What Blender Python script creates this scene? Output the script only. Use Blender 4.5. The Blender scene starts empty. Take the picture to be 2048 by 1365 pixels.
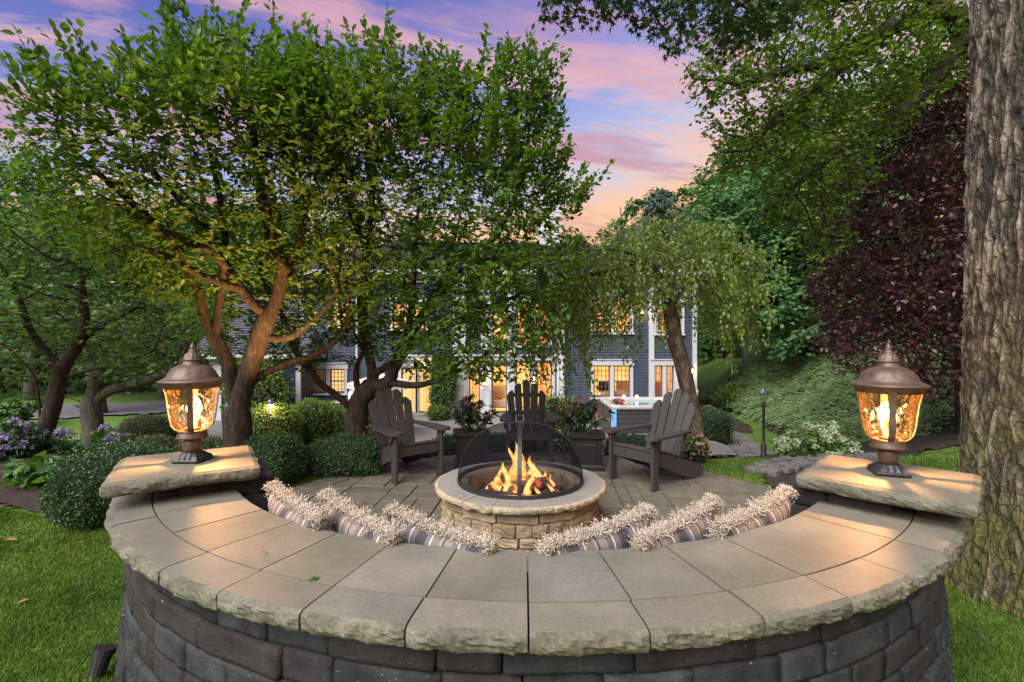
import bpy, bmesh, math, random
import numpy as np
from mathutils import Vector, Matrix, noise

random.seed(7)
rng = np.random.default_rng(7)
R = math.radians
scene = bpy.context.scene
COL = scene.collection

# ------------------------------------------------------------------ camera
CAMH = 1.56
F = 967.0
cam_d = bpy.data.cameras.new('camera')
cam_d.sensor_width = 36.0
cam_d.lens = 17.0
cam_d.shift_y = 0.0032
cam_d.clip_start = 0.05
cam_d.clip_end = 600.0
cam = bpy.data.objects.new('camera', cam_d)
cam.location = (0, 0, CAMH)
cam.rotation_euler = (R(90), 0, 0)
COL.objects.link(cam)
scene.camera = cam

# ------------------------------------------------------------------ world / sky
world = bpy.data.worlds.new('World')
scene.world = world
world.use_nodes = True
SUN_EL, SUN_AZ = 46.0, 218.0      # degrees; azimuth clockwise from +Y


def build_sky():
    nt = world.node_tree
    nt.nodes.clear()
    N, L = nt.nodes.new, nt.links.new

    def math_n(op, a, b=None, c=None, clamp=False):
        n = N('ShaderNodeMath')
        n.operation = op
        n.use_clamp = clamp
        for i, v in enumerate((a, b, c)):
            if v is None:
                continue
            if isinstance(v, (int, float)):
                n.inputs[i].default_value = v
            else:
                L(v, n.inputs[i])
        return n.outputs[0]

    def ramp(fac, stops, interp='LINEAR'):
        n = N('ShaderNodeValToRGB')
        n.color_ramp.interpolation = interp
        el = n.color_ramp.elements
        while len(el) < len(stops):
            el.new(0.5)
        for e, (p, c) in zip(el, stops):
            e.position = p
            e.color = (*c, 1)
        L(fac, n.inputs[0])
        return n.outputs[0]

    def mix(fac, a, b):
        n = N('ShaderNodeMix')
        n.data_type = 'RGBA'
        L(fac, n.inputs[0])
        for s, v in ((6, a), (7, b)):
            if isinstance(v, tuple):
                n.inputs[s].default_value = (*v, 1)
            else:
                L(v, n.inputs[s])
        return n.outputs[2]

    tc = N('ShaderNodeTexCoord')
    sp = N('ShaderNodeSeparateXYZ')
    L(tc.outputs['Generated'], sp.inputs[0])
    x, y, z = sp.outputs
    zz = math_n('MAXIMUM', z, 0.0)
    # dusk gradient by height, bluer towards the left of the afterglow
    k = math_n('MULTIPLY_ADD', x, -0.62, 1.0)
    t = math_n('MULTIPLY', zz, k)
    base = ramp(t, [
        (0.00, (0.90, 0.42, 0.20)), (0.17, (1.0, 0.52, 0.20)), (0.235, (1.0, 0.60, 0.34)),
        (0.275, (0.66, 0.62, 0.72)), (0.33, (0.48, 0.55, 0.80)), (0.42, (0.33, 0.37, 0.74)),
        (0.52, (0.235, 0.25, 0.62)), (0.66, (0.115, 0.145, 0.50)), (1.0, (0.09, 0.12, 0.44))])
    # cloud sheet seen in perspective
    den = math_n('ADD', zz, 0.10)
    u = math_n('DIVIDE', x, den)
    v = math_n('DIVIDE', y, den)
    cv = N('ShaderNodeCombineXYZ')
    L(math_n('MULTIPLY_ADD', v, 0.10, math_n('MULTIPLY', u, 0.42)), cv.inputs[0])
    L(math_n('MULTIPLY_ADD', u, -0.30, math_n('MULTIPLY', v, 1.35)), cv.inputs[1])
    cv.inputs[2].default_value = 3.35

    def cloud(scale, detail, rough, dist, off):
        mp = N('ShaderNodeMapping')
        mp.inputs['Location'].default_value = off
        L(cv.outputs[0], mp.inputs[0])
        n = N('ShaderNodeTexNoise')
        n.inputs['Scale'].default_value = scale
        n.inputs['Detail'].default_value = detail
        n.inputs['Roughness'].default_value = rough
        n.inputs['Distortion'].default_value = dist
        L(mp.outputs[0], n.inputs['Vector'])
        return n.outputs['Fac']

    c1 = cloud(1.35, 9.0, 0.60, 0.5, (2.9, 0.9, 0))
    c2 = cloud(2.6, 9.0, 0.66, 0.4, (5.1, 2.2, 1.3))
    m1 = ramp(c1, [(0.0, (0, 0, 0)), (0.48, (0, 0, 0)), (0.575, (0.85,) * 3), (1.0, (0.97, 0.97, 0.97))])
    m2 = ramp(c2, [(0.0, (0, 0, 0)), (0.47, (0, 0, 0)), (0.62, (0.8,) * 3), (1.0, (0.9,) * 3)])
    # colours of the clouds: mauve undersides low down, salmon higher, faint lavender at the zenith
    warm = ramp(zz, [(0.0, (0.75, 0.32, 0.20)), (0.2, (0.85, 0.40, 0.26)), (0.30, (0.52, 0.29, 0.38)),
                     (0.40, (0.62, 0.32, 0.40)), (0.48, (0.80, 0.40, 0.44)), (0.62, (0.38, 0.27, 0.52)), (1.0, (0.12, 0.13, 0.40))])
    rim = ramp(zz, [(0.0, (1.0, 0.55, 0.25)), (0.25, (1.0, 0.60, 0.34)), (0.42, (0.95, 0.55, 0.48)),
                    (0.55, (0.80, 0.42, 0.50)), (0.66, (0.40, 0.30, 0.58)), (1.0, (0.12, 0.13, 0.40))])
    s1 = mix(m2, base, rim)
    s2 = mix(m1, s1, warm)
    below = ramp(z, [(0.0, (0.05, 0.05, 0.04)), (0.001, (1, 1, 1)), (1.0, (1, 1, 1))])
    mu = N('ShaderNodeMix')
    mu.data_type = 'RGBA'
    mu.blend_type = 'MULTIPLY'
    mu.inputs[0].default_value = 1.0
    L(s2, mu.inputs[6])
    L(below, mu.inputs[7])
    bg = N('ShaderNodeBackground')
    L(mu.outputs[2], bg.inputs[0])
    bg.inputs[1].default_value = 0.44
    sky = N('ShaderNodeTexSky')
    sky.sky_type = 'NISHITA'
    sky.sun_disc = False
    sky.sun_elevation = R(SUN_EL)
    sky.sun_rotation = R(SUN_AZ)
    bg2 = N('ShaderNodeBackground')
    L(sky.outputs[0], bg2.inputs[0])
    bg2.inputs[1].default_value = 0.006
    add = N('ShaderNodeAddShader')
    L(bg.outputs[0], add.inputs[0])
    L(bg2.outputs[0], add.inputs[1])
    out = N('ShaderNodeOutputWorld')
    L(add.outputs[0], out.inputs[0])


build_sky()

# ------------------------------------------------------------------ soft daylight
sun_d = bpy.data.lights.new('sun', 'SUN')
sun_d.energy = 3.7
sun_d.angle = R(60)
sun_d.color = (1.0, 0.97, 0.92)
sun = bpy.data.objects.new('sun', sun_d)
sun.location = (0, 0, 30)
az, el = R(SUN_AZ), R(SUN_EL)
sdir = Vector((math.sin(az) * math.cos(el), math.cos(az) * math.cos(el), math.sin(el)))
sun.rotation_euler = sdir.to_track_quat('Z', 'Y').to_euler()
COL.objects.link(sun)

vs = scene.view_settings
vs.view_transform = 'Standard'
vs.look = 'None'
vs.gamma = 1.0
vs.use_curve_mapping = False
vs.exposure = 1.15
scene.cycles.max_bounces = 7
scene.cycles.transparent_max_bounces = 14
scene.cycles.sample_clamp_indirect = 6.0
scene.cycles.use_denoising = True
scene.cycles.caustics_reflective = False
scene.cycles.caustics_refractive = False


# ------------------------------------------------------------------ helpers
def P(px, py, d):
    """World point seen at a pixel of the photograph at depth d."""
    return Vector(((px - 1024) / F * d, d, CAMH - (py - 689) / F * d))


def G(px, py, z=0.0):
    return P(px, py, F * (CAMH - z) / (py - 689))


def sm(a, b, x):
    t = np.clip((np.asarray(x, float) - a) / (b - a), 0, 1)
    return t * t * (3 - 2 * t)


def tag(o, label=None, cat=None, group=None, kind=None):
    if label:
        o['label'] = label
    if cat:
        o['category'] = cat
    if group:
        o['group'] = group
    if kind:
        o['kind'] = kind
    return o


def thing(name, loc, label, cat, group=None):
    o = bpy.data.objects.new(name, None)
    o.location = loc
    o.empty_display_size = 0.1
    COL.objects.link(o)
    return tag(o, label, cat, group)


def world_loc(o):
    L = Vector(o.location)
    if o.parent is not None:
        L = L + o.matrix_parent_inverse.translation + world_loc(o.parent)
    return L


def place(name, me, parent=None, world=True):
    """Link a mesh as an object. world=True: vertices are world coordinates even under a parent."""
    o = bpy.data.objects.new(name, me)
    COL.objects.link(o)
    if parent is not None:
        o.parent = parent
        if world:
            o.matrix_parent_inverse = Matrix.Translation(-world_loc(parent))
    return o


def mesh(name, verts, faces, mat, smooth=False):
    me = bpy.data.meshes.new(name)
    me.from_pydata([tuple(v) for v in verts], [], [tuple(f) for f in faces])
    if mat is not None:
        me.materials.append(mat)
    if smooth:
        me.polygons.foreach_set('use_smooth', [True] * len(me.polygons))
    me.update()
    return me


def mesh_np(name, V, Fc, mat, smooth=False):
    """V (n,3), Fc (m,k) all faces with k corners."""
    V = np.asarray(V, np.float32)
    Fc = np.asarray(Fc, np.int32)
    m, k = Fc.shape
    me = bpy.data.meshes.new(name)
    me.vertices.add(len(V))
    me.vertices.foreach_set('co', V.ravel())
    me.loops.add(m * k)
    me.loops.foreach_set('vertex_index', Fc.ravel())
    me.polygons.add(m)
    me.polygons.foreach_set('loop_start', np.arange(0, m * k, k, dtype=np.int32))
    me.polygons.foreach_set('loop_total', np.full(m, k, np.int32))
    if smooth:
        me.polygons.foreach_set('use_smooth', np.ones(m, bool))
    if mat is not None:
        me.materials.append(mat)
    me.update()
    me.validate()
    return me


class MB:
    """Collects pieces of one mesh."""

    def __init__(self):
        self.v, self.f = [], []

    def add(self, vs_, fs_):
        n = len(self.v)
        self.v += [Vector(v) for v in vs_]
        self.f += [tuple(i + n for i in f) for f in fs_]
        return self

    def box(self, c, s, rot=None, b=0.0):
        v, f = chamfer_box(*s, b) if b > 0 else plain_box(*s)
        M = rot if rot is not None else Matrix.Identity(3)
        c = Vector(c)
        return self.add([M @ Vector(q) + c for q in v], f)

    def bar(self, a, b_, w, h, bev=0.0, up=(0, 0, 1)):
        a, b_ = Vector(a), Vector(b_)
        d = b_ - a
        x = d.normalized()
        u = Vector(up)
        if abs(x.dot(u)) > 0.98:
            u = Vector((0, 1, 0))
        y = u.cross(x).normalized()
        z = x.cross(y)
        M = Matrix((x, y, z)).transposed()
        return self.box((a + b_) / 2, (d.length, w, h), M, bev)

    def tube(self, pts, rad, n=8, cap=True):
        v, f = tube_geo(pts, rad, n, cap)
        return self.add(v, f)

    def lathe(self, prof, c=(0, 0, 0), n=24, cap=True):
        """prof: (radius, z)"""
        c = Vector(c)
        vs_, fs_ = [], []
        for r, z in prof:
            for k in range(n):
                a = 2 * math.pi * k / n
                vs_.append(c + Vector((r * math.cos(a), r * math.sin(a), z)))
        for i in range(len(prof) - 1):
            for k in range(n):
                k2 = (k + 1) % n
                fs_.append((i * n + k, i * n + k2, (i + 1) * n + k2, (i + 1) * n + k))
        if cap:
            fs_.append(tuple(reversed(range(n))))
            m = (len(prof) - 1) * n
            fs_.append(tuple(range(m, m + n)))
        return self.add(vs_, fs_)

    def extrude(self, outline, t, M=None, o=(0, 0, 0), bev=0.0):
        """2D outline (x,y) extruded by t along z (centred), then mapped by M and moved to o."""
        M = M if M is not None else Matrix.Identity(3)
        o = Vector(o)
        n = len(outline)
        vs_ = [M @ Vector((x, y, -t / 2)) + o for x, y in outline] + [M @ Vector((x, y, t / 2)) + o for x, y in outline]
        fs_ = [tuple(reversed(range(n))), tuple(range(n, 2 * n))]
        for i in range(n):
            j = (i + 1) % n
            fs_.append((i, j, n + j, n + i))
        return self.add(vs_, fs_)

    def build(self, name, mat, parent=None, smooth=False, world=True):
        return place(name, mesh(name, self.v, self.f, mat, smooth), parent, world)


def plain_box(sx, sy, sz):
    hx, hy, hz = sx / 2, sy / 2, sz / 2
    v = [(x, y, z) for z in (-hz, hz) for y in (-hy, hy) for x in (-hx, hx)]
    return v, [(0, 2, 3, 1), (4, 5, 7, 6), (0, 1, 5, 4), (2, 6, 7, 3), (0, 4, 6, 2), (1, 3, 7, 5)]


def chamfer_box(sx, sy, sz, b):
    h = (sx / 2, sy / 2, sz / 2)
    b = min(b, min(h) * 0.9)
    v, idx = [], {}
    for sxn in (-1, 1):
        for syn in (-1, 1):
            for szn in (-1, 1):
                s = (sxn, syn, szn)
                for ax in range(3):
                    p = [s[i] * (h[i] - (0 if i == ax else b)) for i in range(3)]
                    idx[(s, ax)] = len(v)
                    v.append(tuple(p))
    f = []
    for ax in range(3):
        a, c = [(1, 2), (2, 0), (0, 1)][ax]
        for s0 in (-1, 1):
            q = []
            for (p, r) in ((-1, -1), (1, -1), (1, 1), (-1, 1)):
                s = [0, 0, 0]
                s[ax], s[a], s[c] = s0, p, r
                q.append(idx[(tuple(s), ax)])
            f.append(tuple(q if s0 > 0 else reversed(q)))
    for ax in range(3):          # edges parallel to ax
        a, c = [(1, 2), (2, 0), (0, 1)][ax]
        for p in (-1, 1):
            for r in (-1, 1):
                s1, s2 = [0, 0, 0], [0, 0, 0]
                s1[ax], s1[a], s1[c] = -1, p, r
                s2[ax], s2[a], s2[c] = 1, p, r
                s1, s2 = tuple(s1), tuple(s2)
                q = (idx[(s1, a)], idx[(s2, a)], idx[(s2, c)], idx[(s1, c)])
                f.append(q if p * r < 0 else tuple(reversed(q)))
    for sxn in (-1, 1):
        for syn in (-1, 1):
            for szn in (-1, 1):
                s = (sxn, syn, szn)
                q = (idx[(s, 0)], idx[(s, 1)], idx[(s, 2)])
                f.append(q if sxn * syn * szn > 0 else tuple(reversed(q)))
    return v, f


def tube_geo(pts, rad, n=8, cap=True):
    pts = [Vector(p) for p in pts]
    m = len(pts)
    if not hasattr(rad, '__len__'):
        rad = [rad] * m
    t0 = (pts[1] - pts[0]).normalized()
    u = t0.orthogonal().normalized()
    v, f = [], []
    for i, p in enumerate(pts):
        t = (pts[min(i + 1, m - 1)] - pts[max(i - 1, 0)])
        t = t.normalized() if t.length > 1e-9 else t0
        u = (u - t * u.dot(t))
        u = u.normalized() if u.length > 1e-6 else t.orthogonal().normalized()
        w = t.cross(u)
        for k in range(n):
            a = 2 * math.pi * k / n
            v.append(p + (u * math.cos(a) + w * math.sin(a)) * rad[i])
    for i in range(m - 1):
        for k in range(n):
            k2 = (k + 1) % n
            f.append((i * n + k, i * n + k2, (i + 1) * n + k2, (i + 1) * n + k))
    if cap:
        f.append(tuple(reversed(range(n))))
        f.append(tuple(range((m - 1) * n, m * n)))
    return v, f


def copy_tree(o, parent=None):
    c = o.copy()
    COL.objects.link(c)
    if parent is not None:
        c.parent = parent
    for ch in KIDS.get(o.name, ()):
        copy_tree(ch, c)
    return c


KIDS = {}


def register(root):
    """Remember a thing's children before copying it."""
    for o in list(COL.objects):
        if o.parent is not None:
            KIDS.setdefault(o.parent.name, [])
            if o not in KIDS[o.parent.name]:
                KIDS[o.parent.name].append(o)


def rotz(a):
    return Matrix.Rotation(a, 3, 'Z')


def spline(pts, step):
    """Catmull-Rom resample of a list of vectors."""
    pts = [Vector(p) for p in pts]
    if len(pts) == 2:
        n = max(1, int((pts[1] - pts[0]).length / step))
        return [pts[0].lerp(pts[1], i / n) for i in range(n + 1)]
    out = []
    ext = [pts[0] * 2 - pts[1]] + pts + [pts[-1] * 2 - pts[-2]]
    for i in range(1, len(ext) - 2):
        p0, p1, p2, p3 = ext[i - 1:i + 3]
        n = max(1, int((p2 - p1).length / step))
        for k in range(n):
            t = k / n
            out.append(0.5 * ((2 * p1) + (p2 - p0) * t + (2 * p0 - 5 * p1 + 4 * p2 - p3) * t * t + (3 * p1 - p0 - 3 * p2 + p3) * t ** 3))
    out.append(pts[-1])
    return out


# ------------------------------------------------------------------ materials
def new_mat(name):
    m = bpy.data.materials.new(name)
    m.use_nodes = True
    nt = m.node_tree
    nt.nodes.clear()
    return m, nt, nt.nodes.new, nt.links.new


def _ramp(nt, fac, stops):
    n = nt.nodes.new('ShaderNodeValToRGB')
    el = n.color_ramp.elements
    while len(el) < len(stops):
        el.new(0.5)
    for e, (p, c) in zip(el, stops):
        e.position = p
        e.color = (*c, 1)
    nt.links.new(fac, n.inputs[0])
    return n.outputs[0]


def _mixc(nt, fac, a, b, mode='MIX'):
    n = nt.nodes.new('ShaderNodeMix')
    n.data_type = 'RGBA'
    n.blend_type = mode
    if isinstance(fac, (int, float)):
        n.inputs[0].default_value = fac
    else:
        nt.links.new(fac, n.inputs[0])
    for s, v in ((6, a), (7, b)):
        if isinstance(v, tuple):
            n.inputs[s].default_value = (*v, 1)
        else:
            nt.links.new(v, n.inputs[s])
    return n.outputs[2]


def _noise(nt, vec, scale, detail=4, rough=0.55, dist=0.0):
    n = nt.nodes.new('ShaderNodeTexNoise')
    n.inputs['Scale'].default_value = scale
    n.inputs['Detail'].default_value = detail
    n.inputs['Roughness'].default_value = rough
    n.inputs['Distortion'].default_value = dist
    if vec is not None:
        nt.links.new(vec, n.inputs['Vector'])
    return n.outputs['Fac']


def surf_mat(name, cols, scale=6.0, fine=60.0, rough=0.8, bump=0.3, bdist=0.01, per_object=None, spec=0.3,
             stretch=None, speck=None, metal=0.0, fine_amt=0.35):
    """General stone / wood / metal: mottled colour, optional per-object tint list, fine bump."""
    m, nt, N, L = new_mat(name)
    tc = N('ShaderNodeTexCoord')
    vec = tc.outputs['Object']
    oi = N('ShaderNodeObjectInfo')
    # move every object to its own place in the noise
    ad = N('ShaderNodeVectorMath')
    ad.operation = 'MULTIPLY_ADD'
    L(oi.outputs['Random'], ad.inputs[0])
    ad.inputs[1].default_value = (37.0, 53.0, 71.0)
    L(vec, ad.inputs[2])
    vec = ad.outputs[0]
    if stretch:
        mp = N('ShaderNodeMapping')
        mp.inputs['Scale'].default_value = stretch
        L(vec, mp.inputs[0])
        vec = mp.outputs[0]
    n1 = _noise(nt, vec, scale, 6, 0.6)
    n2 = _noise(nt, vec, fine, 4, 0.65)
    col = _ramp(nt, n1, [(0.28 + 0.44 * i / max(1, len(cols) - 1), c) for i, c in enumerate(cols)])
    if per_object:
        k = len(per_object)
        tint = _ramp(nt, oi.outputs['Random'], [(i / max(1, k - 1), c) for i, c in enumerate(per_object)])
        col = _mixc(nt, 1.0, col, tint, 'MULTIPLY')
    fr = _ramp(nt, n2, [(0.3, (1 - fine_amt,) * 3), (0.7, (1 + fine_amt * 0.6,) * 3)])
    col = _mixc(nt, 1.0, col, fr, 'MULTIPLY')
    if speck:
        n3 = _noise(nt, vec, speck[0], 2, 0.5)
        f = _ramp(nt, n3, [(speck[1], (0, 0, 0)), (speck[1] + 0.05, (1, 1, 1))])
        col = _mixc(nt, f, col, speck[2])
    b = N('ShaderNodeBsdfPrincipled')
    L(col, b.inputs['Base Color'])
    b.inputs['Roughness'].default_value = rough
    b.inputs['Specular IOR Level'].default_value = spec
    b.inputs['Metallic'].default_value = metal
    if bump:
        mxn = N('ShaderNodeMath')
        mxn.operation = 'MULTIPLY_ADD'
        L(n2, mxn.inputs[0])
        mxn.inputs[1].default_value = 0.4
        L(n1, mxn.inputs[2])
        bp = N('ShaderNodeBump')
        bp.inputs['Strength'].default_value = bump
        bp.inputs['Distance'].default_value = bdist
        L(mxn.outputs[0], bp.inputs['Height'])
        L(bp.outputs[0], b.inputs['Normal'])
    o = N('ShaderNodeOutputMaterial')
    L(b.outputs[0], o.inputs[0])
    return m


def leaf_mat(name, cols, trans=0.35, rough=0.5, spec=0.35, patchy=False):
    m, nt, N, L = new_mat(name)
    geo = N('ShaderNodeNewGeometry')
    oi = N('ShaderNodeObjectInfo')
    a = N('ShaderNodeMath')
    a.operation = 'ADD'
    L(geo.outputs['Random Per Island'], a.inputs[0])
    L(oi.outputs['Random'], a.inputs[1])
    fr = N('ShaderNodeMath')
    fr.operation = 'FRACT'
    L(a.outputs[0], fr.inputs[0])
    col = _ramp(nt, fr.outputs[0], [(i / max(1, len(cols) - 1), c) for i, c in enumerate(cols)])
    if patchy:
        tc = N('ShaderNodeTexCoord')
        pn = _noise(nt, tc.outputs['Object'], 1.4, 5, 0.65)
        col = _mixc(nt, 1.0, col, _ramp(nt, pn, [(0.32, (0.55, 0.62, 0.6)), (0.5, (1, 1, 1)), (0.68, (1.45, 1.2, 0.9))]), 'MULTIPLY')
    b = N('ShaderNodeBsdfPrincipled')
    L(col, b.inputs['Base Color'])
    b.inputs['Roughness'].default_value = rough
    b.inputs['Specular IOR Level'].default_value = spec
    o = N('ShaderNodeOutputMaterial')
    if trans > 0:
        tcol = _mixc(nt, 1.0, col, (1.25, 1.3, 0.55), 'MULTIPLY')
        t = N('ShaderNodeBsdfTranslucent')
        L(tcol, t.inputs[0])
        mx = N('ShaderNodeMixShader')
        mx.inputs[0].default_value = trans
        L(b.outputs[0], mx.inputs[1])
        L(t.outputs[0], mx.inputs[2])
        L(mx.outputs[0], o.inputs[0])
    else:
        L(b.outputs[0], o.inputs[0])
    return m


def flat_mat(name, col, rough=0.5, spec=0.4, metal=0.0):
    m, nt, N, L = new_mat(name)
    b = N('ShaderNodeBsdfPrincipled')
    b.inputs['Base Color'].default_value = (*col, 1)
    b.inputs['Roughness'].default_value = rough
    b.inputs['Specular IOR Level'].default_value = spec
    b.inputs['Metallic'].default_value = metal
    o = N('ShaderNodeOutputMaterial')
    L(b.outputs[0], o.inputs[0])
    return m


def emit_mat(name, cols, strength, scale=2.0):
    m, nt, N, L = new_mat(name)
    tc = N('ShaderNodeTexCoord')
    n = _noise(nt, tc.outputs['Object'], scale, 3, 0.5)
    col = _ramp(nt, n, [(0.3 + 0.4 * i / max(1, len(cols) - 1), c) for i, c in enumerate(cols)])
    e = N('ShaderNodeEmission')
    L(col, e.inputs[0])
    e.inputs[1].default_value = strength
    o = N('ShaderNodeOutputMaterial')
    L(e.outputs[0], o.inputs[0])
    return m


M = {}
M['cap_stone'] = surf_mat('cap_stone', [(0.1092, 0.1042, 0.0823), (0.1512, 0.1428, 0.1151), (0.1974, 0.1865, 0.1512)], 3.0, 120, 0.62, 0.25, 0.004,
                          per_object=[(0.85, 0.88, 0.86), (1.10, 1.05, 0.98), (0.95, 0.99, 1.0), (1.0, 0.98, 0.90)], spec=0.4, fine_amt=0.22)
M['rough_stone'] = surf_mat('rough_stone', [(0.0723, 0.0723, 0.0527), (0.1275, 0.1232, 0.0935), (0.1870, 0.1785, 0.1403)], 9.0, 90, 0.85, 0.6, 0.008,
                            per_object=[(0.9, 0.92, 0.9), (1.05, 1.0, 0.92)])
M['brick'] = surf_mat('brick', [(0.4675, 0.4675, 0.4760), (0.8500, 0.8500, 0.8500), (1.2750, 1.2750, 1.2750)], 9.0, 110, 0.9, 0.7, 0.008,
                      per_object=[(0.030, 0.030, 0.029), (0.040, 0.036, 0.032), (0.026, 0.029, 0.030), (0.044, 0.050, 0.054), (0.029, 0.029, 0.028),
                                  (0.034, 0.039, 0.041), (0.036, 0.032, 0.029), (0.052, 0.059, 0.064)], speck=(85.0, 0.71, (0.22, 0.22, 0.2)), spec=0.25)
M['joint'] = surf_mat('joint', [(0.018, 0.017, 0.015), (0.03, 0.028, 0.025)], 30, 120, 0.95, 0.3)
M['paver'] = surf_mat('paver', [(0.6600, 0.6600, 0.6600), (0.8800, 0.8800, 0.8800), (1.0560, 1.0560, 1.0560)], 6.0, 90, 0.75, 0.4, 0.004,
                      per_object=[(0.112, 0.103, 0.074), (0.138, 0.117, 0.083), (0.116, 0.111, 0.086), (0.160, 0.130, 0.092), (0.104, 0.100, 0.074),
                                  (0.142, 0.124, 0.088)], spec=0.35)
M['pit_stone'] = surf_mat('pit_stone', [(0.5225, 0.5035, 0.4750), (0.9500, 0.9500, 0.9500), (1.2350, 1.1875, 1.0925)], 9.0, 60, 0.85, 0.7, 0.01,
                          per_object=[(0.26, 0.19, 0.11), (0.34, 0.26, 0.16), (0.30, 0.235, 0.15), (0.38, 0.30, 0.19), (0.22, 0.165, 0.10)])
M['pit_cap'] = surf_mat('pit_cap', [(0.1700, 0.1615, 0.1360), (0.2210, 0.2082, 0.1785), (0.2550, 0.2422, 0.2082)], 4.0, 110, 0.7, 0.25, 0.004)
M['pit_edge'] = surf_mat('pit_edge', [(0.22, 0.17, 0.10), (0.36, 0.29, 0.19), (0.44, 0.37, 0.26)], 10.0, 80, 0.85, 0.6, 0.008)
M['black_iron'] = surf_mat('black_iron', [(0.012, 0.012, 0.013), (0.022, 0.022, 0.024)], 20, 100, 0.45, 0.1, 0.002, spec=0.5)
M['bronze'] = surf_mat('bronze', [(0.065, 0.042, 0.03), (0.11, 0.072, 0.05), (0.155, 0.105, 0.08)], 14, 120, 0.5, 0.12, 0.002, spec=0.5, metal=0.35)
M['chair'] = surf_mat('chair', [(0.0360, 0.0324, 0.0306), (0.0486, 0.0441, 0.0414)], 6, 80, 0.55, 0.15, 0.002, stretch=(8, 8, 1), spec=0.4, fine_amt=0.2)
M['planter'] = surf_mat('planter', [(0.012, 0.011, 0.011), (0.02, 0.018, 0.017)], 8, 60, 0.4, 0.1, 0.002, spec=0.5)
M['soil'] = surf_mat('soil', [(0.018, 0.013, 0.010), (0.04, 0.028, 0.02), (0.06, 0.042, 0.03)], 25, 140, 0.95, 0.9, 0.02, fine_amt=0.6)
M['concrete'] = surf_mat('concrete', [(0.1170, 0.1170, 0.1035), (0.1620, 0.1575, 0.1395), (0.1890, 0.1845, 0.1620)], 1.2, 50, 0.8, 0.15, 0.004, fine_amt=0.15)
M['curb'] = surf_mat('curb', [(0.05, 0.052, 0.048), (0.10, 0.10, 0.09)], 5, 60, 0.9, 0.4, 0.01)
M['flag'] = surf_mat('flag', [(0.12, 0.118, 0.105), (0.18, 0.175, 0.155)], 3, 60, 0.8, 0.3, 0.005, per_object=[(0.85, 0.87, 0.9), (1.1, 1.05, 0.98)])
M['drive'] = surf_mat('drive', [(0.10, 0.103, 0.11), (0.15, 0.153, 0.16)], 2, 30, 0.85, 0.2, 0.005)
M['lawn'] = surf_mat('lawn', [(0.050, 0.100, 0.014), (0.080, 0.150, 0.020), (0.110, 0.180, 0.028)], 1.3, 45, 0.9, 0.8, 0.03, fine_amt=0.5)
M['bark_dark'] = surf_mat('bark_dark', [(0.016, 0.012, 0.009), (0.042, 0.030, 0.022), (0.085, 0.064, 0.048)], 9, 60, 0.92, 1.0, 0.02, stretch=(3, 3, 0.8), fine_amt=0.55)
M['bark_grey'] = surf_mat('bark_grey', [(0.040, 0.034, 0.028), (0.085, 0.075, 0.062), (0.13, 0.115, 0.095)], 9, 60, 0.95, 0.8, 0.02, stretch=(2.5, 2.5, 0.6))
M['bark_birch'] = surf_mat('bark_birch', [(0.025, 0.017, 0.012), (0.10, 0.07, 0.045), (0.26, 0.20, 0.14)], 8, 40, 0.95, 1.0, 0.02, stretch=(1.3, 1.3, 0.8))
M['siding'] = surf_mat('siding', [(0.036, 0.048, 0.070), (0.046, 0.059, 0.084)], 2.5, 30, 0.7, 0.1, 0.002, fine_amt=0.12)
M['trim'] = surf_mat('trim', [(0.4000, 0.4080, 0.4320), (0.4800, 0.4800, 0.4960)], 1.5, 20, 0.55, 0.05, 0.001, fine_amt=0.05)
M['shingle'] = surf_mat('shingle', [(0.060, 0.062, 0.070), (0.10, 0.105, 0.12)], 2.0, 14, 0.9, 0.5, 0.01, stretch=(1, 3, 3))
M['sash'] = surf_mat('sash', [(0.10, 0.08, 0.07), (0.13, 0.10, 0.085)], 3, 30, 0.6, 0.05, 0.001)
M['glow_amber'] = emit_mat('glow_amber', [(0.42, 0.13, 0.03), (1.0, 0.44, 0.10), (1.0, 0.58, 0.20), (0.75, 0.30, 0.07)], 0.80, 1.7)
M['glow_red'] = emit_mat('glow_red', [(0.40, 0.10, 0.03), (1.0, 0.34, 0.09), (1.0, 0.50, 0.18), (0.55, 0.16, 0.04)], 0.72, 1.8)
M['glow_pale'] = emit_mat('glow_pale', [(1.0, 0.46, 0.12), (1.0, 0.60, 0.22), (1.0, 0.68, 0.30)], 0.62, 0.8)

LEAF = {}
LEAF['dogwood'] = leaf_mat('dogwood_leaf', [(0.058, 0.118, 0.018), (0.088, 0.172, 0.022), (0.072, 0.148, 0.024), (0.135, 0.215, 0.030)], 0.45, 0.5)
LEAF['maple'] = leaf_mat('maple_leaf', [(0.065, 0.130, 0.018), (0.095, 0.180, 0.022), (0.140, 0.215, 0.030)], 0.45, 0.5)
LEAF['jmaple'] = leaf_mat('small_maple_leaf', [(0.051, 0.116, 0.026), (0.080, 0.160, 0.032), (0.138, 0.174, 0.036)], 0.38, 0.5)
LEAF['oak'] = leaf_mat('oak_leaf', [(0.026, 0.061, 0.017), (0.043, 0.090, 0.023)], 0.25, 0.5)
LEAF['birch'] = leaf_mat('weeping_leaf', [(0.095, 0.170, 0.026), (0.165, 0.245, 0.036), (0.120, 0.200, 0.040), (0.22, 0.29, 0.055)], 0.35, 0.42, 0.5)
LEAF['beech'] = leaf_mat('beech_leaf', [(0.042, 0.014, 0.016), (0.075, 0.022, 0.022), (0.052, 0.022, 0.034), (0.10, 0.032, 0.028)], 0.15, 0.38, 0.6)
LEAF['wood_a'] = leaf_mat('woodland_leaf', [(0.046, 0.108, 0.031), (0.070, 0.154, 0.042), (0.090, 0.192, 0.052)], 0.30, 0.6)
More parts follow.
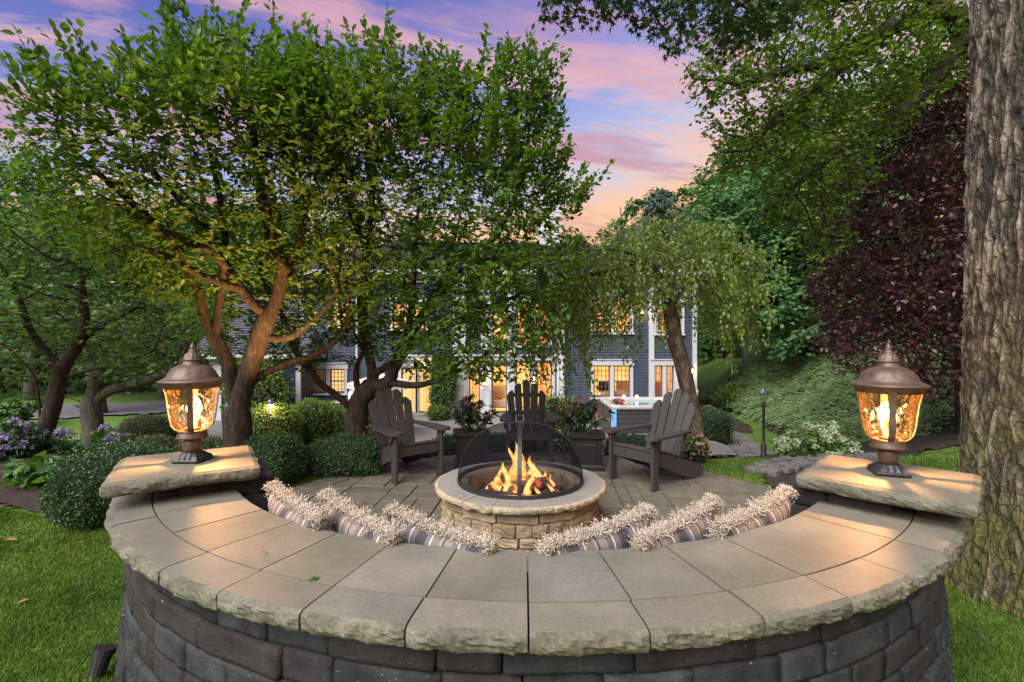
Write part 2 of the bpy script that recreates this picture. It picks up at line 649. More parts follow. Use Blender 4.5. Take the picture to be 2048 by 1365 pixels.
LEAF['wood_b'] = leaf_mat('bluegreen_leaf', [(0.048, 0.125, 0.045), (0.075, 0.170, 0.060), (0.105, 0.215, 0.075)], 0.25, 0.6)
LEAF['wood_c'] = leaf_mat('yellowgreen_leaf', [(0.072, 0.131, 0.026), (0.116, 0.181, 0.035), (0.160, 0.217, 0.043)], 0.35, 0.6)
LEAF['conifer'] = leaf_mat('conifer_needle', [(0.043, 0.090, 0.070), (0.072, 0.133, 0.102)], 0.1, 0.6)
LEAF['box'] = leaf_mat('box_leaf', [(0.017, 0.052, 0.014), (0.032, 0.084, 0.023), (0.049, 0.116, 0.032)], 0.2, 0.4, 0.45)
LEAF['box_bright'] = leaf_mat('bright_box_leaf', [(0.072, 0.145, 0.017), (0.131, 0.239, 0.029), (0.174, 0.290, 0.043)], 0.3, 0.5)
LEAF['box_olive'] = leaf_mat('olive_box_leaf', [(0.051, 0.065, 0.020), (0.084, 0.102, 0.029), (0.116, 0.131, 0.043)], 0.2, 0.5)
LEAF['juniper'] = leaf_mat('juniper_spray', [(0.125, 0.205, 0.080), (0.19, 0.29, 0.115), (0.25, 0.35, 0.155)], 0.15, 0.7)
LEAF['broad'] = leaf_mat('broad_leaf', [(0.043, 0.109, 0.026), (0.072, 0.160, 0.035), (0.109, 0.210, 0.046)], 0.3, 0.45)
LEAF['broad_dark'] = leaf_mat('dark_broad_leaf', [(0.020, 0.049, 0.020), (0.035, 0.072, 0.029)], 0.2, 0.4, 0.5)
LEAF['grass'] = leaf_mat('grass_blade', [(0.050, 0.100, 0.014), (0.075, 0.145, 0.018), (0.110, 0.185, 0.026), (0.13, 0.175, 0.04)], 0.3, 0.6, 0.2, True)
LEAF['strap'] = leaf_mat('strap_leaf', [(0.12, 0.17, 0.06), (0.20, 0.25, 0.11)], 0.3, 0.5)
LEAF['white_bloom'] = leaf_mat('white_bloom', [(0.32, 0.40, 0.22), (0.42, 0.48, 0.28), (0.50, 0.52, 0.38)], 0.2, 0.7, 0.1)
LEAF['blue_bloom'] = leaf_mat('blue_bloom', [(0.17, 0.16, 0.36), (0.28, 0.22, 0.46), (0.34, 0.26, 0.45)], 0.2, 0.7, 0.1)
LEAF['pink_bloom'] = leaf_mat('pink_bloom', [(0.26, 0.07, 0.08), (0.36, 0.15, 0.13), (0.36, 0.26, 0.18)], 0.2, 0.7, 0.1)
LEAF['red_bloom'] = leaf_mat('red_bloom', [(0.50, 0.02, 0.05), (0.60, 0.05, 0.10)], 0.2, 0.7, 0.1)
LEAF['orange_bloom'] = leaf_mat('orange_bloom', [(0.60, 0.10, 0.03), (0.65, 0.18, 0.08)], 0.2, 0.7, 0.1)
LEAF['litter'] = leaf_mat('dry_leaf', [(0.22, 0.11, 0.03), (0.30, 0.17, 0.06)], 0.2, 0.8, 0.1)

# ================================================================== SETTING: land
PC = Vector((0.20, 4.15, 0))      # patio circle
PR = 2.72
WC = Vector((0.10, 3.60, 0))      # wall circle
R_IN, R_MID, R_OUT = 1.89, 2.23, 2.37
WALL_TOP = 0.83


def ground_z(x, y):
    x = np.asarray(x, float)
    y = np.asarray(y, float)
    z = -1.2 * sm(6.5, 9.4, y)
    z = z + 1.9 * sm(8.3, 13.5, x) * sm(8.0, 14.0, y) + 0.9 * sm(4.6, 8.5, x) * sm(6.5, 9, y) * (1 - sm(9.5, 12.5, y))
    far = np.hypot(x, y - 10)
    z = z + 5.0 * sm(32, 75, far)
    z = z + 0.02 * np.sin(x * 1.7 + y * 0.6) * np.sin(y * 1.3 - x * 0.4) * sm(3.4, 5, np.hypot(x - 0.1, y - 4))
    return z


def gz(x, y):
    return float(ground_z(x, y))


def build_land():
    def axis(lo, hi, c, n):
        t = np.linspace(-1, 1, n)
        s = np.sign(t) * np.abs(t) ** 2.3
        return np.where(s < 0, c + s * (c - lo), c + s * (hi - c))
    xs = axis(-95, 95, 0, 181)
    ys = axis(-14, 120, 5, 181)
    X, Y = np.meshgrid(xs, ys)
    Z = ground_z(X, Y)
    V = np.stack([X, Y, Z], -1).reshape(-1, 3)
    n = len(xs)
    i, j = np.meshgrid(np.arange(n - 1), np.arange(len(ys) - 1))
    a = (j * n + i).ravel()
    Fc = np.stack([a, a + 1, a + n + 1, a + n], -1)
    o = place('lawn_ground', mesh_np('lawn_ground', V, Fc, M['lawn'], True))
    tag(o, kind='structure')


build_land()


def inside(poly, x, y):
    r = np.zeros(np.shape(x), bool)
    n = len(poly)
    for i in range(n):
        x1, y1 = poly[i]
        x2, y2 = poly[(i + 1) % n]
        if y1 == y2:
            continue
        c = ((y1 > y) != (y2 > y)) & (x < (x2 - x1) * (y - y1) / (y2 - y1) + x1)
        r ^= c
    return r


BEDS = []


def bed(name, pts, mat, dz=0.02, cell=0.07, rough=0.02, is_bed=True):
    """A patch that follows the land: mulch, path."""
    poly = [(p[0], p[1]) for p in spline([Vector((*p, 0)) for p in pts + [pts[0]]], 0.15)][:-1]
    if is_bed:
        BEDS.append(poly)
    px = np.array([p[0] for p in poly])
    py = np.array([p[1] for p in poly])
    xs = np.arange(px.min() - cell, px.max() + 2 * cell, cell)
    ys = np.arange(py.min() - cell, py.max() + 2 * cell, cell)
    X, Y = np.meshgrid(xs, ys)
    X = X + rng.uniform(-.3, .3, X.shape) * cell
    Y = Y + rng.uniform(-.3, .3, Y.shape) * cell
    ins = inside(poly, X, Y)
    Z = ground_z(X, Y) + dz + rng.uniform(-rough, rough, X.shape)
    n = len(xs)
    i, j = np.meshgrid(np.arange(n - 1), np.arange(len(ys) - 1))
    a = (j * n + i).ravel()
    q = np.stack([a, a + 1, a + n + 1, a + n], -1)
    I = ins.ravel()
    keep = I[q].sum(1) >= 3
    V = np.stack([X, Y, Z], -1).reshape(-1, 3)
    q = q[keep]
    used, inv = np.unique(q.ravel(), return_inverse=True)
    o = place(name, mesh_np(name, V[used], inv.reshape(-1, 4), mat, True))
    return tag(o, kind='structure')


bed('mulch_bed', [(-2.2, 3.3), (-2.75, 3.95), (-3.3, 4.1), (-5.2, 4.75), (-6.5, 6.2), (-7.5, 8.6), (-5.2, 9.0), (-3.2, 8.4), (-1.4, 7.8), (-1.0, 7.1),
                  (-1.7, 6.6), (-2.5, 5.6), (-2.75, 4.4), (-2.45, 3.6)], M['soil'], 0.03)
bed('mulch_bed', [(-1.2, 6.9), (-1.4, 8.2), (1.5, 8.6), (3.4, 8.3), (3.2, 6.9), (2.3, 6.5), (0.2, 7.0)], M['soil'], 0.03)
bed('mulch_bed', [(2.75, 5.05), (3.0, 5.75), (3.9, 6.15), (4.6, 6.1), (4.2, 5.4), (3.4, 4.75)], M['soil'], 0.03)
bed('mulch_bed', [(7.4, 11.2), (8.0, 14.6), (8.7, 18), (9.0, 23), (13, 26), (18, 20), (15, 9), (10, 7.6), (7.2, 8.6)], M['soil'], 0.03, 0.14)
bed('mulch_bed', [(5.5, 11.2), (5.8, 12.1), (7.2, 11.8), (7.0, 10.6), (6.1, 10.5)], M['soil'], 0.03)
bed('mulch_bed', [(5.0, 8.6), (5.0, 10.0), (6.4, 10.4), (7.6, 9.4), (6.6, 8.0)], M['soil'], 0.03)
bed('mulch_bed', [(6.6, 18.2), (7.0, 20), (8.6, 22.5), (8.2, 17), (7.2, 15)], M['soil'], 0.03, 0.14)


# ---------------------------------------------------------------- terrace by the house
def build_terrace():
    z = -1.04
    edge = [(-12.5, 15.2), (-10.5, 12.4), (-7.5, 11.9), (-5.0, 10.4), (-3.2, 9.3), (0, 8.9), (2.6, 8.95), (3.95, 9.35), (4.75, 10.2), (5.3, 11.4), (5.5, 12.6),
            (5.2, 13.8)]
    e = [(p.x, p.y) for p in spline([Vector((*p, 0)) for p in edge], 0.3)]
    out = e + [(6.1, 15.0), (7.4, 17.4), (7.4, 19), (-12.5, 19)]
    n = len(out)
    vs_ = [(x, y, z) for x, y in out] + [(x, y, z - 0.5) for x, y in out]
    me = mesh('terrace', vs_, [tuple(range(n))], M['concrete'])
    tag(place('terrace', me), kind='structure')
    # dark rounded kerb face
    mb = MB()
    pts = [Vector((x, y, z - 0.10)) for x, y in e]
    prof = [(0.0, -0.004), (0.045, -0.012), (0.07, -0.06), (0.06, -0.20), (0.05, -0.55)]
    vv, ff = [], []
    for i, p in enumerate(pts):
        t = (pts[min(i + 1, len(pts) - 1)] - pts[max(0, i - 1)]).normalized()
        nrm = Vector((t.y, -t.x, 0))
        for a, b in prof:
            vv.append(Vector((p.x, p.y, z)) + nrm * a + Vector((0, 0, b)))
    k = len(prof)
    for i in range(len(pts) - 1):
        for j in range(k - 1):
            ff.append((i * k + j, (i + 1) * k + j, (i + 1) * k + j + 1, i * k + j + 1))
    tag(place('terrace_kerb', mesh('terrace_kerb', vv, ff, M['curb'], True)), kind='structure')


build_terrace()


def flag_path(name, center, width, n_across, mat, step=0.55):
    """Paved path of separate flags that follows the land."""
    root = bed(name, [], None) if False else None
    pts = spline([Vector((*p, 0)) for p in center], step)
    base_v, base_f = [], []
    k = 0
    for i, p in enumerate(pts):
        t = (pts[min(i + 1, len(pts) - 1)] - pts[max(0, i - 1)]).normalized()
        nrm = Vector((-t.y, t.x, 0))
        for s in (-1, 1):
            q = p + nrm * width / 2 * s
            base_v.append((q.x, q.y, gz(q.x, q.y) + 0.03))
        if i:
            a = 2 * i
            base_f.append((a - 2, a, a + 1, a - 1))
    o = place(name, mesh(name, base_v, base_f, M['joint']))
    tag(o, kind='structure')
    for i in range(len(pts) - 1):
        p, q = pts[i], pts[i + 1]
        t = (q - p)
        nrm = Vector((-t.y, t.x, 0)).normalized()
        cuts = [0] + sorted(random.uniform(0.25, 0.75) for _ in range(n_across - 1)) + [1]
        for a, b in zip(cuts[:-1], cuts[1:]):
            g = 0.03
            cs = [p + t * (g) + nrm * width * (a - .5 + g / 2), q - t * g + nrm * width * (a - .5 + g / 2),
                  q - t * g + nrm * width * (b - .5 - g / 2), p + t * g + nrm * width * (b - .5 - g / 2)]
            zc = np.mean([gz(c.x, c.y) for c in cs])
            top = [(c.x, c.y, gz(c.x, c.y) + 0.055) for c in cs]
            bot = [(c.x, c.y, gz(c.x, c.y) + 0.02) for c in cs]
            me = mesh('flagstone', bot + top, [(4, 7, 6, 5), (0, 4, 5, 1), (1, 5, 6, 2), (2, 6, 7, 3), (3, 7, 4, 0)], mat)
            place('flagstone', me, o)


flag_path('garden_path', [(-12.2, 14.6), (-10.4, 13.3), (-8.7, 12.6), (-6.8, 12.5)], 1.7, 3, M['flag'], 0.7)
flag_path('side_path', [(6.5, 15.2), (6.25, 13.6), (5.85, 12.4), (5.9, 11.5)], 1.15, 2, M['flag'], 0.6)
dv = []
for x, y in [(-23.5, 17.2), (-17.5, 17.5), (-13.5, 19.2), (-11.0, 21.0), (-13, 24.5), (-18, 22.5), (-26, 21.0)]:
    dv.append((x, y))
tag(bed('driveway', dv, M['drive'], 0.06, 0.3, 0.004, False), kind='structure')


# ---------------------------------------------------------------- round paved patio
def clip_poly(poly, cx, cy, r, keep_inside=True, n=72):
    if keep_inside:
        for k in range(n):
            a = 2 * math.pi * k / n
            nx, ny = math.cos(a), math.sin(a)
            out = []
            for i in range(len(poly)):
                p, q = poly[i], poly[(i + 1) % len(poly)]
                dp = (p[0] - cx) * nx + (p[1] - cy) * ny - r
                dq = (q[0] - cx) * nx + (q[1] - cy) * ny - r
                if dp <= 0:
                    out.append(p)
                if (dp < 0 < dq) or (dq < 0 < dp):
                    s = dp / (dp - dq)
                    out.append((p[0] + (q[0] - p[0]) * s, p[1] + (q[1] - p[1]) * s))
            poly = out
            if len(poly) < 3:
                return []
    return poly


def area(poly):
    return 0.5 * abs(sum(poly[i][0] * poly[(i + 1) % len(poly)][1] - poly[(i + 1) % len(poly)][0] * poly[i][1] for i in range(len(poly))))


def stone_from_poly(name, poly, z0, z1, mat, parent, gap=0.006, bev=0.008):
    """A flat stone: outline shrunk by the joint, arrised top edge, own object with its origin in its middle."""
    c = Vector((sum(p[0] for p in poly) / len(poly), sum(p[1] for p in poly) / len(poly), 0))
    loc = [Vector((p[0], p[1], 0)) - c for p in poly]

    def shrink(d):
        return [v * max(0.2, 1 - d / max(v.length, 0.03) * 1.25) for v in loc]
    o1, o2 = shrink(gap), shrink(gap + bev)
    dz = random.uniform(-0.003, 0.003)
    tx, ty = random.uniform(-.012, .012), random.uniform(-.012, .012)
    n = len(poly)
    vs_ = [(v.x, v.y, z0) for v in o1] + [(v.x, v.y, z1 - bev + dz + v.x * tx + v.y * ty) for v in o1] + \
          [(v.x, v.y, z1 + dz + v.x * tx + v.y * ty) for v in o2]
    fs_ = [tuple(range(2 * n, 3 * n))]
    for i in range(n):
        j = (i + 1) % n
        fs_ += [(i, j, n + j, n + i), (n + i, n + j, 2 * n + j, 2 * n + i)]
    if (loc[1] - loc[0]).cross(loc[2] - loc[1]).z < 0:
        fs_ = [tuple(reversed(f)) for f in fs_]
    o = place(name, mesh(name, vs_, fs_, mat), parent)
    o.location = c
    return o


PIT = Vector((0.07, 4.13, 0))


def build_patio():
    n = 96
    vs_ = [(PC.x + PR * math.cos(2 * math.pi * k / n), PC.y + PR * math.sin(2 * math.pi * k / n), 0.008) for k in range(n)]
    for k, (x, y, z) in enumerate(vs_):
        v = Vector((x - WC.x, y - WC.y))
        if y < 3.85 and v.length > 2.05:          # tucked under the wall
            v = v.normalized() * max(2.05, 2.05 + (y - 3.4) * 1.5)
            vs_[k] = (WC.x + v.x, WC.y + v.y, z)
    low = [(x, y, -0.9) for x, y, _ in vs_]
    fs_ = [tuple(range(n))] + [(k, n + k, n + (k + 1) % n, (k + 1) % n) for k in range(n)]
    patio = tag(place('patio', mesh('patio', vs_ + low, fs_, M['joint'])), kind='structure')
    # border course
    nb = 64
    for k in range(nb):
        a0, a1 = 2 * math.pi * k / nb, 2 * math.pi * (k + 1) / nb
        pl = []
        for r, aa in ((PR - 0.27, (a0, (a0 + a1) / 2, a1)), (PR + 0.02, (a1, (a0 + a1) / 2, a0))):
            pl += [(PC.x + r * math.cos(a), PC.y + r * math.sin(a)) for a in aa]
        if PC.y + PR * math.sin((a0 + a1) / 2) < 3.45:
            continue
        stone_from_poly('border_stone', pl, 0.0, 0.03, M['paver'], patio, 0.004, 0.006)
    # ashlar field
    u = 0.118
    ang = R(-4)
    NX, NY = 48, 48
    occ = np.zeros((NX, NY), bool)
    sizes = [(3, 2), (2, 3), (2, 2), (3, 3), (3, 2), (2, 3), (4, 2)]
    st = random.Random(5)
    cnt = 0
    for j in range(NY):
        for i in range(NX):
            if occ[i, j]:
                continue
            opts = sizes[:]
            st.shuffle(opts)
            opts += [(2, 1), (1, 2), (1, 1)]
            for w, h in opts:
                if i + w <= NX and j + h <= NY and not occ[i:i + w, j:j + h].any():
                    break
            occ[i:i + w, j:j + h] = True
            cs = [(i, j), (i + w, j), (i + w, j + h), (i, j + h)]
            poly = []
            for a, b in cs:
                x, y = (a - NX / 2) * u, (b - NY / 2) * u
                poly.append((PC.x + x * math.cos(ang) - y * math.sin(ang), PC.y + x * math.sin(ang) + y * math.cos(ang)))
            poly = clip_poly(poly, PC.x, PC.y, PR - 0.275)
            if len(poly) < 3 or area(poly) < 0.004:
                continue
            cx, cy = sum(p[0] for p in poly) / len(poly), sum(p[1] for p in poly) / len(poly)
            if math.hypot(cx - PIT.x, cy - PIT.y) < 0.48:
                continue
            if math.hypot(cx - WC.x, cy - WC.y) > 1.6 and cy < 3.3:
                continue
            stone_from_poly('paver', poly, 0.0, 0.028, M['paver'], patio, 0.005, 0.007)
            cnt += 1
    print('pavers', cnt)


build_patio()


# ---------------------------------------------------------------- grass
def build_grass():
    def scatter(n, x0, x1, y0, y1, hmin, hmax):
        x = rng.uniform(x0, x1, n)
        y = rng.uniform(y0, y1, n)
        d = np.hypot(x, y)
        keep = rng.uniform(0, 1, n) < np.clip((3.0 / np.maximum(d, 0.5)) ** 1.6, 0.02, 1.0)
        keep &= (np.hypot(x - PC.x, y - PC.y) > PR + 0.02) | (y < 3.45)
        rw = np.hypot(x - WC.x, y - WC.y)
        keep &= ~((rw < 2.37) & (y < 3.8))
        keep &= np.hypot(x - 3.43, y - 2.91) > 0.58
        for p in BEDS:
            keep &= ~inside(p, x, y)
        keep &= (np.abs(x) < y * 1.25 + 0.6)
        x, y = x[keep], y[keep]
        return x, y
    xs, ys = [], []
    for a in ((400000, -6.5, -1.6, 1.2, 5.6), (340000, 1.6, 6.0, 1.2, 6.6), (90000, -14, -3, 5, 13), (110000, 2.2, 9.5, 6.0, 14.0)):
        x, y = scatter(*a, 0, 0)
        xs.append(x)
        ys.append(y)
    x, y = np.concatenate(xs), np.concatenate(ys)
    n = len(x)
    print('grass blades', n)
    d = np.hypot(x, y)
    clump = np.sin(x * 3.1 + 1.3 * np.sin(y * 2.7)) * np.sin(y * 3.7 + np.sin(x * 2.1))
    h = rng.uniform(0.016, 0.036, n) * (1 + 0.35 * clump) * (0.8 + 0.05 * d)
    w = 0.0013 + 0.0008 * d
    z = ground_z(x, y) - 0.003
    a = rng.uniform(0, 2 * math.pi, n)
    lean = rng.uniform(0.1, 0.9, n) * h
    la = rng.uniform(0, 2 * math.pi, n)
    b = np.stack([x, y, z], -1)
    s = np.stack([np.cos(a) * w, np.sin(a) * w, 0 * w], -1)
    tip = b + np.stack([np.cos(la) * lean, np.sin(la) * lean, h], -1)
    V = np.stack([b - s, b + s, tip], 1).reshape(-1, 3)
    Fc = np.arange(3 * n).reshape(-1, 3)
    o = place('grass', mesh_np('grass', V, Fc, LEAF['grass']))
    tag(o, 'short green mown grass on the lawns beside the curved wall', 'grass', kind='stuff')


build_grass()

# ================================================================== CURVED SEAT WALL
def rough_patch(nu, nv, fn):
    """Grid of points fn(u,v) in [0,1]^2."""
    V = [fn(i / nu, j / nv) for j in range(nv + 1) for i in range(nu + 1)]
    Fq = [(j * (nu + 1) + i, j * (nu + 1) + i + 1, (j + 1) * (nu + 1) + i + 1, (j + 1) * (nu + 1) + i) for j in range(nv) for i in range(nu)]
    return V, Fq


def rock_noise(p, s):
    """Chiselled relief, 0..1-ish."""
    q = Vector((p.x * s, p.y * s, p.z * s * 1.3))
    a = noise.noise(q)
    b = noise.noise(q * 2.3 + Vector((5, 3, 1)))
    c = noise.noise(q * 5.1 + Vector((1, 7, 2)))
    return 0.55 * a + 0.3 * (abs(b) * 2 - 0.4) + 0.22 * c


def cap_wedge(name, a0, a1, r0, r1, rough_outer, z_top, th, parent, mat_top, mat_edge, center, rough_inner=False, sd=0.0, amp=0.018):
    """A cap stone between two angles; its outer edge is rock-faced."""
    g = 0.0028
    n = max(4, int((a1 - a0) * r1 / 0.012)) if rough_outer else 5
    zj = random.uniform(-0.0022, 0.0022)
    am = (a0 + a1) / 2
    c0 = Vector((center.x + (r0 + r1) / 2 * math.cos(am), center.y + (r0 + r1) / 2 * math.sin(am), z_top - th / 2))
    vs_, fs_, mats = [], [], []

    def pt(r, a, z):
        return Vector((center.x + r * math.cos(a), center.y + r * math.sin(a), z)) - c0

    def aa(t, r):
        return a0 + g / r + (a1 - a0 - 2 * g / r) * t

    tv, tf = rough_patch(n, 3, lambda u, v: pt(r0 + g + (r1 - (0 if rough_outer else g) - r0 - g) * v, aa(u, r0 + (r1 - r0) * v), z_top + zj))
    # edge of the flat top is irregular where the rock face starts
    if rough_outer:
        for i in range(n + 1):
            k = 3 * (n + 1) + i
            q = tv[k] + c0
            d = (q - Vector((center.x, center.y, q.z))).normalized()
            tv[k] = tv[k] + d * (0.006 * noise.noise(q * 24 + Vector((sd, 0, 0))) - 0.004) + Vector((0, 0, -0.0015))
    vs_ += tv
    fs_ += tf
    mats += [0] * len(tf)

    def strip(fn, nu, nv, mi):
        b = len(vs_)
        v, f = rough_patch(nu, nv, fn)
        vs_.extend(v)
        fs_.extend([tuple(i + b for i in q) for q in f])
        mats.extend([mi] * len(f))

    if rough_outer:
        nv = 7
        top_row = tv[3 * (n + 1):]

        def face(u, v):
            i = int(round(u * n))
            if v == 0:
                return top_row[i]
            base = pt(r1, aa(u, r1), z_top + zj - th * v)
            q = base + c0
            d = Vector((math.cos(aa(u, r1)), math.sin(aa(u, r1)), 0))
            end = min(1.0, min(u, 1 - u) * (a1 - a0) * r1 / 0.03)
            bulge = 0.020 * math.sin(math.pi * min(1, 0.15 + v * 0.85)) ** 0.7 * (1 if v < 1 else 0.55)
            off = bulge * (0.55 + 0.45 * end) + amp * rock_noise(q + Vector((sd, sd * 2, 0)), 21) * (0.5 + 0.5 * end) - 0.012 * (v == 1)
            dz = 0.008 * noise.noise(q * 14 + Vector((0, sd, 3))) * (v > 0.6)
            return base + d * off + Vector((0, 0, dz))
        strip(face, n, nv, 1)
    else:
        strip(lambda u, v: pt(r1 - g, aa(u, r1), z_top + zj - th * v), n, 1, 0)
    if rough_inner:
        strip(lambda u, v: pt(r0 + 0.004 * noise.noise(Vector((u * 9, v * 3, sd))), aa(1 - u, r0), z_top + zj - th * v), n, 3, 1)
    else:
        strip(lambda u, v: pt(r0 + g, aa(1 - u, r0), z_top + zj - th * v), n, 1, 0)
    for e, fl in ((0.0, False), (1.0, True)):
        if rough_outer:
            strip(lambda u, v: (pt(r0 + g, aa(e, r0), z_top + zj - th * v - 0.001).lerp(face(e, v), u if not fl else 1 - u)
                                if not fl else face(e, v).lerp(pt(r0 + g, aa(e, r0), z_top + zj - th * v - 0.001), u)), 2, 7, 1)
            continue
        strip(lambda u, v: pt((r0 + g + (r1 - r0 + (0.02 if rough_outer else -2 * g)) * (u if not fl else 1 - u)), aa(e, r1), z_top + zj - th * v - 0.001), 3, 1, 0)
    me = mesh(name, vs_, fs_, mat_top)
    me.materials.append(mat_edge)
    me.polygons.foreach_set('material_index', mats)
    me.update()
    o = place(name, me, parent)
    o.location = c0
    return o


def tumbled(seed, w=0.27, h=0.093, d=0.14):
    """A tumbled block: rounded, dented box, outward face +Y."""
    st = random.Random(seed)
    bm = bmesh.new()
    bmesh.ops.create_cube(bm, size=1)
    bmesh.ops.subdivide_edges(bm, edges=bm.edges[:], cuts=5, use_grid_fill=True)
    off = Vector((seed * 3.1, seed * 1.7, seed))
    for v in bm.verts:
        p = Vector((v.co.x * w, v.co.y * d, v.co.z * h))
        # round the arrises
        b = 0.0065
        hw = Vector((w / 2, d / 2, h / 2))
        q = Vector([max(-hw[i] + b, min(hw[i] - b, p[i])) for i in range(3)])
        e = p - q
        if e.length > 1e-6:
            p = q + e.normalized() * min(e.length, b)
        k = noise.noise(p * 20 + off) * 0.0065 + noise.noise(p * 55 + off) * 0.0028
        p += Vector((noise.noise(p * 9 + off) * 0.003, k, noise.noise(p * 12 - off) * 0.004))
        v.co = p
    me = bpy.data.meshes.new('brick')
    bm.to_mesh(me)
    bm.free()
    me.materials.append(M['brick'])
    me.polygons.foreach_set('use_smooth', [True] * len(me.polygons))
    return me


BRICKS = [tumbled(i) for i in range(8)]
A_LEFT, A_RIGHT = R(211.5), R(323.5)


def build_wall():
    w = thing('curved_wall', (WC.x, WC.y - 2.0, 0), 'curved seat wall of dark tumbled blocks under broad tan stone caps, in the foreground', 'garden wall')
    th = 0.062
    j0 = [268.6 + 7.62 * k for k in range(-8, 8)]
    inner = [208.5] + [a for a in j0 if 211 < a < 320] + [325]
    outer = [208.5, 216.0, 223.9, 238.4, 245.9, 253.4, 260.9, 268.6, 276.1, 284.0, 291.6, 299.2, 306.6, 315.5, 325.5]
    for k, (a, b) in enumerate(zip(inner[:-1], inner[1:])):
        cap_wedge('cap_stone', R(a), R(b), R_IN, R_MID, False, WALL_TOP, th, w, M['cap_stone'], M['rough_stone'], WC, True, k * 1.3)
    for k, (a, b) in enumerate(zip(outer[:-1], outer[1:])):
        cap_wedge('cap_stone', R(a), R(b), R_MID, R_OUT, True, WALL_TOP, th, w, M['cap_stone'], M['rough_stone'], WC, False, 40 + k * 1.7)
    # core
    mb = MB()
    n = 60
    vs_, fs_ = [], []
    for k in range(n + 1):
        a = A_LEFT + (A_RIGHT - A_LEFT) * k / n
        for r, z in ((R_IN + 0.03, -0.1), (R_IN + 0.03, WALL_TOP - th - 0.001), (R_OUT - 0.115, WALL_TOP - th - 0.001), (R_OUT - 0.075, -0.1)):
            vs_.append((WC.x + r * math.cos(a), WC.y + r * math.sin(a), z))
    for k in range(n):
        for j in range(3):
            fs_.append((k * 4 + j, k * 4 + j + 1, k * 4 + 5 + j, k * 4 + 4 + j))
    place('core', mesh('core', vs_, fs_, M['joint']), w)
    # block courses, each one a little further out than the one above
    st = random.Random(11)
    H = 0.0965
    for c in range(8):
        z = WALL_TOP - th - H * (c + 0.5)
        r = R_OUT - 0.060 + 0.0065 * c
        a = A_LEFT - R(3) + R(st.uniform(0, 5))
        while a < A_RIGHT + R(2.5):
            wd = st.choice([0.18, 0.22, 0.25, 0.28, 0.32, 0.36])
            da = wd / r
            am = a + da / 2
            o = place('brick', st.choice(BRICKS), w)
            ro = r - 0.07 + st.uniform(-.006, .008)
            o.location = (WC.x + ro * math.cos(am), WC.y + ro * math.sin(am), z + st.uniform(-.0015, .0015))
            o.rotation_euler = (R(st.uniform(-.8, .8)), R(st.uniform(-.6, .6)), am - math.pi / 2)
            o.scale = ((wd - 0.004) / 0.27, 1, (H - 0.003) / 0.093)
            a += da
    # inner face: a plain course of blocks down to the bench
    for c in range(4):
        z = WALL_TOP - th - H * (c + 0.5)
        a = A_LEFT
        while a < A_RIGHT:
            wd = st.choice([0.25, 0.3, 0.36])
            am = a + wd / R_IN / 2
            o = place('brick', st.choice(BRICKS), w)
            ro = R_IN + 0.09
            o.location = (WC.x + ro * math.cos(am), WC.y + ro * math.sin(am), z)
            o.rotation_euler = (0, 0, am + math.pi / 2)
            o.scale = ((wd - 0.004) / 0.27, 1, (H - 0.003) / 0.093)
            a += wd / R_IN
    # bench ring
    vs_, fs_ = [], []
    for k in range(n + 1):
        a = R(216) + R(104) * k / n
        for r, z in ((R_IN + 0.02, 0.40), (1.47, 0.40), (1.47, 0.345), (1.53, 0.345), (1.53, 0.0)):
            vs_.append((WC.x + r * math.cos(a), WC.y + r * math.sin(a), z))
    for k in range(n):
        for j in range(4):
            fs_.append((k * 5 + j, k * 5 + j + 1, k * 5 + 6 + j, k * 5 + 5 + j))
    place('bench', mesh('bench', vs_, fs_, M['cap_stone']), w)
    return w


wall = build_wall()


# ------------------------------------------------------------------ pillars
def rock_slab(name, s, th, amp, seed, parent, loc, rz):
    """Square slab, sawn top, rock-faced edges."""
    n, nv = 44, 7
    h = s / 2
    vs_, fs_, mats = [], [], []
    off = Vector((seed * 7.3, seed * 2.1, seed))
    per = []
    for k in range(4 * n):
        side, t = divmod(k, n)
        t = t / n * 2 - 1
        p = [(t * h, -h), (h, t * h), (-t * h, h), (-h, -t * h)][side]
        nn = [(0, -1), (1, 0), (0, 1), (-1, 0)][side]
        # soften the corners
        q = Vector((*p, 0))
        cd = min(1.0, (1 - abs(t)) * h / 0.02)
        per.append((q, Vector((*nn, 0)), cd))
    m = 4 * n
    for j in range(nv + 1):
        v = j / nv
        for q, nn, cd in per:
            d = q.normalized() if cd < 0.6 else nn
            base = Vector((q.x, q.y, -th * v))
            if j == 0:
                off0 = 0.006 * noise.noise(base * 20 + off) - 0.005
                vs_.append(base + d * off0)
            else:
                bulge = 0.026 * math.sin(math.pi * min(1, 0.1 + 0.9 * v)) ** 0.6 * (1 if v < 1 else 0.4)
                o = bulge + amp * rock_noise(base + off, 13) - 0.012 * (v == 1)
                vs_.append(base + d * o + Vector((0, 0, 0.010 * noise.noise(base * 11 - off) * (v > .5))))
    vs_.append(Vector((0, 0, 0)))
    c = len(vs_) - 1
    for k in range(m):
        fs_.append((k, (k + 1) % m, c))
        mats.append(0)
    for j in range(nv):
        for k in range(m):
            k2 = (k + 1) % m
            fs_.append((j * m + k, (j + 1) * m + k, (j + 1) * m + k2, j * m + k2))
            mats.append(1)
    fs_.append(tuple(reversed([nv * m + k for k in range(m)])))
    mats.append(1)
    me = mesh(name, vs_, fs_, M['cap_stone'])
    me.materials.append(M['rough_stone'])
    me.polygons.foreach_set('material_index', mats)
    o = place(name, me, parent, False)
    o.location = loc
    o.rotation_euler = (0, 0, rz)
    return o


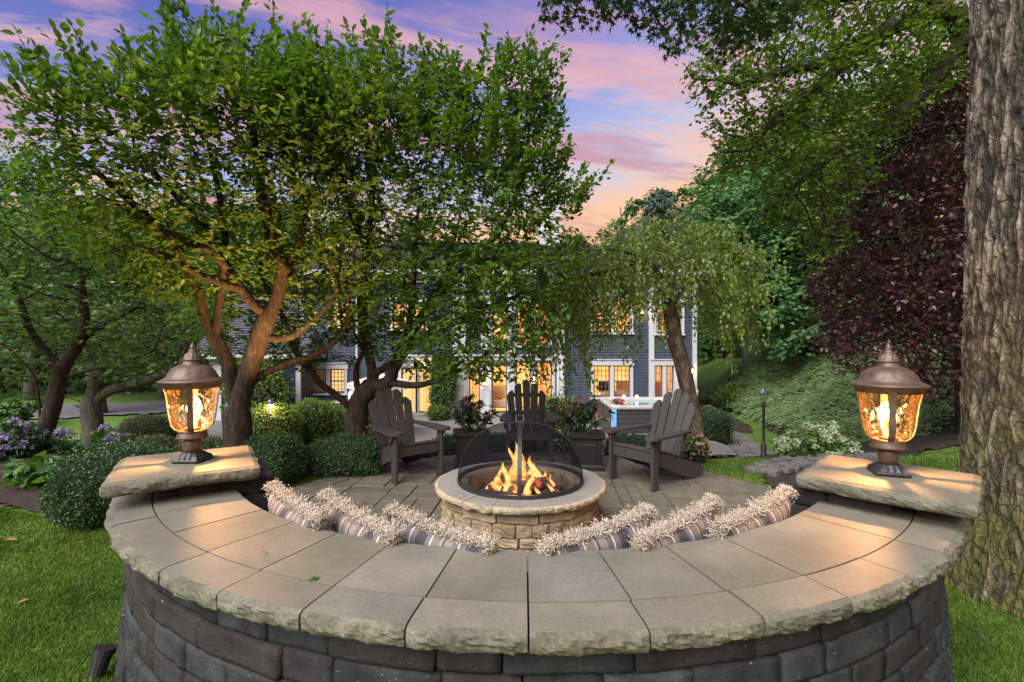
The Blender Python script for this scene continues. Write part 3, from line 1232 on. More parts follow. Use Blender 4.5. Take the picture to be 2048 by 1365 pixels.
def pillar(loc, rz, label, seed):
    t = thing('stone_pillar', loc, label, 'pillar', 'capped pillars ending the curved wall')
    t.rotation_euler = (0, 0, rz)
    rock_slab('cap_stone', 0.575, 0.068, 0.016, seed, t, (0, 0, 0.955), 0)
    st = random.Random(seed)
    # body of stacked blocks, set back over the wall so that only the cap overhangs outside
    toc = Vector((WC.x - loc[0], WC.y - loc[1], 0)).normalized() * 0.17
    sh = Matrix.Rotation(-rz, 3, 'Z') @ toc
    mb = MB().box((sh.x, sh.y, 0.43), (0.36, 0.36, 0.90))
    mb.build('core', M['joint'], t, world=False)
    H = 0.0965
    z = 0.955 - 0.068
    while z > 0:
        hh = min(H, z)
        for s in range(4):
            cuts = (-0.205, st.uniform(-.06, .06), 0.205)
            for a, b in zip(cuts[:-1], cuts[1:]):
                o = place('brick', st.choice(BRICKS), t, False)
                wd = b - a
                c = (a + b) / 2
                off = 0.137
                x, y = [(c, -off), (off, c), (-c, off), (-off, -c)][s]
                o.location = (x + sh.x, y + sh.y, z - hh / 2 - 0.001)
                o.rotation_euler = (0, 0, [math.pi, -math.pi / 2, 0, math.pi / 2][s])
                o.scale = (wd / 0.27 * 0.985, 0.95, hh / 0.093 * 0.97)
        z -= H
    return t


LP = Vector((-1.675, 2.505, 0))
RP = Vector((1.755, 2.255, 0))
pillar(LP, R(32), 'square pillar with a tan slab cap at the left end of the curved wall', 3)
pillar(RP, R(-45), 'square pillar with a tan slab cap at the right end of the curved wall, before the big trunk', 4)


# ------------------------------------------------------------------ lanterns
def glass_mat():
    m, nt, N, L = new_mat('amber_glass')
    tc = N('ShaderNodeTexCoord')
    mp = N('ShaderNodeMapping')
    mp.inputs['Scale'].default_value = (1, 1, 0.55)
    L(tc.outputs['Object'], mp.inputs[0])
    vo = N('ShaderNodeTexVoronoi')
    vo.feature = 'SMOOTH_F1'
    vo.inputs['Scale'].default_value = 38
    L(mp.outputs[0], vo.inputs['Vector'])
    n2 = _noise(nt, mp.outputs[0], 22, 2, 0.5, 0.6)
    ad = N('ShaderNodeMath')
    ad.operation = 'ADD'
    L(vo.outputs['Distance'], ad.inputs[0])
    L(n2, ad.inputs[1])
    bp = N('ShaderNodeBump')
    bp.inputs['Strength'].default_value = 1.0
    bp.inputs['Distance'].default_value = 0.012
    L(ad.outputs[0], bp.inputs['Height'])
    tint = _ramp(nt, ad.outputs[0], [(0.35, (0.88, 0.68, 0.46)), (0.7, (1.0, 0.93, 0.82)), (1.0, (0.97, 0.84, 0.66))])
    tr = N('ShaderNodeBsdfTransparent')
    L(tint, tr.inputs[0])
    gl = N('ShaderNodeBsdfGlossy')
    gl.inputs['Color'].default_value = (1, 0.86, 0.66, 1)
    gl.inputs['Roughness'].default_value = 0.06
    L(bp.outputs[0], gl.inputs['Normal'])
    lw = N('ShaderNodeLayerWeight')
    lw.inputs['Blend'].default_value = 0.35
    L(bp.outputs[0], lw.inputs['Normal'])
    f = N('ShaderNodeMath')
    f.operation = 'MULTIPLY_ADD'
    L(lw.outputs['Fresnel'], f.inputs[0])
    f.inputs[1].default_value = 0.55
    f.inputs[2].default_value = 0.04
    f.use_clamp = True
    mx = N('ShaderNodeMixShader')
    L(f.outputs[0], mx.inputs[0])
    L(tr.outputs[0], mx.inputs[1])
    L(gl.outputs[0], mx.inputs[2])
    o = N('ShaderNodeOutputMaterial')
    L(mx.outputs[0], o.inputs[0])
    return m


def emit(name, col, s):
    m, nt, N, L = new_mat(name)
    e = N('ShaderNodeEmission')
    e.inputs[0].default_value = (*col, 1)
    e.inputs[1].default_value = s
    o = N('ShaderNodeOutputMaterial')
    L(e.outputs[0], o.inputs[0])
    return m


M['amber_glass'] = glass_mat()
M['bulb'] = emit('bulb', (1.0, 0.66, 0.30), 11.0)
M['candle'] = flat_mat('candle_sleeve', (0.55, 0.42, 0.25), 0.5)
GLASS_PROF = [(0.070, 0.176), (0.086, 0.186), (0.105, 0.206), (0.116, 0.245), (0.121, 0.285), (0.126, 0.325), (0.131, 0.365), (0.139, 0.400), (0.147, 0.424)]
LAMP_PTS = []


def pillar_lantern(loc, rz, label, rib0):
    t = thing('post_lantern', loc, label, 'lantern', 'big lanterns on the wall pillars')
    t.rotation_euler = (0, 0, rz)
    t.scale = (0.83, 0.83, 0.90)
    # base: square foot, fluted flare, stem
    mb = MB().box((0, 0, 0.011), (0.165, 0.165, 0.022), None, 0.008)
    n = 48
    vs_, fs_ = [], []
    prof = [(0.080, 0.022), (0.072, 0.034), (0.060, 0.046), (0.052, 0.054)]
    for r, z in prof:
        for k in range(n):
            a = 2 * math.pi * k / n
            sq = 1 / max(abs(math.cos(a)), abs(math.sin(a)))
            f = (z - 0.022) / 0.032
            rr = r * ((sq * 0.96) * (1 - f) + f) * (1 + 0.05 * math.cos(a * 16) * (1 - 0.3 * f))
            vs_.append((rr * math.cos(a), rr * math.sin(a), z))
    for i in range(3):
        for k in range(n):
            fs_.append((i * n + k, i * n + (k + 1) % n, (i + 1) * n + (k + 1) % n, (i + 1) * n + k))
    mb.add(vs_, fs_)
    mb.build('foot', M['black_iron'], t, world=False)
    MB().lathe([(0.050, 0.052), (0.050, 0.112), (0.046, 0.122), (0.038, 0.132), (0.037, 0.152)], n=28).build('stem', M['bronze'], t, True, False)
    MB().lathe([(0.030, 0.133), (0.088, 0.136), (0.089, 0.142), (0.078, 0.158), (0.075, 0.172), (0.077, 0.178), (0.0, 0.179)], n=36, cap=False).build(
        'cup', M['bronze'], t, True, False)
    gl = []
    for r, z in GLASS_PROF:
        gl.append((r, z))
    MB().lathe(gl, n=48, cap=False).build('glass', M['amber_glass'], t, True, False)
    for k in range(4):
        a = rib0 + k * math.pi / 2
        mb = MB()
        vs_, fs_ = [], []
        prof = [(r + 0.003, z) for r, z in GLASS_PROF]
        prof = [(0.076, 0.170)] + prof + [(0.150, 0.436)]
        for r, z in prof:
            wv = 0.016
            c = Vector((r * math.cos(a), r * math.sin(a), z))
            rad = Vector((math.cos(a), math.sin(a), 0))
            tg = Vector((-math.sin(a), math.cos(a), 0))
            for s, o in ((-1, 0), (-1, 0.006), (1, 0.006), (1, 0)):
                vs_.append(c + tg * wv * s + rad * o)
        for i in range(len(prof) - 1):
            for j in range(4):
                j2 = (j + 1) % 4
                fs_.append((i * 4 + j, i * 4 + j2, (i + 1) * 4 + j2, (i + 1) * 4 + j))
        mb.add(vs_, fs_).build('rib', M['bronze'], t, world=False)
    # roof with shallow lobes
    n = 64
    prof = [(0.140, 0.424), (0.152, 0.422), (0.160, 0.440), (0.172, 0.452), (0.184, 0.458), (0.184, 0.462), (0.165, 0.470), (0.146, 0.480), (0.139, 0.488),
            (0.138, 0.492), (0.133, 0.496), (0.126, 0.512), (0.112, 0.530), (0.092, 0.544), (0.068, 0.553), (0.055, 0.556), (0.053, 0.570), (0.052, 0.578),
            (0.0, 0.579)]
    vs_, fs_ = [], []
    for r, z in prof:
        for k in range(n):
            a = 2 * math.pi * k / n
            rr = r * (1 + (0.022 * abs(math.sin(a * 6)) - 0.01 if 0.493 < z < 0.552 else 0))
            vs_.append((rr * math.cos(a), rr * math.sin(a), z))
    for i in range(len(prof) - 1):
        for k in range(n):
            fs_.append((i * n + k, i * n + (k + 1) % n, (i + 1) * n + (k + 1) % n, (i + 1) * n + k))
    MB().add(vs_, fs_).build('roof', M['bronze'], t, True, False)
    vs_, fs_ = [], []
    prof = [(0.056, 0.5795), (0.058, 0.583), (0.048, 0.588), (0.046, 0.600), (0.038, 0.614), (0.026, 0.622), (0.024, 0.626), (0.026, 0.630), (0.018, 0.636),
            (0.014, 0.644), (0.017, 0.650), (0.013, 0.660), (0.006, 0.672), (0.0, 0.682)]
    for r, z in prof:
        for k in range(n):
            a = 2 * math.pi * k / n
            rr = r * (1 + (0.05 * math.cos(a * 12) if 0.59 < z < 0.62 else 0))
            vs_.append((rr * math.cos(a), rr * math.sin(a), z))
    for i in range(len(prof) - 1):
        for k in range(n):
            fs_.append((i * n + k, i * n + (k + 1) % n, (i + 1) * n + (k + 1) % n, (i + 1) * n + k))
    MB().add(vs_, fs_).build('finial', M['bronze'], t, True, False)
    # candle cluster
    MB().lathe([(0.0, 0.179), (0.045, 0.180), (0.045, 0.192), (0.015, 0.20), (0.013, 0.225), (0.0, 0.226)], n=16, cap=False).build('candle_holder', M['bronze'], t, True, False)
    for k in range(3):
        a = 2.1 * k + 0.6 - rz
        c = (0.034 * math.cos(a), 0.034 * math.sin(a), 0)
        sl = MB().lathe([(0.010, 0.195), (0.010, 0.272)], c, 10).build('candle_sleeve', M['candle'], t, True, False)
        MB().lathe([(0.006, 0.272), (0.014, 0.288), (0.0165, 0.302), (0.012, 0.322), (0.005, 0.342), (0.001, 0.356)], c, 12).build('bulb', M['bulb'], sl, True, False)
        # the light of this bulb
        ld = bpy.data.lights.new('lantern_light', 'POINT')
        if k:
            continue
        ld.energy = 26.0
        ld.color = (1.0, 0.50, 0.19)
        ld.shadow_soft_size = 0.012
        lo = bpy.data.objects.new('lantern_light', ld)
        lo.parent = t
        lo.location = (0, 0, 0.33)
        COL.objects.link(lo)
    return t


pillar_lantern((LP.x + 0.02, LP.y + 0.0, 0.9565), R(0), 'weathered bronze lantern with lit candle bulbs on the left pillar cap', R(-62))
pillar_lantern((RP.x, RP.y + 0.0, 0.9565), R(-20), 'weathered bronze lantern with lit candle bulbs on the right pillar cap, beside the big trunk', R(-100))


# ------------------------------------------------------------------ fire pit
def ledge_stone(seed, w=0.22, h=0.085, d=0.10):
    bm = bmesh.new()
    bmesh.ops.create_cube(bm, size=1)
    bmesh.ops.subdivide_edges(bm, edges=bm.edges[:], cuts=5, use_grid_fill=True)
    off = Vector((seed * 4.1, seed * 2.3, -seed))
    for v in bm.verts:
        p = Vector((v.co.x * w, v.co.y * d, v.co.z * h))
        hw = Vector((w / 2, d / 2, h / 2))
        b = 0.012
        q = Vector([max(-hw[i] + b, min(hw[i] - b, p[i])) for i in range(3)])
        e = p - q
        if e.length > 1e-6:
            p = q + e.normalized() * min(e.length, b)
        if v.co.y > 0.2:
            p.y += 0.022 * rock_noise(p + off, 15) + 0.004
        p.x += 0.006 * noise.noise(p * 12 + off)
        p.z += 0.006 * noise.noise(p * 12 - off)
        v.co = p
    me = bpy.data.meshes.new('ledge_stone')
    bm.to_mesh(me)
    bm.free()
    me.materials.append(M['pit_stone'])
    return me


LEDGE = [ledge_stone(i) for i in range(8)]


def build_pit():
    t = thing('fire_pit', PIT, 'round tan stone fire pit with a pale capped rim in the middle of the patio', 'fire pit')
    th, zt = 0.058, 0.40
    cuts = [232 + a for a in (0, 22.5, 46, 84, 128, 172, 214, 256, 300, 332, 360)]
    cuts = [232, 252.5, 289, 331, 370, 412, 452, 500, 548, 592]
    for k, (a, b) in enumerate(zip(cuts[:-1], cuts[1:])):
        cap_wedge('cap_stone', R(a), R(b), 0.475, 0.70, True, zt, th, t, M['pit_cap'], M['pit_edge'], PIT, True, 90 + k * 2.1, 0.014)
    st = random.Random(21)
    z = zt - th
    for c, hh in enumerate((0.085, 0.10, 0.075, 0.09)):
        hh = min(hh, z)
        a = st.uniform(0, 0.3)
        a_end = a + 2 * math.pi
        while a < a_end - 0.02:
            wd = st.choice([0.12, 0.17, 0.21, 0.26, 0.30])
            da = min(wd / 0.63, a_end - a)
            am = a + da / 2
            o = place('ledge_stone', st.choice(LEDGE), t)
            r = 0.60 + st.uniform(-.012, .010)
            o.location = (PIT.x + r * math.cos(am), PIT.y + r * math.sin(am), z - hh / 2)
            o.rotation_euler = (0, R(180) * st.choice((0, 1)), am - math.pi / 2)
            o.scale = (da * 0.64 / 0.22 * 0.97, 1, hh / 0.085 * 0.95)
            a += da
        z -= hh
    MB().lathe([(0.588, 0.001), (0.588, zt - th - 0.001), (0.49, zt - th - 0.001), (0.49, 0.10), (0.0, 0.10)], PIT, 48, False).build('core', M['joint'], t)
    MB().lathe([(0.474, zt + 0.002), (0.452, zt + 0.004), (0.448, zt - 0.03), (0.445, 0.13)], PIT, 48, False).build('liner', M['sooty'], t, True)
    MB().lathe([(0.445, 0.25), (0.3, 0.27), (0.1, 0.28), (0.0, 0.28)], PIT, 32, False).build('ash_bed', M['ash'], t, True)


M['sooty'] = surf_mat('sooty', [(0.05, 0.042, 0.034), (0.14, 0.12, 0.09), (0.20, 0.17, 0.13)], 9, 60, 0.95, 0.6, 0.01)
M['ash'] = surf_mat('ash', [(0.012, 0.010, 0.010), (0.05, 0.04, 0.035), (0.14, 0.12, 0.11)], 14, 90, 0.95, 0.9, 0.03)


def log_mat():
    m, nt, N, L = new_mat('burning_log')
    tc = N('ShaderNodeTexCoord')
    n1 = _noise(nt, tc.outputs['Object'], 16, 5, 0.65)
    n2 = _noise(nt, tc.outputs['Object'], 60, 3, 0.6)
    b = N('ShaderNodeBsdfPrincipled')
    L(_ramp(nt, n2, [(0.3, (0.012, 0.010, 0.009)), (0.7, (0.06, 0.045, 0.04))]), b.inputs['Base Color'])
    b.inputs['Roughness'].default_value = 0.95
    L(_ramp(nt, n1, [(0.55, (0, 0, 0)), (0.62, (0.35, 0.03, 0.005)), (0.75, (1.0, 0.22, 0.03))]), b.inputs['Emission Color'])
    b.inputs['Emission Strength'].default_value = 0.9
    bp = N('ShaderNodeBump')
    bp.inputs['Strength'].default_value = 0.8
    bp.inputs['Distance'].default_value = 0.01
    L(n2, bp.inputs['Height'])
    L(bp.outputs[0], b.inputs['Normal'])
    o = N('ShaderNodeOutputMaterial')
    L(b.outputs[0], o.inputs[0])
    return m


M['log'] = log_mat()


def flame_mat():
    m, nt, N, L = new_mat('flame')
    tc = N('ShaderNodeTexCoord')
    lw = N('ShaderNodeLayerWeight')
    lw.inputs['Blend'].default_value = 0.45
    n = _noise(nt, tc.outputs['Object'], 14, 3, 0.5, 0.5)
    inv = N('ShaderNodeMath')
    inv.operation = 'SUBTRACT'
    inv.inputs[0].default_value = 1.0
    L(lw.outputs['Facing'], inv.inputs[1])
    p = N('ShaderNodeMath')
    p.operation = 'MULTIPLY'
    L(inv.outputs[0], p.inputs[0])
    fr = _ramp(nt, n, [(0.30, (0.05,) * 3), (0.62, (1, 1, 1))])
    L(fr, p.inputs[1])
    col = _ramp(nt, p.outputs[0], [(0.0, (1.0, 0.12, 0.01)), (0.35, (1.0, 0.33, 0.05)), (0.75, (1.0, 0.62, 0.20))])
    e = N('ShaderNodeEmission')
    L(col, e.inputs[0])
    e.inputs[1].default_value = 0.95
    tr = N('ShaderNodeBsdfTransparent')
    mx = N('ShaderNodeMixShader')
    fa = N('ShaderNodeMath')
    fa.operation = 'MULTIPLY'
    fa.use_clamp = True
    L(p.outputs[0], fa.inputs[0])
    fa.inputs[1].default_value = 1.5
    L(fa.outputs[0], mx.inputs[0])
    L(tr.outputs[0], mx.inputs[1])
    L(e.outputs[0], mx.inputs[2])
    o = N('ShaderNodeOutputMaterial')
    L(mx.outputs[0], o.inputs[0])
    return m


M['flame'] = flame_mat()
build_pit()


def build_fire():
    st = random.Random(3)
    logs = [((-0.26, 0.05, 0.31), (0.22, -0.08, 0.40), 0.058, 'charred log glowing at the left side of the fire'),
            ((-0.12, -0.24, 0.30), (0.10, 0.18, 0.38), 0.060, 'charred log lying from front to back through the fire'),
            ((0.30, -0.12, 0.30), (-0.04, 0.10, 0.44), 0.052, 'charred log leaning up from the right side of the fire'),
            ((-0.32, -0.12, 0.31), (0.04, -0.28, 0.32), 0.044, 'thin glowing log at the front left of the fire'),
            ((0.10, -0.29, 0.31), (0.35, 0.02, 0.32), 0.042, 'thin dark log at the front right of the fire')]
    for a, b, r, lab in logs:
        a, b = Vector(a) + PIT, Vector(b) + PIT
        n = 7
        pts = [a.lerp(b, i / n) + Vector((st.uniform(-.006, .006),) * 3) for i in range(n + 1)]
        o = MB().tube(pts, [r * st.uniform(.82, 1.12) for _ in pts], 9).build('burning_log', M['log'])
        tag(o, lab, 'log', 'logs burning in the fire pit')
    # flames: twisted licking tongues, one mass
    mb = MB()
    spec = [(-0.06, 0.02, 0.34, 0.060, 0.36), (-0.10, -0.02, 0.26, 0.052, 0.32), (-0.03, 0.05, 0.36, 0.050, 0.38), (-0.17, 0.0, 0.22, 0.044, 0.32),
            (0.12, 0.03, 0.27, 0.040, 0.36), (0.16, 0.0, 0.24, 0.034, 0.33), (0.20, -0.04, 0.17, 0.036, 0.31), (0.06, -0.10, 0.17, 0.040, 0.33),
            (0.25, -0.12, 0.14, 0.032, 0.30), (-0.05, -0.18, 0.15, 0.034, 0.30), (0.14, -0.20, 0.14, 0.036, 0.29), (-0.22, -0.08, 0.13, 0.028, 0.30),
            (0.02, -0.02, 0.26, 0.046, 0.36), (0.28, 0.04, 0.14, 0.024, 0.31), (-0.01, 0.10, 0.28, 0.040, 0.36), (-0.12, -0.14, 0.13, 0.032, 0.31),
            (0.08, 0.06, 0.20, 0.036, 0.36), (-0.27, 0.02, 0.10, 0.022, 0.30), (0.01, -0.24, 0.10, 0.028, 0.29), (0.20, 0.10, 0.16, 0.026, 0.32)]
    for x, y, h, r, z0 in spec:
        n = 12
        ph = st.uniform(0, 6.28)
        sw = st.uniform(.022, .050)
        lean = st.uniform(-.03, .05)
        pts, rad = [], []
        for i in range(n + 1):
            t = i / n
            pts.append(Vector((PIT.x + x + sw * math.sin(ph + t * 5.5) * t + lean * t, PIT.y + y + 0.6 * sw * math.cos(ph + t * 4) * t, z0 + h * t - 0.02)))
            rad.append(max(0.002, r * (math.sin(math.pi * min(1, 0.18 + t * 0.82)) ** 0.8) * (1 - 0.55 * t) * (1 + 0.25 * math.sin(ph * 2 + t * 9))))
        mb.tube(pts, rad, 10)
    o = mb.build('flames', M['flame'], None, True)
    tag(o, 'yellow flames licking up from the logs in the fire pit', 'fire', kind='stuff')
    ld = bpy.data.lights.new('fire_light', 'POINT')
    ld.energy = 9.0
    ld.color = (1.0, 0.45, 0.14)
    ld.shadow_soft_size = 0.12
    lo = bpy.data.objects.new('fire_light', ld)
    lo.location = PIT + Vector((0, 0, 0.50))
    COL.objects.link(lo)


build_fire()


def build_screen():
    m, nt, N, L = new_mat('wire_mesh')
    tr = N('ShaderNodeBsdfTransparent')
    tr.inputs[0].default_value = (0.92, 0.93, 0.97, 1)
    df = N('ShaderNodeBsdfPrincipled')
    df.inputs['Base Color'].default_value = (0.006, 0.007, 0.010, 1)
    df.inputs['Roughness'].default_value = 0.8
    df.inputs['Specular IOR Level'].default_value = 0.1
    lw = N('ShaderNodeLayerWeight')
    lw.inputs['Blend'].default_value = 0.3
    f = N('ShaderNodeMath')
    f.operation = 'MULTIPLY_ADD'
    L(lw.outputs['Facing'], f.inputs[0])
    f.inputs[1].default_value = 0.42
    f.inputs[2].default_value = 0.24
    mx = N('ShaderNodeMixShader')
    L(f.outputs[0], mx.inputs[0])
    L(tr.outputs[0], mx.inputs[1])
    L(df.outputs[0], mx.inputs[2])
    o = N('ShaderNodeOutputMaterial')
    L(mx.outputs[0], o.inputs[0])
    z0 = 0.405
    rr, hh = 0.525, 0.47
    t = thing('spark_screen', PIT + Vector((0, 0, z0)), 'domed black wire mesh spark screen standing over the fire', 'fire screen')
    prof = []
    for k in range(15):
        a = (math.pi / 2) * k / 14
        prof.append((max(0.001, rr * math.cos(a) ** 0.85), z0 + 0.02 + hh * math.sin(a)))
    MB().lathe(prof, PIT, 64, False).build('mesh_dome', m, t, True)
    ring = [PIT + Vector((rr * math.cos(2 * math.pi * k / 64), rr * math.sin(2 * math.pi * k / 64), z0 + 0.014)) for k in range(65)]
    vs_, fs_ = [], []
    n = 64
    for r, z in ((rr - 0.012, 0), (rr + 0.012, 0), (rr + 0.010, 0.028), (rr - 0.008, 0.028)):
        for k in range(n):
            a = 2 * math.pi * k / n
            vs_.append(PIT + Vector((r * math.cos(a), r * math.sin(a), z0 + z)))
    for i in range(4):
        for k in range(n):
            i2, k2 = (i + 1) % 4, (k + 1) % n
            fs_.append((i * n + k, i * n + k2, i2 * n + k2, i2 * n + k))
    MB().add(vs_, fs_).build('base_ring', M['black_iron'], t)
    for q in range(4):
        a = R(-90 - 1.5) + q * math.pi / 2
        mb = MB()
        vs_, fs_ = [], []
        for r, z in [(rr + 0.005, z0)] + prof[:-1] + [(0.02, z0 + 0.02 + hh)]:
            c = PIT + Vector((r * math.cos(a), r * math.sin(a), z))
            rad = Vector((math.cos(a), math.sin(a), 0.35 * (z - z0) / hh + 0.1)).normalized()
            tg = Vector((-math.sin(a), math.cos(a), 0))
            w = 0.017
            for s, o_ in ((-1, 0.001), (-1, 0.007), (1, 0.007), (1, 0.001)):
                vs_.append(c + tg * w * s + rad * o_)
        m_ = len(vs_) // 4
        for i in range(m_ - 1):
            for j in range(4):
                j2 = (j + 1) % 4
                fs_.append((i * 4 + j, i * 4 + j2, (i + 1) * 4 + j2, (i + 1) * 4 + j))
        mb.add(vs_, fs_).build('strap', M['black_iron'], t)
    top = z0 + 0.02 + hh
    pts = [PIT + Vector((0.055 * math.cos(math.pi * k / 10), 0, top + 0.005 + 0.05 * math.sin(math.pi * k / 10))) for k in range(11)]
    MB().tube(pts, 0.004, 6).build('handle', M['black_iron'], t)
    MB().box(PIT + Vector((0, 0, top + 0.004)), (0.05, 0.05, 0.012), None, 0.003).build('top_plate', M['black_iron'], t)


build_screen()

# ================================================================== ADIRONDACK CHAIRS
def slat_outline(w0, w1, h, r):
    """Board that widens upwards and ends in a rounded top."""
    pts = [(-w0 / 2, 0), (w0 / 2, 0), (w1 / 2, h - r)]
    for k in range(1, 8):
        a = math.pi * k / 8
        pts.append((w1 / 2 * math.cos(a), h - r + r * math.sin(a)))
    pts.append((-w1 / 2, h - r))
    return pts


def make_chair(loc, rz, label):
    t = thing('adirondack_chair', loc, label, 'chair', 'dark adirondack chairs around the fire pit')
    t.rotation_euler = (0, 0, rz)
    mat = M['chair']
    I = Matrix.Identity(3)
    YZ = Matrix(((0, 0, 1), (1, 0, 0), (0, 1, 0)))       # outline (y,z) extruded along x
    for s in (-1, 1):
        MB().box((s * 0.285, -0.30, 0.27), (0.036, 0.105, 0.54), None, 0.005).build('front_leg', mat, t, world=False)
        MB().extrude([(-0.36, 0.535), (-0.25, 0.535), (-0.25, 0.42), (-0.28, 0.44), (-0.33, 0.50)], 0.03, YZ, (s * 0.318, 0, 0)).build('arm_bracket', mat, t, world=False)
        # side stringer: from the front leg down to a rounded heel behind
        o = [(-0.315, 0.285), (0.10, 0.12), (0.40, 0.012), (0.56, 0.0), (0.63, 0.03), (0.64, 0.085), (0.56, 0.155), (0.30, 0.235), (0.16, 0.275), (0.02, 0.325),
             (-0.14, 0.365), (-0.315, 0.385)]
        MB().extrude(o, 0.03, YZ, (s * 0.245, 0, 0)).build('rear_leg', mat, t, world=False)
        # arm: waisted plank
        out = []
        pts = [(0.215, 0.40), (0.222, 0.20), (0.225, 0.0), (0.215, -0.20), (0.212, -0.34), (0.225, -0.40), (0.26, -0.432), (0.31, -0.44), (0.355, -0.42), (0.382, -0.37),
               (0.385, -0.28), (0.372, -0.10), (0.345, 0.10), (0.31, 0.28), (0.285, 0.40)]
        out = [(x * s, y) for x, y in pts]
        if s < 0:
            out = out[::-1]
        MB().extrude(out, 0.026, I, (0, 0, 0.553)).build('arm', mat, t, world=False)
    # apron and seat boards
    MB().box((0, -0.300, 0.335), (0.53, 0.028, 0.115), None, 0.006).build('apron', mat, t, world=False)
    zs = [(-0.275, 0.402), (-0.165, 0.385), (-0.055, 0.358), (0.055, 0.328), (0.155, 0.297)]
    for k, (y, z) in enumerate(zs):
        tl = Matrix.Rotation(R(-7 - 3 * k), 3, 'X')
        MB().box((0, y, z), (0.53 if k == 0 else 0.46, 0.098, 0.022), tl, 0.005).build('seat_slat', mat, t, world=False)
    # fan back
    tilt = R(24)
    base = Vector((0, 0.20, 0.235))
    for k in range(5):
        q = k - 2
        fan = R(-2.6 * q)
        h = [0.70, 0.80, 0.835, 0.80, 0.70][k]
        out = slat_outline(0.084, 0.104, h, 0.055 if q == 0 else 0.045)
        if q:
            # outer boards are cut sloping, higher towards the middle
            out = [(x, y - (0.035 * abs(q)) * (0.5 + (x / 0.104) * (1 if q > 0 else -1)) * (y > h - 0.12)) for x, y in out]
        Mx = Matrix.Rotation(-tilt, 3, 'X') @ Matrix.Rotation(R(90), 3, 'X') @ Matrix.Rotation(fan, 3, 'Z')
        bow = 0.012 * (2 - abs(q)) * 0.6
        MB().extrude(out, 0.020, Mx, base + Vector((q * 0.090, bow - 0.0, 0))).build('back_slat', mat, t, world=False)
    d = Vector((0, math.sin(tilt), math.cos(tilt)))
    nrm = Vector((0, math.cos(tilt), -math.sin(tilt)))
    for h, w in ((0.10, 0.46), (0.355, 0.60), (0.62, 0.47)):
        c = base + d * h + nrm * 0.030
        MB().box(c, (w, 0.026, 0.055), Matrix.Rotation(-tilt, 3, 'X'), 0.004).build('back_brace', mat, t, world=False)
    MB().box((0, 0.395, 0.527), (0.66, 0.055, 0.024), None, 0.004).build('arm_rail', mat, t, world=False)
    return t


def chair_at(fc, face, label):
    """fc: middle of the front feet; face: facing direction."""
    d = Vector((face[0], face[1], 0)).normalized()
    c = Vector((fc[0], fc[1], 0.03)) - d * 0.30
    return make_chair(c, math.atan2(d.x, -d.y), label)


chair_at((-1.066, 5.49), (0.62, -0.78), 'dark slatted adirondack chair left of the fire pit, before the trunk and hedge')
chair_at((1.317, 5.27), (-0.80, -0.60), 'dark slatted adirondack chair right of the fire pit, by the leaning trunk')
chair_at((0.225, 6.30), (0.02, -1.0), 'dark slatted adirondack chair behind the fire screen, between the two planters')


# ================================================================== leaves and flowers (vectorised)
def T_leaf(w=0.27, fold=0.10, droop=0.10):
    v = np.array([[0, 0, 0], [0.33, 0, -0.02], [0.70, 0, -0.03 - droop * .4], [1, 0, -droop],
                  [0.30, -w * .92, fold], [0.66, -w * .78, fold * .6 - droop * .3], [0.30, w * .92, fold], [0.66, w * .78, fold * .6 - droop * .3]])
    f = [(0, 1, 4, 4), (1, 2, 5, 4), (2, 3, 5, 5), (1, 0, 6, 6), (2, 1, 6, 7), (3, 2, 7, 7)]
    f3 = [(0, 1, 4), (1, 2, 5), (1, 5, 4), (2, 3, 5), (1, 0, 6), (2, 1, 6), (2, 6, 7), (3, 2, 7)]
    return v, np.array(f3)


def T_kite(w=0.3, fold=0.08):
    v = np.array([[0, 0, 0], [0.45, -w, fold], [1, 0, 0], [0.45, w, fold]])
    return v, np.array([(0, 2, 1), (0, 3, 2)])


def T_star():
    """Small lobed leaf."""
    v, f = [[0.1, 0, 0]], []
    for k in range(5):
        a = R(-110 + 55 * k)
        l = [0.55, 0.8, 1.0, 0.8, 0.55][k]
        v += [[0.1 + l * math.cos(a), l * math.sin(a) * 0.8, 0.05]]
        a2 = a + R(27)
        v += [[0.1 + 0.3 * math.cos(a2), 0.26 * math.sin(a2), 0.0]]
    n = len(v) - 1
    for i in range(n):
        f.append((0, 1 + i, 1 + (i + 1) % n))
    return np.array(v), np.array(f)


def unit(a):
    return a / np.maximum(np.linalg.norm(a, axis=-1, keepdims=True), 1e-9)


def leaves_geo(pos, dr, up, size, tmpl, width=None):
    tv, tf = tmpl
    dr = unit(dr)
    side = unit(np.cross(up, dr))
    up2 = np.cross(dr, side)
    n = len(pos)
    w = np.ones(n) if width is None else width
    V = pos[:, None, :] + size[:, None, None] * (tv[None, :, 0:1] * dr[:, None, :] + (tv[None, :, 1:2] * w[:, None, None]) * side[:, None, :] + tv[None, :, 2:3] * up2[:, None, :])
    Fc = tf[None] + (np.arange(n) * len(tv))[:, None, None]
    return V.reshape(-1, 3), Fc.reshape(-1, 3)


def leaf_stuff(name, pos, dr, up, size, tmpl, mat, parent=None, width=None, kind='stuff', world=True):
    V, Fc = leaves_geo(pos, dr, up, size, tmpl, width)
    o = place(name, mesh_np(name, V, Fc, mat), parent, world)
    if kind:
        o['kind'] = kind
    return o


TL = T_leaf()
TLB = T_leaf(0.36, 0.10, 0.14)
TK = T_kite()
TKN = T_kite(0.16, 0.04)
TS = T_star()


def rand_dirs(n, up_bias=0.0):
    v = rng.normal(size=(n, 3))
    v[:, 2] += up_bias
    return unit(v)


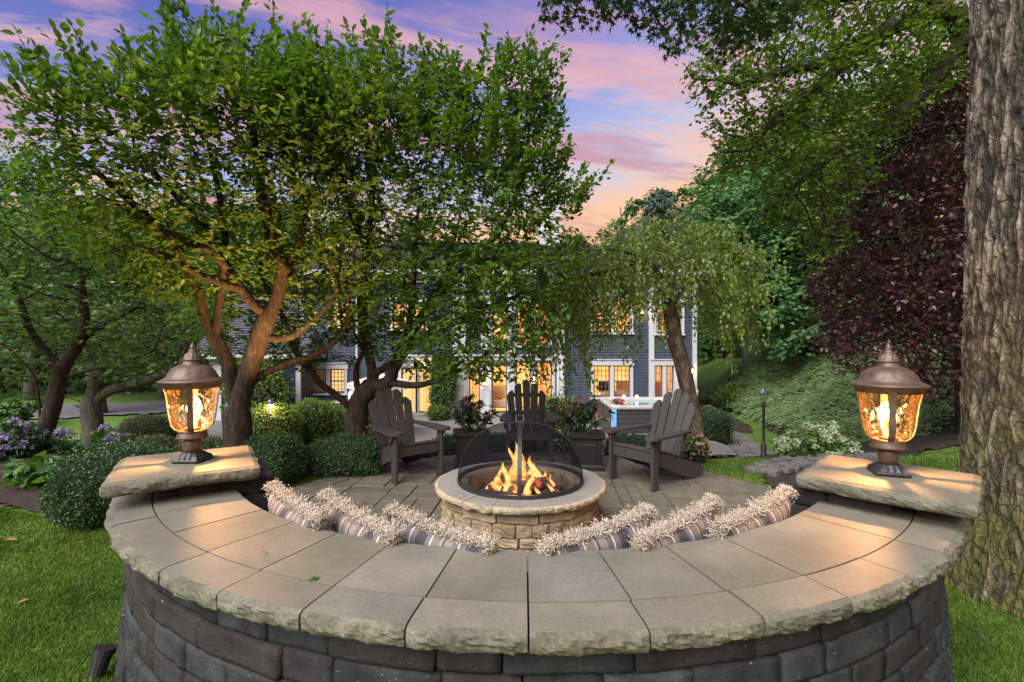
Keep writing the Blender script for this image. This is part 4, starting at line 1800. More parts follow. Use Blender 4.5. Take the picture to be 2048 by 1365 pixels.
# ------------------------------------------------------------------ planters with flowering plants
def planter(loc, rz, label):
    t = thing('planter', loc, label, 'planter', 'black square planters behind the fire pit')
    t.rotation_euler = (0, 0, rz)
    # tapered box with foot and rim
    def frus(w0, w1, z0, z1):
        a, b = w0 / 2, w1 / 2
        v = [(-a, -a, z0), (a, -a, z0), (a, a, z0), (-a, a, z0), (-b, -b, z1), (b, -b, z1), (b, b, z1), (-b, b, z1)]
        return v, [(3, 2, 1, 0), (4, 5, 6, 7), (0, 1, 5, 4), (1, 2, 6, 5), (2, 3, 7, 6), (3, 0, 4, 7)]
    mb = MB()
    mb.add(*frus(0.44, 0.44, 0.0, 0.045)).add(*frus(0.42, 0.385, 0.0455, 0.062)).add(*frus(0.36, 0.40, 0.0625, 0.37))
    mb.build('box', M['planter'], t, world=False)
    mb = MB()
    mb.add(*frus(0.42, 0.45, 0.3705, 0.395)).add(*frus(0.47, 0.47, 0.3955, 0.425))
    mb.build('rim', M['planter'], t, world=False)
    for k in range(4):
        m_ = Matrix.Rotation(k * math.pi / 2, 3, 'Z')
        mb = MB()
        tl = m_ @ Matrix.Rotation(R(3.6), 3, 'X')
        c = m_ @ Vector((0, -0.193, 0.215))
        mb.box(c, (0.25, 0.012, 0.20), tl, 0.005)
        mb.build('panel', M['planter'], t, world=False)
    MB().box((0, 0, 0.415), (0.43, 0.43, 0.024)).build('soil', M['soil'], t, world=False)
    return t


def flower_plant(loc, h, r, label, seed, nl=420, nh=26):
    """Bushy container plant: stems, broad dark leaves, domed flower heads."""
    st = np.random.default_rng(seed)
    t = thing('flowering_plant', loc, label, 'plant', 'pink flowering plants in the black planters')
    L0 = np.array(loc)
    mb = MB()
    tips = []
    for k in range(22):
        a = st.uniform(0, 6.28)
        q = r * math.sqrt(st.uniform(0, 1))
        tip = Vector((q * math.cos(a), q * math.sin(a), h * (1 - 0.45 * (q / r) ** 2) * st.uniform(.75, 1.0)))
        base = Vector((0.25 * tip.x, 0.25 * tip.y, 0))
        mid = base.lerp(tip, 0.5) + Vector((tip.x * 0.15, tip.y * 0.15, 0.04))
        mb.tube(spline([base, mid, tip], 0.06), 0.004, 5, False)
        tips.append(tip)
    mb.build('stems', LEAF['broad_dark'], t, world=False)
    T = np.array([list(x) for x in tips])
    i = st.integers(0, len(T), nl)
    f = st.uniform(0.35, 1.0, nl)[:, None]
    base = np.concatenate([T[i, :2] * (0.25 + 0.75 * f), T[i, 2:3] * f], 1)
    out = np.concatenate([base[:, :2] * 1.6 + st.normal(0, .35, (nl, 2)), st.normal(-0.05, .25, (nl, 1))], 1)
    leaf_stuff('foliage', base + st.normal(0, .015, (nl, 3)), out, rand_dirs(nl, 2.2), st.uniform(.05, .10, nl), TLB, LEAF['broad_dark'], t, None, None, False)
    for k in range(nh):
        p = T[k % len(T)] + np.array([*(st.normal(0, .03, 2)), st.uniform(-0.10, 0.035)])
        n = 46
        d = rand_dirs(n, 0.7)
        rr = st.uniform(.028, .045)
        V, Fc = leaves_geo(p + d * rr * st.uniform(.6, 1, (n, 1)), rand_dirs(n), d + st.normal(0, .3, (n, 3)), st.uniform(.014, .024, n), TK)
        mt = LEAF['pink_bloom'] if st.uniform() < 0.85 else LEAF['white_bloom']
        o = place('flower_head', mesh_np('flower_head', V, Fc, mt), t, False)
    return t


planter((-0.52, 6.18, 0.03), R(8), 'black square planter with raised panels, left of the middle chair')
planter((0.93, 6.06, 0.03), R(-9), 'black square planter with raised panels, right of the middle chair')
flower_plant((-0.52, 6.18, 0.455), 0.50, 0.30, 'bushy plant with dusky red flower heads in the left planter', 5)
flower_plant((0.93, 6.06, 0.455), 0.46, 0.34, 'bushy plant with small pink and cream flowers in the right planter', 8)


# ================================================================== PILLOWS
def pillow_mat():
    m, nt, N, L = new_mat('striped_fabric')
    tc = N('ShaderNodeTexCoord')
    sp = N('ShaderNodeSeparateXYZ')
    L(tc.outputs['Object'], sp.inputs[0])
    mu = N('ShaderNodeMath')
    mu.operation = 'MULTIPLY_ADD'
    L(sp.outputs[0], mu.inputs[0])
    mu.inputs[1].default_value = 4.6
    oi = N('ShaderNodeObjectInfo')
    L(oi.outputs['Random'], mu.inputs[2])
    fr = N('ShaderNodeMath')
    fr.operation = 'FRACT'
    L(mu.outputs[0], fr.inputs[0])
    rp = N('ShaderNodeValToRGB')
    rp.color_ramp.interpolation = 'CONSTANT'
    st = [(0.0, (0.040, 0.040, 0.046)), (0.16, (0.11, 0.11, 0.12)), (0.25, (0.40, 0.38, 0.36)), (0.28, (0.15, 0.12, 0.10)), (0.44, (0.20, 0.19, 0.19)), (0.50, (0.03, 0.03, 0.04)),
          (0.53, (0.19, 0.155, 0.13)), (0.68, (0.10, 0.10, 0.11)), (0.80, (0.42, 0.40, 0.38)), (0.83, (0.13, 0.11, 0.10)), (0.94, (0.05, 0.05, 0.058))]
    el = rp.color_ramp.elements
    while len(el) < len(st):
        el.new(0.5)
    for e, (p, c) in zip(el, st):
        e.position = p
        e.color = (*c, 1)
    L(fr.outputs[0], rp.inputs[0])
    b = N('ShaderNodeBsdfPrincipled')
    L(rp.outputs[0], b.inputs['Base Color'])
    b.inputs['Roughness'].default_value = 0.75
    b.inputs['Specular IOR Level'].default_value = 0.25
    w = _noise(nt, tc.outputs['Object'], 18, 3, 0.5)
    bp = N('ShaderNodeBump')
    bp.inputs['Strength'].default_value = 0.35
    bp.inputs['Distance'].default_value = 0.02
    L(w, bp.inputs['Height'])
    L(bp.outputs[0], b.inputs['Normal'])
    o = N('ShaderNodeOutputMaterial')
    L(b.outputs[0], o.inputs[0])
    return m


M['stripe'] = pillow_mat()
M['fringe'] = leaf_mat('cotton_fringe', [(0.26, 0.21, 0.15), (0.44, 0.38, 0.30), (0.54, 0.48, 0.40), (0.60, 0.55, 0.47)], 0.15, 0.9, 0.1)
S_P, TH_P = 0.47, 0.17


def cushion_mesh(seed):
    n = 26
    h = S_P / 2
    V, Fc = [], []
    for sgn in (1, -1):
        b = len(V)
        for j in range(n + 1):
            for i in range(n + 1):
                u, v = i / n * 2 - 1, j / n * 2 - 1
                pin = 1 - 0.10 * (1 - v * v) * abs(u) ** 6 * 0.9
                pin2 = 1 - 0.10 * (1 - u * u) * abs(v) ** 6 * 0.9
                x, z = u * h * pin, v * h * pin2
                t = max(0.0, (1 - u ** 4) * (1 - v ** 4)) ** 0.55
                wr = 0.008 * noise.noise(Vector((x * 9, z * 9, seed + sgn)))
                V.append((x, sgn * (TH_P / 2 * t + wr * t), z))
        for j in range(n):
            for i in range(n):
                q = (b + j * (n + 1) + i, b + j * (n + 1) + i + 1, b + (j + 1) * (n + 1) + i + 1, b + (j + 1) * (n + 1) + i)
                Fc.append(q if sgn < 0 else q[::-1])
    me = mesh('cushion', V, Fc, M['stripe'], True)
    return me


def fringe_mesh(seed):
    """Hundreds of curled cotton tufts all along the seam."""
    st = np.random.default_rng(seed)
    h = S_P / 2
    n = 13000
    s = st.uniform(0, 4, n)
    side = s.astype(int)
    t = (s - side) * 2 - 1
    c = (1 - 0.09 * (1 - t * t))
    X = np.select([side == 0, side == 1, side == 2, side == 3], [t * h, c * h, -t * h, -c * h])
    Z = np.select([side == 0, side == 1, side == 2, side == 3], [c * h, -t * h, -c * h, t * h])
    nx = np.select([side == 1, side == 3], [1.0, -1.0], 0.0)
    nz = np.select([side == 0, side == 2], [1.0, -1.0], 0.0)
    base = np.stack([X, st.normal(0, .014, n), Z], -1) + np.stack([nx, 0 * nx, nz], -1) * st.uniform(-.006, .012, (n, 1))
    lump = 0.8 + 0.35 * np.sin(s * 21 + seed) * np.sin(s * 47)
    ang = st.uniform(0, 2 * math.pi, n)
    out = np.stack([nx, 0 * nx, nz], -1)
    lat = np.stack([nz, 0 * nz, -nx], -1)
    yv = np.zeros((n, 3))
    yv[:, 1] = 1
    d = out * (0.55 + 0.5 * np.cos(ang))[:, None] + yv * (1.0 * np.sin(ang))[:, None] + lat * st.normal(0, .55, (n, 1))
    d = unit(d)
    L = (st.uniform(.010, .021, n) * lump)[:, None]
    curl = unit(np.cross(d, st.normal(size=(n, 3))))
    wv = unit(np.cross(d, curl)) * 0.0015
    p0 = base
    p1 = base + d * L * .5 + curl * L * .12
    p3 = base + d * L * .85 + curl * L * .65
    cc = curl * 0.0014
    rows = []
    for p, k in ((p0, 1.0), (p1, 1.2), (p3, .7)):
        rows += [p - wv * k, p + wv * k, p + cc * k * 1.6]
    V = np.stack(rows, 1)
    f = []
    for i in range(2):
        for j in range(3):
            j2 = (j + 1) % 3
            f += [(i * 3 + j, i * 3 + j2, i * 3 + 3 + j2), (i * 3 + j, i * 3 + 3 + j2, i * 3 + 3 + j)]
    f.append((6, 7, 8))
    f = np.array(f)
    Fc = (f[None] + (np.arange(n) * 9)[:, None, None]).reshape(-1, 3)
    return mesh_np('fringe', V.reshape(-1, 3), Fc, M['fringe'])


FR = [fringe_mesh(1)] * 2
CU = [cushion_mesh(1), cushion_mesh(5)]


def on_circle(px, r, z):
    """Point over the bench at radius r seen at column px."""
    k = (px - 1024) / F
    a = k * k + 1
    b = -2 * (k * WC.x + WC.y)
    c = WC.x ** 2 + WC.y ** 2 - r * r
    d = (-b - math.sqrt(max(0.0, b * b - 4 * a * c))) / (2 * a)
    return Vector((k * d, d, z))


def pillow(pa, ra, za, pb, rb, zb, lean, label, k):
    """A pillow leaning on the wall, its top seam running from a to b."""
    a, b = on_circle(pa, ra, za + 0.006), on_circle(pb, rb, zb + 0.012)
    x = (b - a)
    w = x.length
    x.normalize()
    y0 = Vector((0, 0, 1)).cross(x).normalized()          # away from the camera, towards the fire
    z = x.cross(y0).normalized()
    if z.z < 0:
        z = -z
    z = (Matrix.Rotation(R(lean), 3, x) @ z)
    y = z.cross(x)
    m_ = Matrix((x, y, z)).transposed()
    loc = (a + b) / 2 - z * (S_P * 0.455)
    t = thing('pillow', loc, label, 'pillow', 'striped fringed pillows along the wall bench')
    t.rotation_euler = m_.to_euler()
    t.scale = ((w + 0.03) / S_P, 1, 1)
    place('cushion', CU[k % 2], t, False)
    f = place('fringe', FR[k % 2], t, False)
    f['kind'] = 'stuff'


pillow(548, 1.79, .862, 640, 1.885, .848, 16, 'striped fringed pillow furthest left on the wall bench', 0)
pillow(655, 1.71, .866, 785, 1.90, .843, 16, 'striped fringed pillow second from the left, its right corner draped over the wall cap', 1)
pillow(788, 1.73, .863, 975, 1.905, .838, 16, 'blue striped fringed pillow just left of the gap before the fire pit', 0)
pillow(1096, 1.905, .838, 1293, 1.71, .866, 16, 'striped fringed pillow just right of the gap before the fire pit', 1)
pillow(1284, 1.90, .842, 1425, 1.71, .868, 16, 'striped fringed pillow second from the right on the wall bench', 0)
pillow(1440, 1.885, .848, 1572, 1.80, .862, 16, 'brown striped fringed pillow furthest right on the wall bench', 1)

# ================================================================== HOUSE
HY = 17.6


def hx(px, y=HY):
    return (px - 1024) * y / F


def hz(py, y=HY):
    return CAMH - (py - 689) * y / F


def build_house():
    FL = -1.04
    house = thing('house', (hx(1000), HY, FL), 'two storey blue grey clapboard house with white trim and warmly lit windows, behind the garden', 'house')

    def window(px0, px1, py0, py1, y, lights, glow, head=True, muntin=True, sill=True, depth=0.16, cols=4, rows=3):
        """Sash window or glazed door: white casing, sashes, muntins, panes and the lit room behind."""
        x0, x1, z0, z1 = hx(px0, y), hx(px1, y), hz(py1, y), hz(py0, y)
        w, h = x1 - x0, z1 - z0
        fr = MB()
        c = 0.10
        fr.box((x0 - c / 2, y - 0.035, (z0 + z1) / 2), (c, 0.07, h))
        fr.box((x1 + c / 2, y - 0.035, (z0 + z1) / 2), (c, 0.07, h))
        if head:
            fr.box(((x0 + x1) / 2, y - 0.045, z1 + 0.10), (w + 2 * c + 0.08, 0.09, 0.20))
            fr.box(((x0 + x1) / 2, y - 0.065, z1 + 0.215), (w + 2 * c + 0.16, 0.13, 0.03))
        if sill:
            fr.box(((x0 + x1) / 2, y - 0.06, z0 - 0.03), (w + 2 * c + 0.08, 0.12, 0.06))
        n = lights
        mw = 0.13
        pw = (w - mw * (n - 1)) / n
        for k in range(1, n):
            xm = x0 + k * pw + (k - 0.5) * mw
            fr.box((xm, y - 0.03, (z0 + z1) / 2), (mw, 0.06, h))
        f = fr.build('window', M['trim'], house)
        for k in range(n):
            a = x0 + k * (pw + mw)
            b = a + pw
            s = MB()
            sw = 0.045
            ys = y + 0.03
            for xx in (a + sw / 2, b - sw / 2):
                s.box((xx, ys, (z0 + z1) / 2), (sw, 0.05, h))
            for zz in (z0 + 0.04, z1 - sw / 2):
                s.box(((a + b) / 2, ys, zz), (pw - 2 * sw, 0.05, sw if zz > z0 + .1 else 0.08))
            if sill:
                s.box(((a + b) / 2, ys + 0.004, (z0 + z1) / 2), (pw - 2 * sw, 0.05, 0.05))
            if muntin:
                for i in range(1, cols):
                    s.box((a + pw * i / cols, ys + 0.012, (z0 + z1) / 2), (0.018, 0.024, h - 0.1))
                for j in range(1, rows * (2 if sill else 1)):
                    s.box(((a + b) / 2, ys + 0.010, z0 + h * j / (rows * (2 if sill else 1))), (pw - 0.1, 0.02, 0.018))
            s.build('sash', M['sash'], f)
            g = MB()
            g.box(((a + b) / 2, ys + 0.03, (z0 + z1) / 2), (pw - 0.04, 0.006, h - 0.04))
            g.build('pane', M['pane'], f)
        rm = MB()
        d = 1.1
        xa, xb, za, zb = x0 - 0.3, x1 + 0.3, z0 - 0.25, z1 + 0.12
        ya, yb = y + 0.20, y + 0.20 + d
        vs_ = [(xa, ya, za), (xb, ya, za), (xb, ya, zb), (xa, ya, zb), (xa, yb, za), (xb, yb, za), (xb, yb, zb), (xa, yb, zb)]
        rm.add(vs_, [(4, 5, 6, 7), (0, 4, 7, 3), (1, 2, 6, 5), (3, 7, 6, 2), (0, 1, 5, 4)])
        rm.build('lit_room', glow, f)
        return f, (x0, x1, z0, z1, y)

    def wall_box(name, x0, x1, z0, z1, y0, y1, holes, mat):
        """Front wall with window openings: boards lap over one another."""
        # plain backing with holes
        xs = sorted({x0, x1, *[h[0] for h in holes], *[h[1] for h in holes]})
        zs = sorted({z0, z1, *[h[2] for h in holes], *[h[3] for h in holes]})
        mb = MB()
        for i in range(len(xs) - 1):
            for j in range(len(zs) - 1):
                cx, cz = (xs[i] + xs[i + 1]) / 2, (zs[j] + zs[j + 1]) / 2
                if any(h[0] < cx < h[1] and h[2] < cz < h[3] for h in holes):
                    continue
                a, b, c, d = xs[i], xs[i + 1], zs[j], zs[j + 1]
                mb.add([(a, y0, c), (b, y0, c), (b, y0, d), (a, y0, d)], [(0, 1, 2, 3)])
        mb.build(name, mat, house)
        # clapboards
        e = 0.105
        mb = MB()
        nrow = int((z1 - z0) / e)
        for r in range(nrow):
            za, zb = z0 + r * e, z0 + (r + 1) * e
            segs = [(x0, x1)]
            for h in holes:
                if h[2] < zb - 0.01 and h[3] > za + 0.01:
                    ns = []
                    for a, b in segs:
                        if h[1] <= a or h[0] >= b:
                            ns.append((a, b))
                        else:
                            if h[0] > a:
                                ns.append((a, h[0]))
                            if h[1] < b:
                                ns.append((h[1], b))
                    segs = ns
            for a, b in segs:
                mb.add([(a, y0 - 0.022, za), (b, y0 - 0.022, za), (b, y0 - 0.004, zb), (a, y0 - 0.004, zb), (a, y0 - 0.002, za), (b, y0 - 0.002, za)],
                       [(0, 1, 2, 3), (4, 5, 1, 0)])
        o = mb.build('siding', mat, house)
        o['kind'] = 'stuff'

    def hole(px0, px1, py0, py1, y=HY):
        return (hx(px0, y) - 0.02, hx(px1, y) + 0.02, hz(py1, y) - 0.02, hz(py0, y) + 0.02)

    top = 4.05
    y = HY
    wins = []
    # right block
    spec_r = [(1187, 1260, 731, 795, 2, 'glow_amber', True), (1187, 1260, 600, 666, 2, 'glow_red', True), (1312, 1362, 608, 668, 2, 'glow_red', True)]
    doors_r = [(1309, 1347, 731, 829, 2, 'glow_red')]
    side = [(1358, 1368, 735, 780, 1, 'glow_red', False)]
    hs = [hole(*s[:4]) for s in spec_r] + [hole(*s[:4]) for s in doors_r] + [hole(*s[:4]) for s in side]
    wall_box('wall', hx(1106), hx(1391), FL, top, y, y + 6, hs, M['siding'])
    for s in spec_r + side:
        window(*s[:4], y, s[4], M[s[5]], s[6])
    for s in doors_r:
        window(*s[:4], y, s[4], M[s[5]], True, True, False, 0.16, 3, 6)
    # middle glazed bay
    doors_m = [(1073, 1104, 724, 829, 1, 'glow_red'), (1032, 1062, 724, 829, 1, 'glow_amber'), (984, 1014, 730, 829, 1, 'glow_amber'), (938, 960, 724, 829, 1, 'glow_amber')]
    up_m = [(985, 1022, 612, 692, 1, 'glow_amber', True), (1034, 1098, 606, 692, 2, 'glow_red', True)]
    hs = [hole(*s[:4]) for s in doors_m] + [hole(*s[:4]) for s in up_m]
    wall_box('wall', hx(905), hx(1106), FL, top, y + 0.05, y + 6, hs, M['trim'] if False else M['siding'])
    for k, s in enumerate(doors_m):
        window(*s[:4], y + 0.05, s[4], M[s[5]], True, k in (0, 3), False, 0.16, 3, 6)
    for s in up_m:
        window(*s[:4], y + 0.05, s[4], M[s[5]], s[6])
    # left block
    doors_l = [(803, 832, 735, 829, 1, 'glow_pale'), (836, 868, 735, 829, 1, 'glow_pale'), (872, 902, 735, 829, 1, 'glow_amber')]
    wl = [(624, 690, 738, 787, 2, 'glow_pale', True), (664, 700, 612, 654, 1, 'glow_pale', True), (786, 850, 605, 660, 2, 'glow_amber', True)]
    hs = [hole(*s[:4]) for s in doors_l] + [hole(*s[:4]) for s in wl]
    wall_box('wall', hx(600), hx(905), FL, top, y + 0.02, y + 6, hs, M['siding'])
    for s in doors_l:
        window(*s[:4], y + 0.02, s[4], M[s[5]], True, False, False)
    for s in wl:
        window(*s[:4], y + 0.02, s[4], M[s[5]], s[6])
    # return wall on the right gable end, back walls
    mb = MB()
    xr = hx(1391)
    xl = hx(600)
    mb.add([(xr, y, FL), (xr, y + 9, FL), (xr, y + 9, top), (xr, y, top)], [(0, 1, 2, 3)])
    mb.add([(xl, y, FL), (xl, y + 9, FL), (xl, y + 9, top), (xl, y, top)], [(3, 2, 1, 0)])
    mb.add([(xl, y + 9, FL), (xr, y + 9, FL), (xr, y + 9, top), (xl, y + 9, top)], [(3, 2, 1, 0)])
    mb.build('wall', M['siding'], house)
    # pilasters and corner boards
    for px0, px1, yy in ((1113, 1128, 0.13), (1297, 1307, 0.10), (1384, 1392, 0.10), (906, 934, 0.12), (962, 982, 0.08), (1016, 1030, 0.08), (1063, 1071, 0.08), (601, 608, 0.07)):
        mb = MB()
        x0, x1 = hx(px0), hx(px1)
        mb.box(((x0 + x1) / 2, y - yy / 2 + 0.004, (FL + top) / 2 - 0.13), (x1 - x0, yy, top - FL - 0.26))
        mb.box(((x0 + x1) / 2, y - yy / 2 - 0.012, FL + 0.15), (x1 - x0 + 0.05, yy + 0.03, 0.28))
        if x1 - x0 > 0.25:
            for za, zb in ((FL + 0.4, FL + 1.0), (FL + 1.1, FL + 2.05), (FL + 2.3, FL + 4.6)):
                xi = (x1 - x0) / 2 - 0.06
                c = (x0 + x1) / 2
                for s in (-1, 1):
                    mb.box((c + s * xi, y - yy - 0.006, (za + zb) / 2), (0.025, 0.02, zb - za))
                for zz in (za, zb):
                    mb.box((c, y - yy - 0.0055, zz), (2 * xi, 0.018, 0.025))
        mb.build('pilaster', M['trim'], house)
    # downspout
    MB().tube([(hx(715), y - 0.07, FL + 0.1), (hx(715), y - 0.07, top - 0.3)], 0.045, 8).build('downspout', M['trim'], house)
    # frieze, base board, eave, gutter
    MB().box(((xl + xr) / 2, y - 0.03, top - 0.13), (xr - xl, 0.07, 0.26)).build('frieze', M['trim'], house)
    # entablature over the ground floor doors
    mb = MB()
    mb.box(((hx(800) + hx(1108)) / 2, y - 0.09, hz(716)), (hx(1108) - hx(800), 0.20, 0.17))
    mb.box(((hx(800) + hx(1108)) / 2, y - 0.12, hz(711)), (hx(1108) - hx(800) + 0.1, 0.28, 0.05))
    mb.build('door_cornice', M['trim'], house)
    # step under the doors
    MB().box(((hx(800) + hx(1108)) / 2, y - 0.26, FL + 0.055), (hx(1108) - hx(800), 0.44, 0.11)).build('door_step', M['concrete'], house)

    def hip(x0, x1, y0, y1, ze, ridge_x0, ridge_x1, zr, name='roof'):
        ov = 0.45
        x0 -= ov
        x1 += ov
        y0 -= ov
        y1 += ov
        ym = (y0 + y1) / 2
        V = [(x0, y0, ze), (x1, y0, ze), (x1, y1, ze), (x0, y1, ze), (ridge_x0, ym, zr), (ridge_x1, ym, zr)]
        mb = MB().add(V, [(0, 1, 5, 4), (1, 2, 5), (2, 3, 4, 5), (3, 0, 4)])
        mb.add([(v[0], v[1], ze - 0.16) for v in V[:4]] + V[:4], [(0, 1, 5, 4), (1, 2, 6, 5), (2, 3, 7, 6), (3, 0, 4, 7), (3, 2, 1, 0)])
        r = mb.build(name, M['trim'], house)
        # shingle courses laid up the slopes
        sb = MB()
        for (a, b, c, d) in ((V[0], V[1], V[5], V[4]), (V[1], V[2], V[5], V[5]), (V[3], V[0], V[4], V[4])):
            a, b, c, d = map(Vector, (a, b, c, d))
            n = (b - a).cross(d - a).normalized()
            L = ((d - a).length + (c - b).length) / 2
            k = int(L / 0.16)
            for i in range(k):
                t0, t1 = i / k, (i + 1.0) / k
                p, q = a.lerp(d, t0), b.lerp(c, t0)
                u, v = a.lerp(d, t1), b.lerp(c, t1)
                sb.add([p + n * 0.045, q + n * 0.045, v + n * 0.012, u + n * 0.012, p + n * 0.005, q + n * 0.005], [(0, 1, 2, 3), (4, 5, 1, 0)])
        o = sb.build('shingles', M['shingle'], r)
        o['kind'] = 'stuff'
        return r

    r = hip(xl, xr, y, y + 9, top + 0.16, hx(640) + 1.5, hx(1130, 22.0), 6.2)
    ch = MB()
    cx, cy = hx(1098, 21.6), 21.6
    ch.box((cx, cy, 6.6), (0.95, 0.8, 2.6))
    ch.box((cx, cy, 7.95), (1.15, 1.0, 0.14))
    ch.box((cx, cy, 8.10), (0.85, 0.7, 0.16))
    ch.build('chimney', M['trim'], r)
    # low wing at the left
    yw = 16.6
    x0w, x1w = hx(428, yw), hx(603, yw)
    zt = hz(716, yw)
    wall_box('wall', x0w, x1w, FL, zt, yw, yw + 5, [], M['siding'])
    MB().add([(x1w, yw, FL), (x1w, y + 3, FL), (x1w, y + 3, zt), (x1w, yw, zt)], [(0, 1, 2, 3)]).build('wall', M['siding'], house)
    hip(x0w, x1w, yw, yw + 6.4, zt + 0.14, hx(470, 19.8), hx(640, 19.8), hz(590, 19.8), 'roof')
    MB().box(((x0w + x1w) / 2, yw - 0.03, zt - 0.12), (x1w - x0w, 0.08, 0.24)).build('frieze', M['trim'], house)
    for p0, p1 in ((428, 446), (480, 489), (594, 603)):
        a, b = hx(p0, yw), hx(p1, yw)
        MB().box(((a + b) / 2, yw - 0.05, (FL + zt - 0.25) / 2), (b - a, 0.11, zt - 0.25 - FL)).build('pilaster', M['trim'], house)

    # wall lanterns
    def sconce(px, py, label, yy=y, e=14.0, d=0.13):
        c = Vector((hx(px), yy - d - 0.02, hz(py)))
        t = thing('wall_lantern', c, label, 'wall lamp', 'lit lanterns on the house wall')
        MB().box(c + Vector((0, d - 0.005, 0.02)), (0.11, 0.02, 0.26), None, 0.004).build('backplate', M['black_iron'], t)
        MB().lathe([(0.0, -0.13), (0.05, -0.125), (0.055, -0.115), (0.0, -0.11)], c, 8, False).build('foot', M['black_iron'], t)
        MB().lathe([(0.09, 0.10), (0.06, 0.15), (0.02, 0.18), (0.008, 0.23), (0.0, 0.235)], c, 8, False).build('roof', M['black_iron'], t)
        for k in range(4):
            a = math.pi / 4 + k * math.pi / 2
            dd = Vector((math.cos(a), math.sin(a), 0))
            MB().bar(c + dd * 0.055 + Vector((0, 0, -0.115)), c + dd * 0.085 + Vector((0, 0, 0.10)), 0.01, 0.01).build('rib', M['black_iron'], t)
        MB().lathe([(0.012, -0.06), (0.028, -0.02), (0.028, 0.03), (0.008, 0.08)], c, 10).build('bulb', M['sconce_bulb'], t, True)
        ld = bpy.data.lights.new('wall_lantern_light', 'POINT')
        ld.energy = e
        ld.color = (1.0, 0.56, 0.22)
        ld.shadow_soft_size = 0.05
        lo = bpy.data.objects.new('wall_lantern_light', ld)
        lo.location = c + Vector((0, -0.02, 0.0))
        COL.objects.link(lo)

    M['sconce_bulb'] = emit('sconce_bulb', (1.0, 0.70, 0.36), 12.0)
    sconce(1380, 742, 'lit wall lantern at the right corner of the house', y - 0.09, 16)
    sconce(1067, 757, 'lit wall lantern between the doors behind the middle chair', y - 0.07, 14)
    sconce(970, 757, 'lit wall lantern above the left planter, on the white wall', y - 0.07, 14)
    sconce(1282, 627, 'lit wall lantern on the upper floor, beside the white corner board', y, 14)
    sconce(852, 727, 'lit wall lantern over the dining room doors', y - 0.1, 8)

    # furniture seen through the glass
    def furn(name, label, cat, parts):
        t = thing(name, parts[0][1], label, cat)
        for pn, c, s, mt, b in parts:
            MB().box(c, s, None, b).build(pn, M[mt], t)
    M['upholstery'] = flat_mat('upholstery', (0.45, 0.22, 0.10), 0.8)
    M['linen'] = flat_mat('linen', (0.6, 0.5, 0.38), 0.8)
    M['tv'] = flat_mat('dark_panel', (0.02, 0.015, 0.012), 0.3)
    yi = y + 0.75
    cx = hx(866)
    furn('dining_chair', 'upholstered dining chair seen through the glazed door', 'chair', [
        ('backrest', (cx, yi, FL + 1.05), (0.55, 0.10, 0.75), 'upholstery', 0.04), ('seat', (cx, yi + 0.20, FL + 0.52), (0.55, 0.40, 0.12), 'upholstery', 0.03),
        ('leg', (cx - 0.22, yi, FL + 0.23), (0.05, 0.05, 0.46), 'tv', 0), ('leg', (cx + 0.22, yi, FL + 0.23), (0.05, 0.05, 0.46), 'tv', 0)])
    cx = hx(1000)
    furn('sofa', 'pale sofa with cushions behind the glazed door', 'sofa', [
        ('seat', (cx, yi, FL + 0.36), (1.0, 0.5, 0.30), 'linen', 0.06), ('backrest', (cx, yi + 0.24, FL + 0.78), (1.0, 0.16, 0.50), 'linen', 0.06),
        ('cushion', (cx - 0.1, yi + 0.05, FL + 0.68), (0.42, 0.16, 0.34), 'upholstery', 0.06)])
    cx = hx(1220)
    furn('television', 'dark television inside the ground floor window', 'television', [
        ('screen', (hx(1216), yi, hz(776)), (0.42, 0.05, 0.40), 'tv', 0.01), ('stand', (hx(1216), yi + 0.02, hz(790)), (0.16, 0.10, 0.10), 'tv', 0.01)])
    furn('bed', 'made bed with pale covers inside the ground floor window', 'bed', [
        ('mattress', (hx(1236), yi - 0.1, hz(795)), (0.95, 0.6, 0.34), 'linen', 0.08), ('headboard', (hx(1258), yi + 0.25, hz(783)), (0.5, 0.06, 0.62), 'upholstery', 0.02)])
    furn('armchair', 'plump armchair inside the right hand glazed doors', 'armchair', [
        ('seat', (hx(1338), yi, FL + 0.40), (0.55, 0.5, 0.35), 'upholstery', 0.08), ('backrest', (hx(1338), yi + 0.22, FL + 0.85), (0.55, 0.18, 0.6), 'upholstery', 0.08)])


def pane_mat():
    m, nt, N, L = new_mat('window_glass')
    tr = N('ShaderNodeBsdfTransparent')
    tr.inputs[0].default_value = (0.93, 0.94, 0.93, 1)
    gl = N('ShaderNodeBsdfGlossy')
    gl.inputs['Roughness'].default_value = 0.03
    lw = N('ShaderNodeLayerWeight')
    lw.inputs['Blend'].default_value = 0.2
    mx = N('ShaderNodeMixShader')
    L(lw.outputs['Fresnel'], mx.inputs[0])
    L(tr.outputs[0], mx.inputs[1])
    L(gl.outputs[0], mx.inputs[2])
    o = N('ShaderNodeOutputMaterial')
    L(mx.outputs[0], o.inputs[0])
    return m


M['pane'] = pane_mat()
build_house()

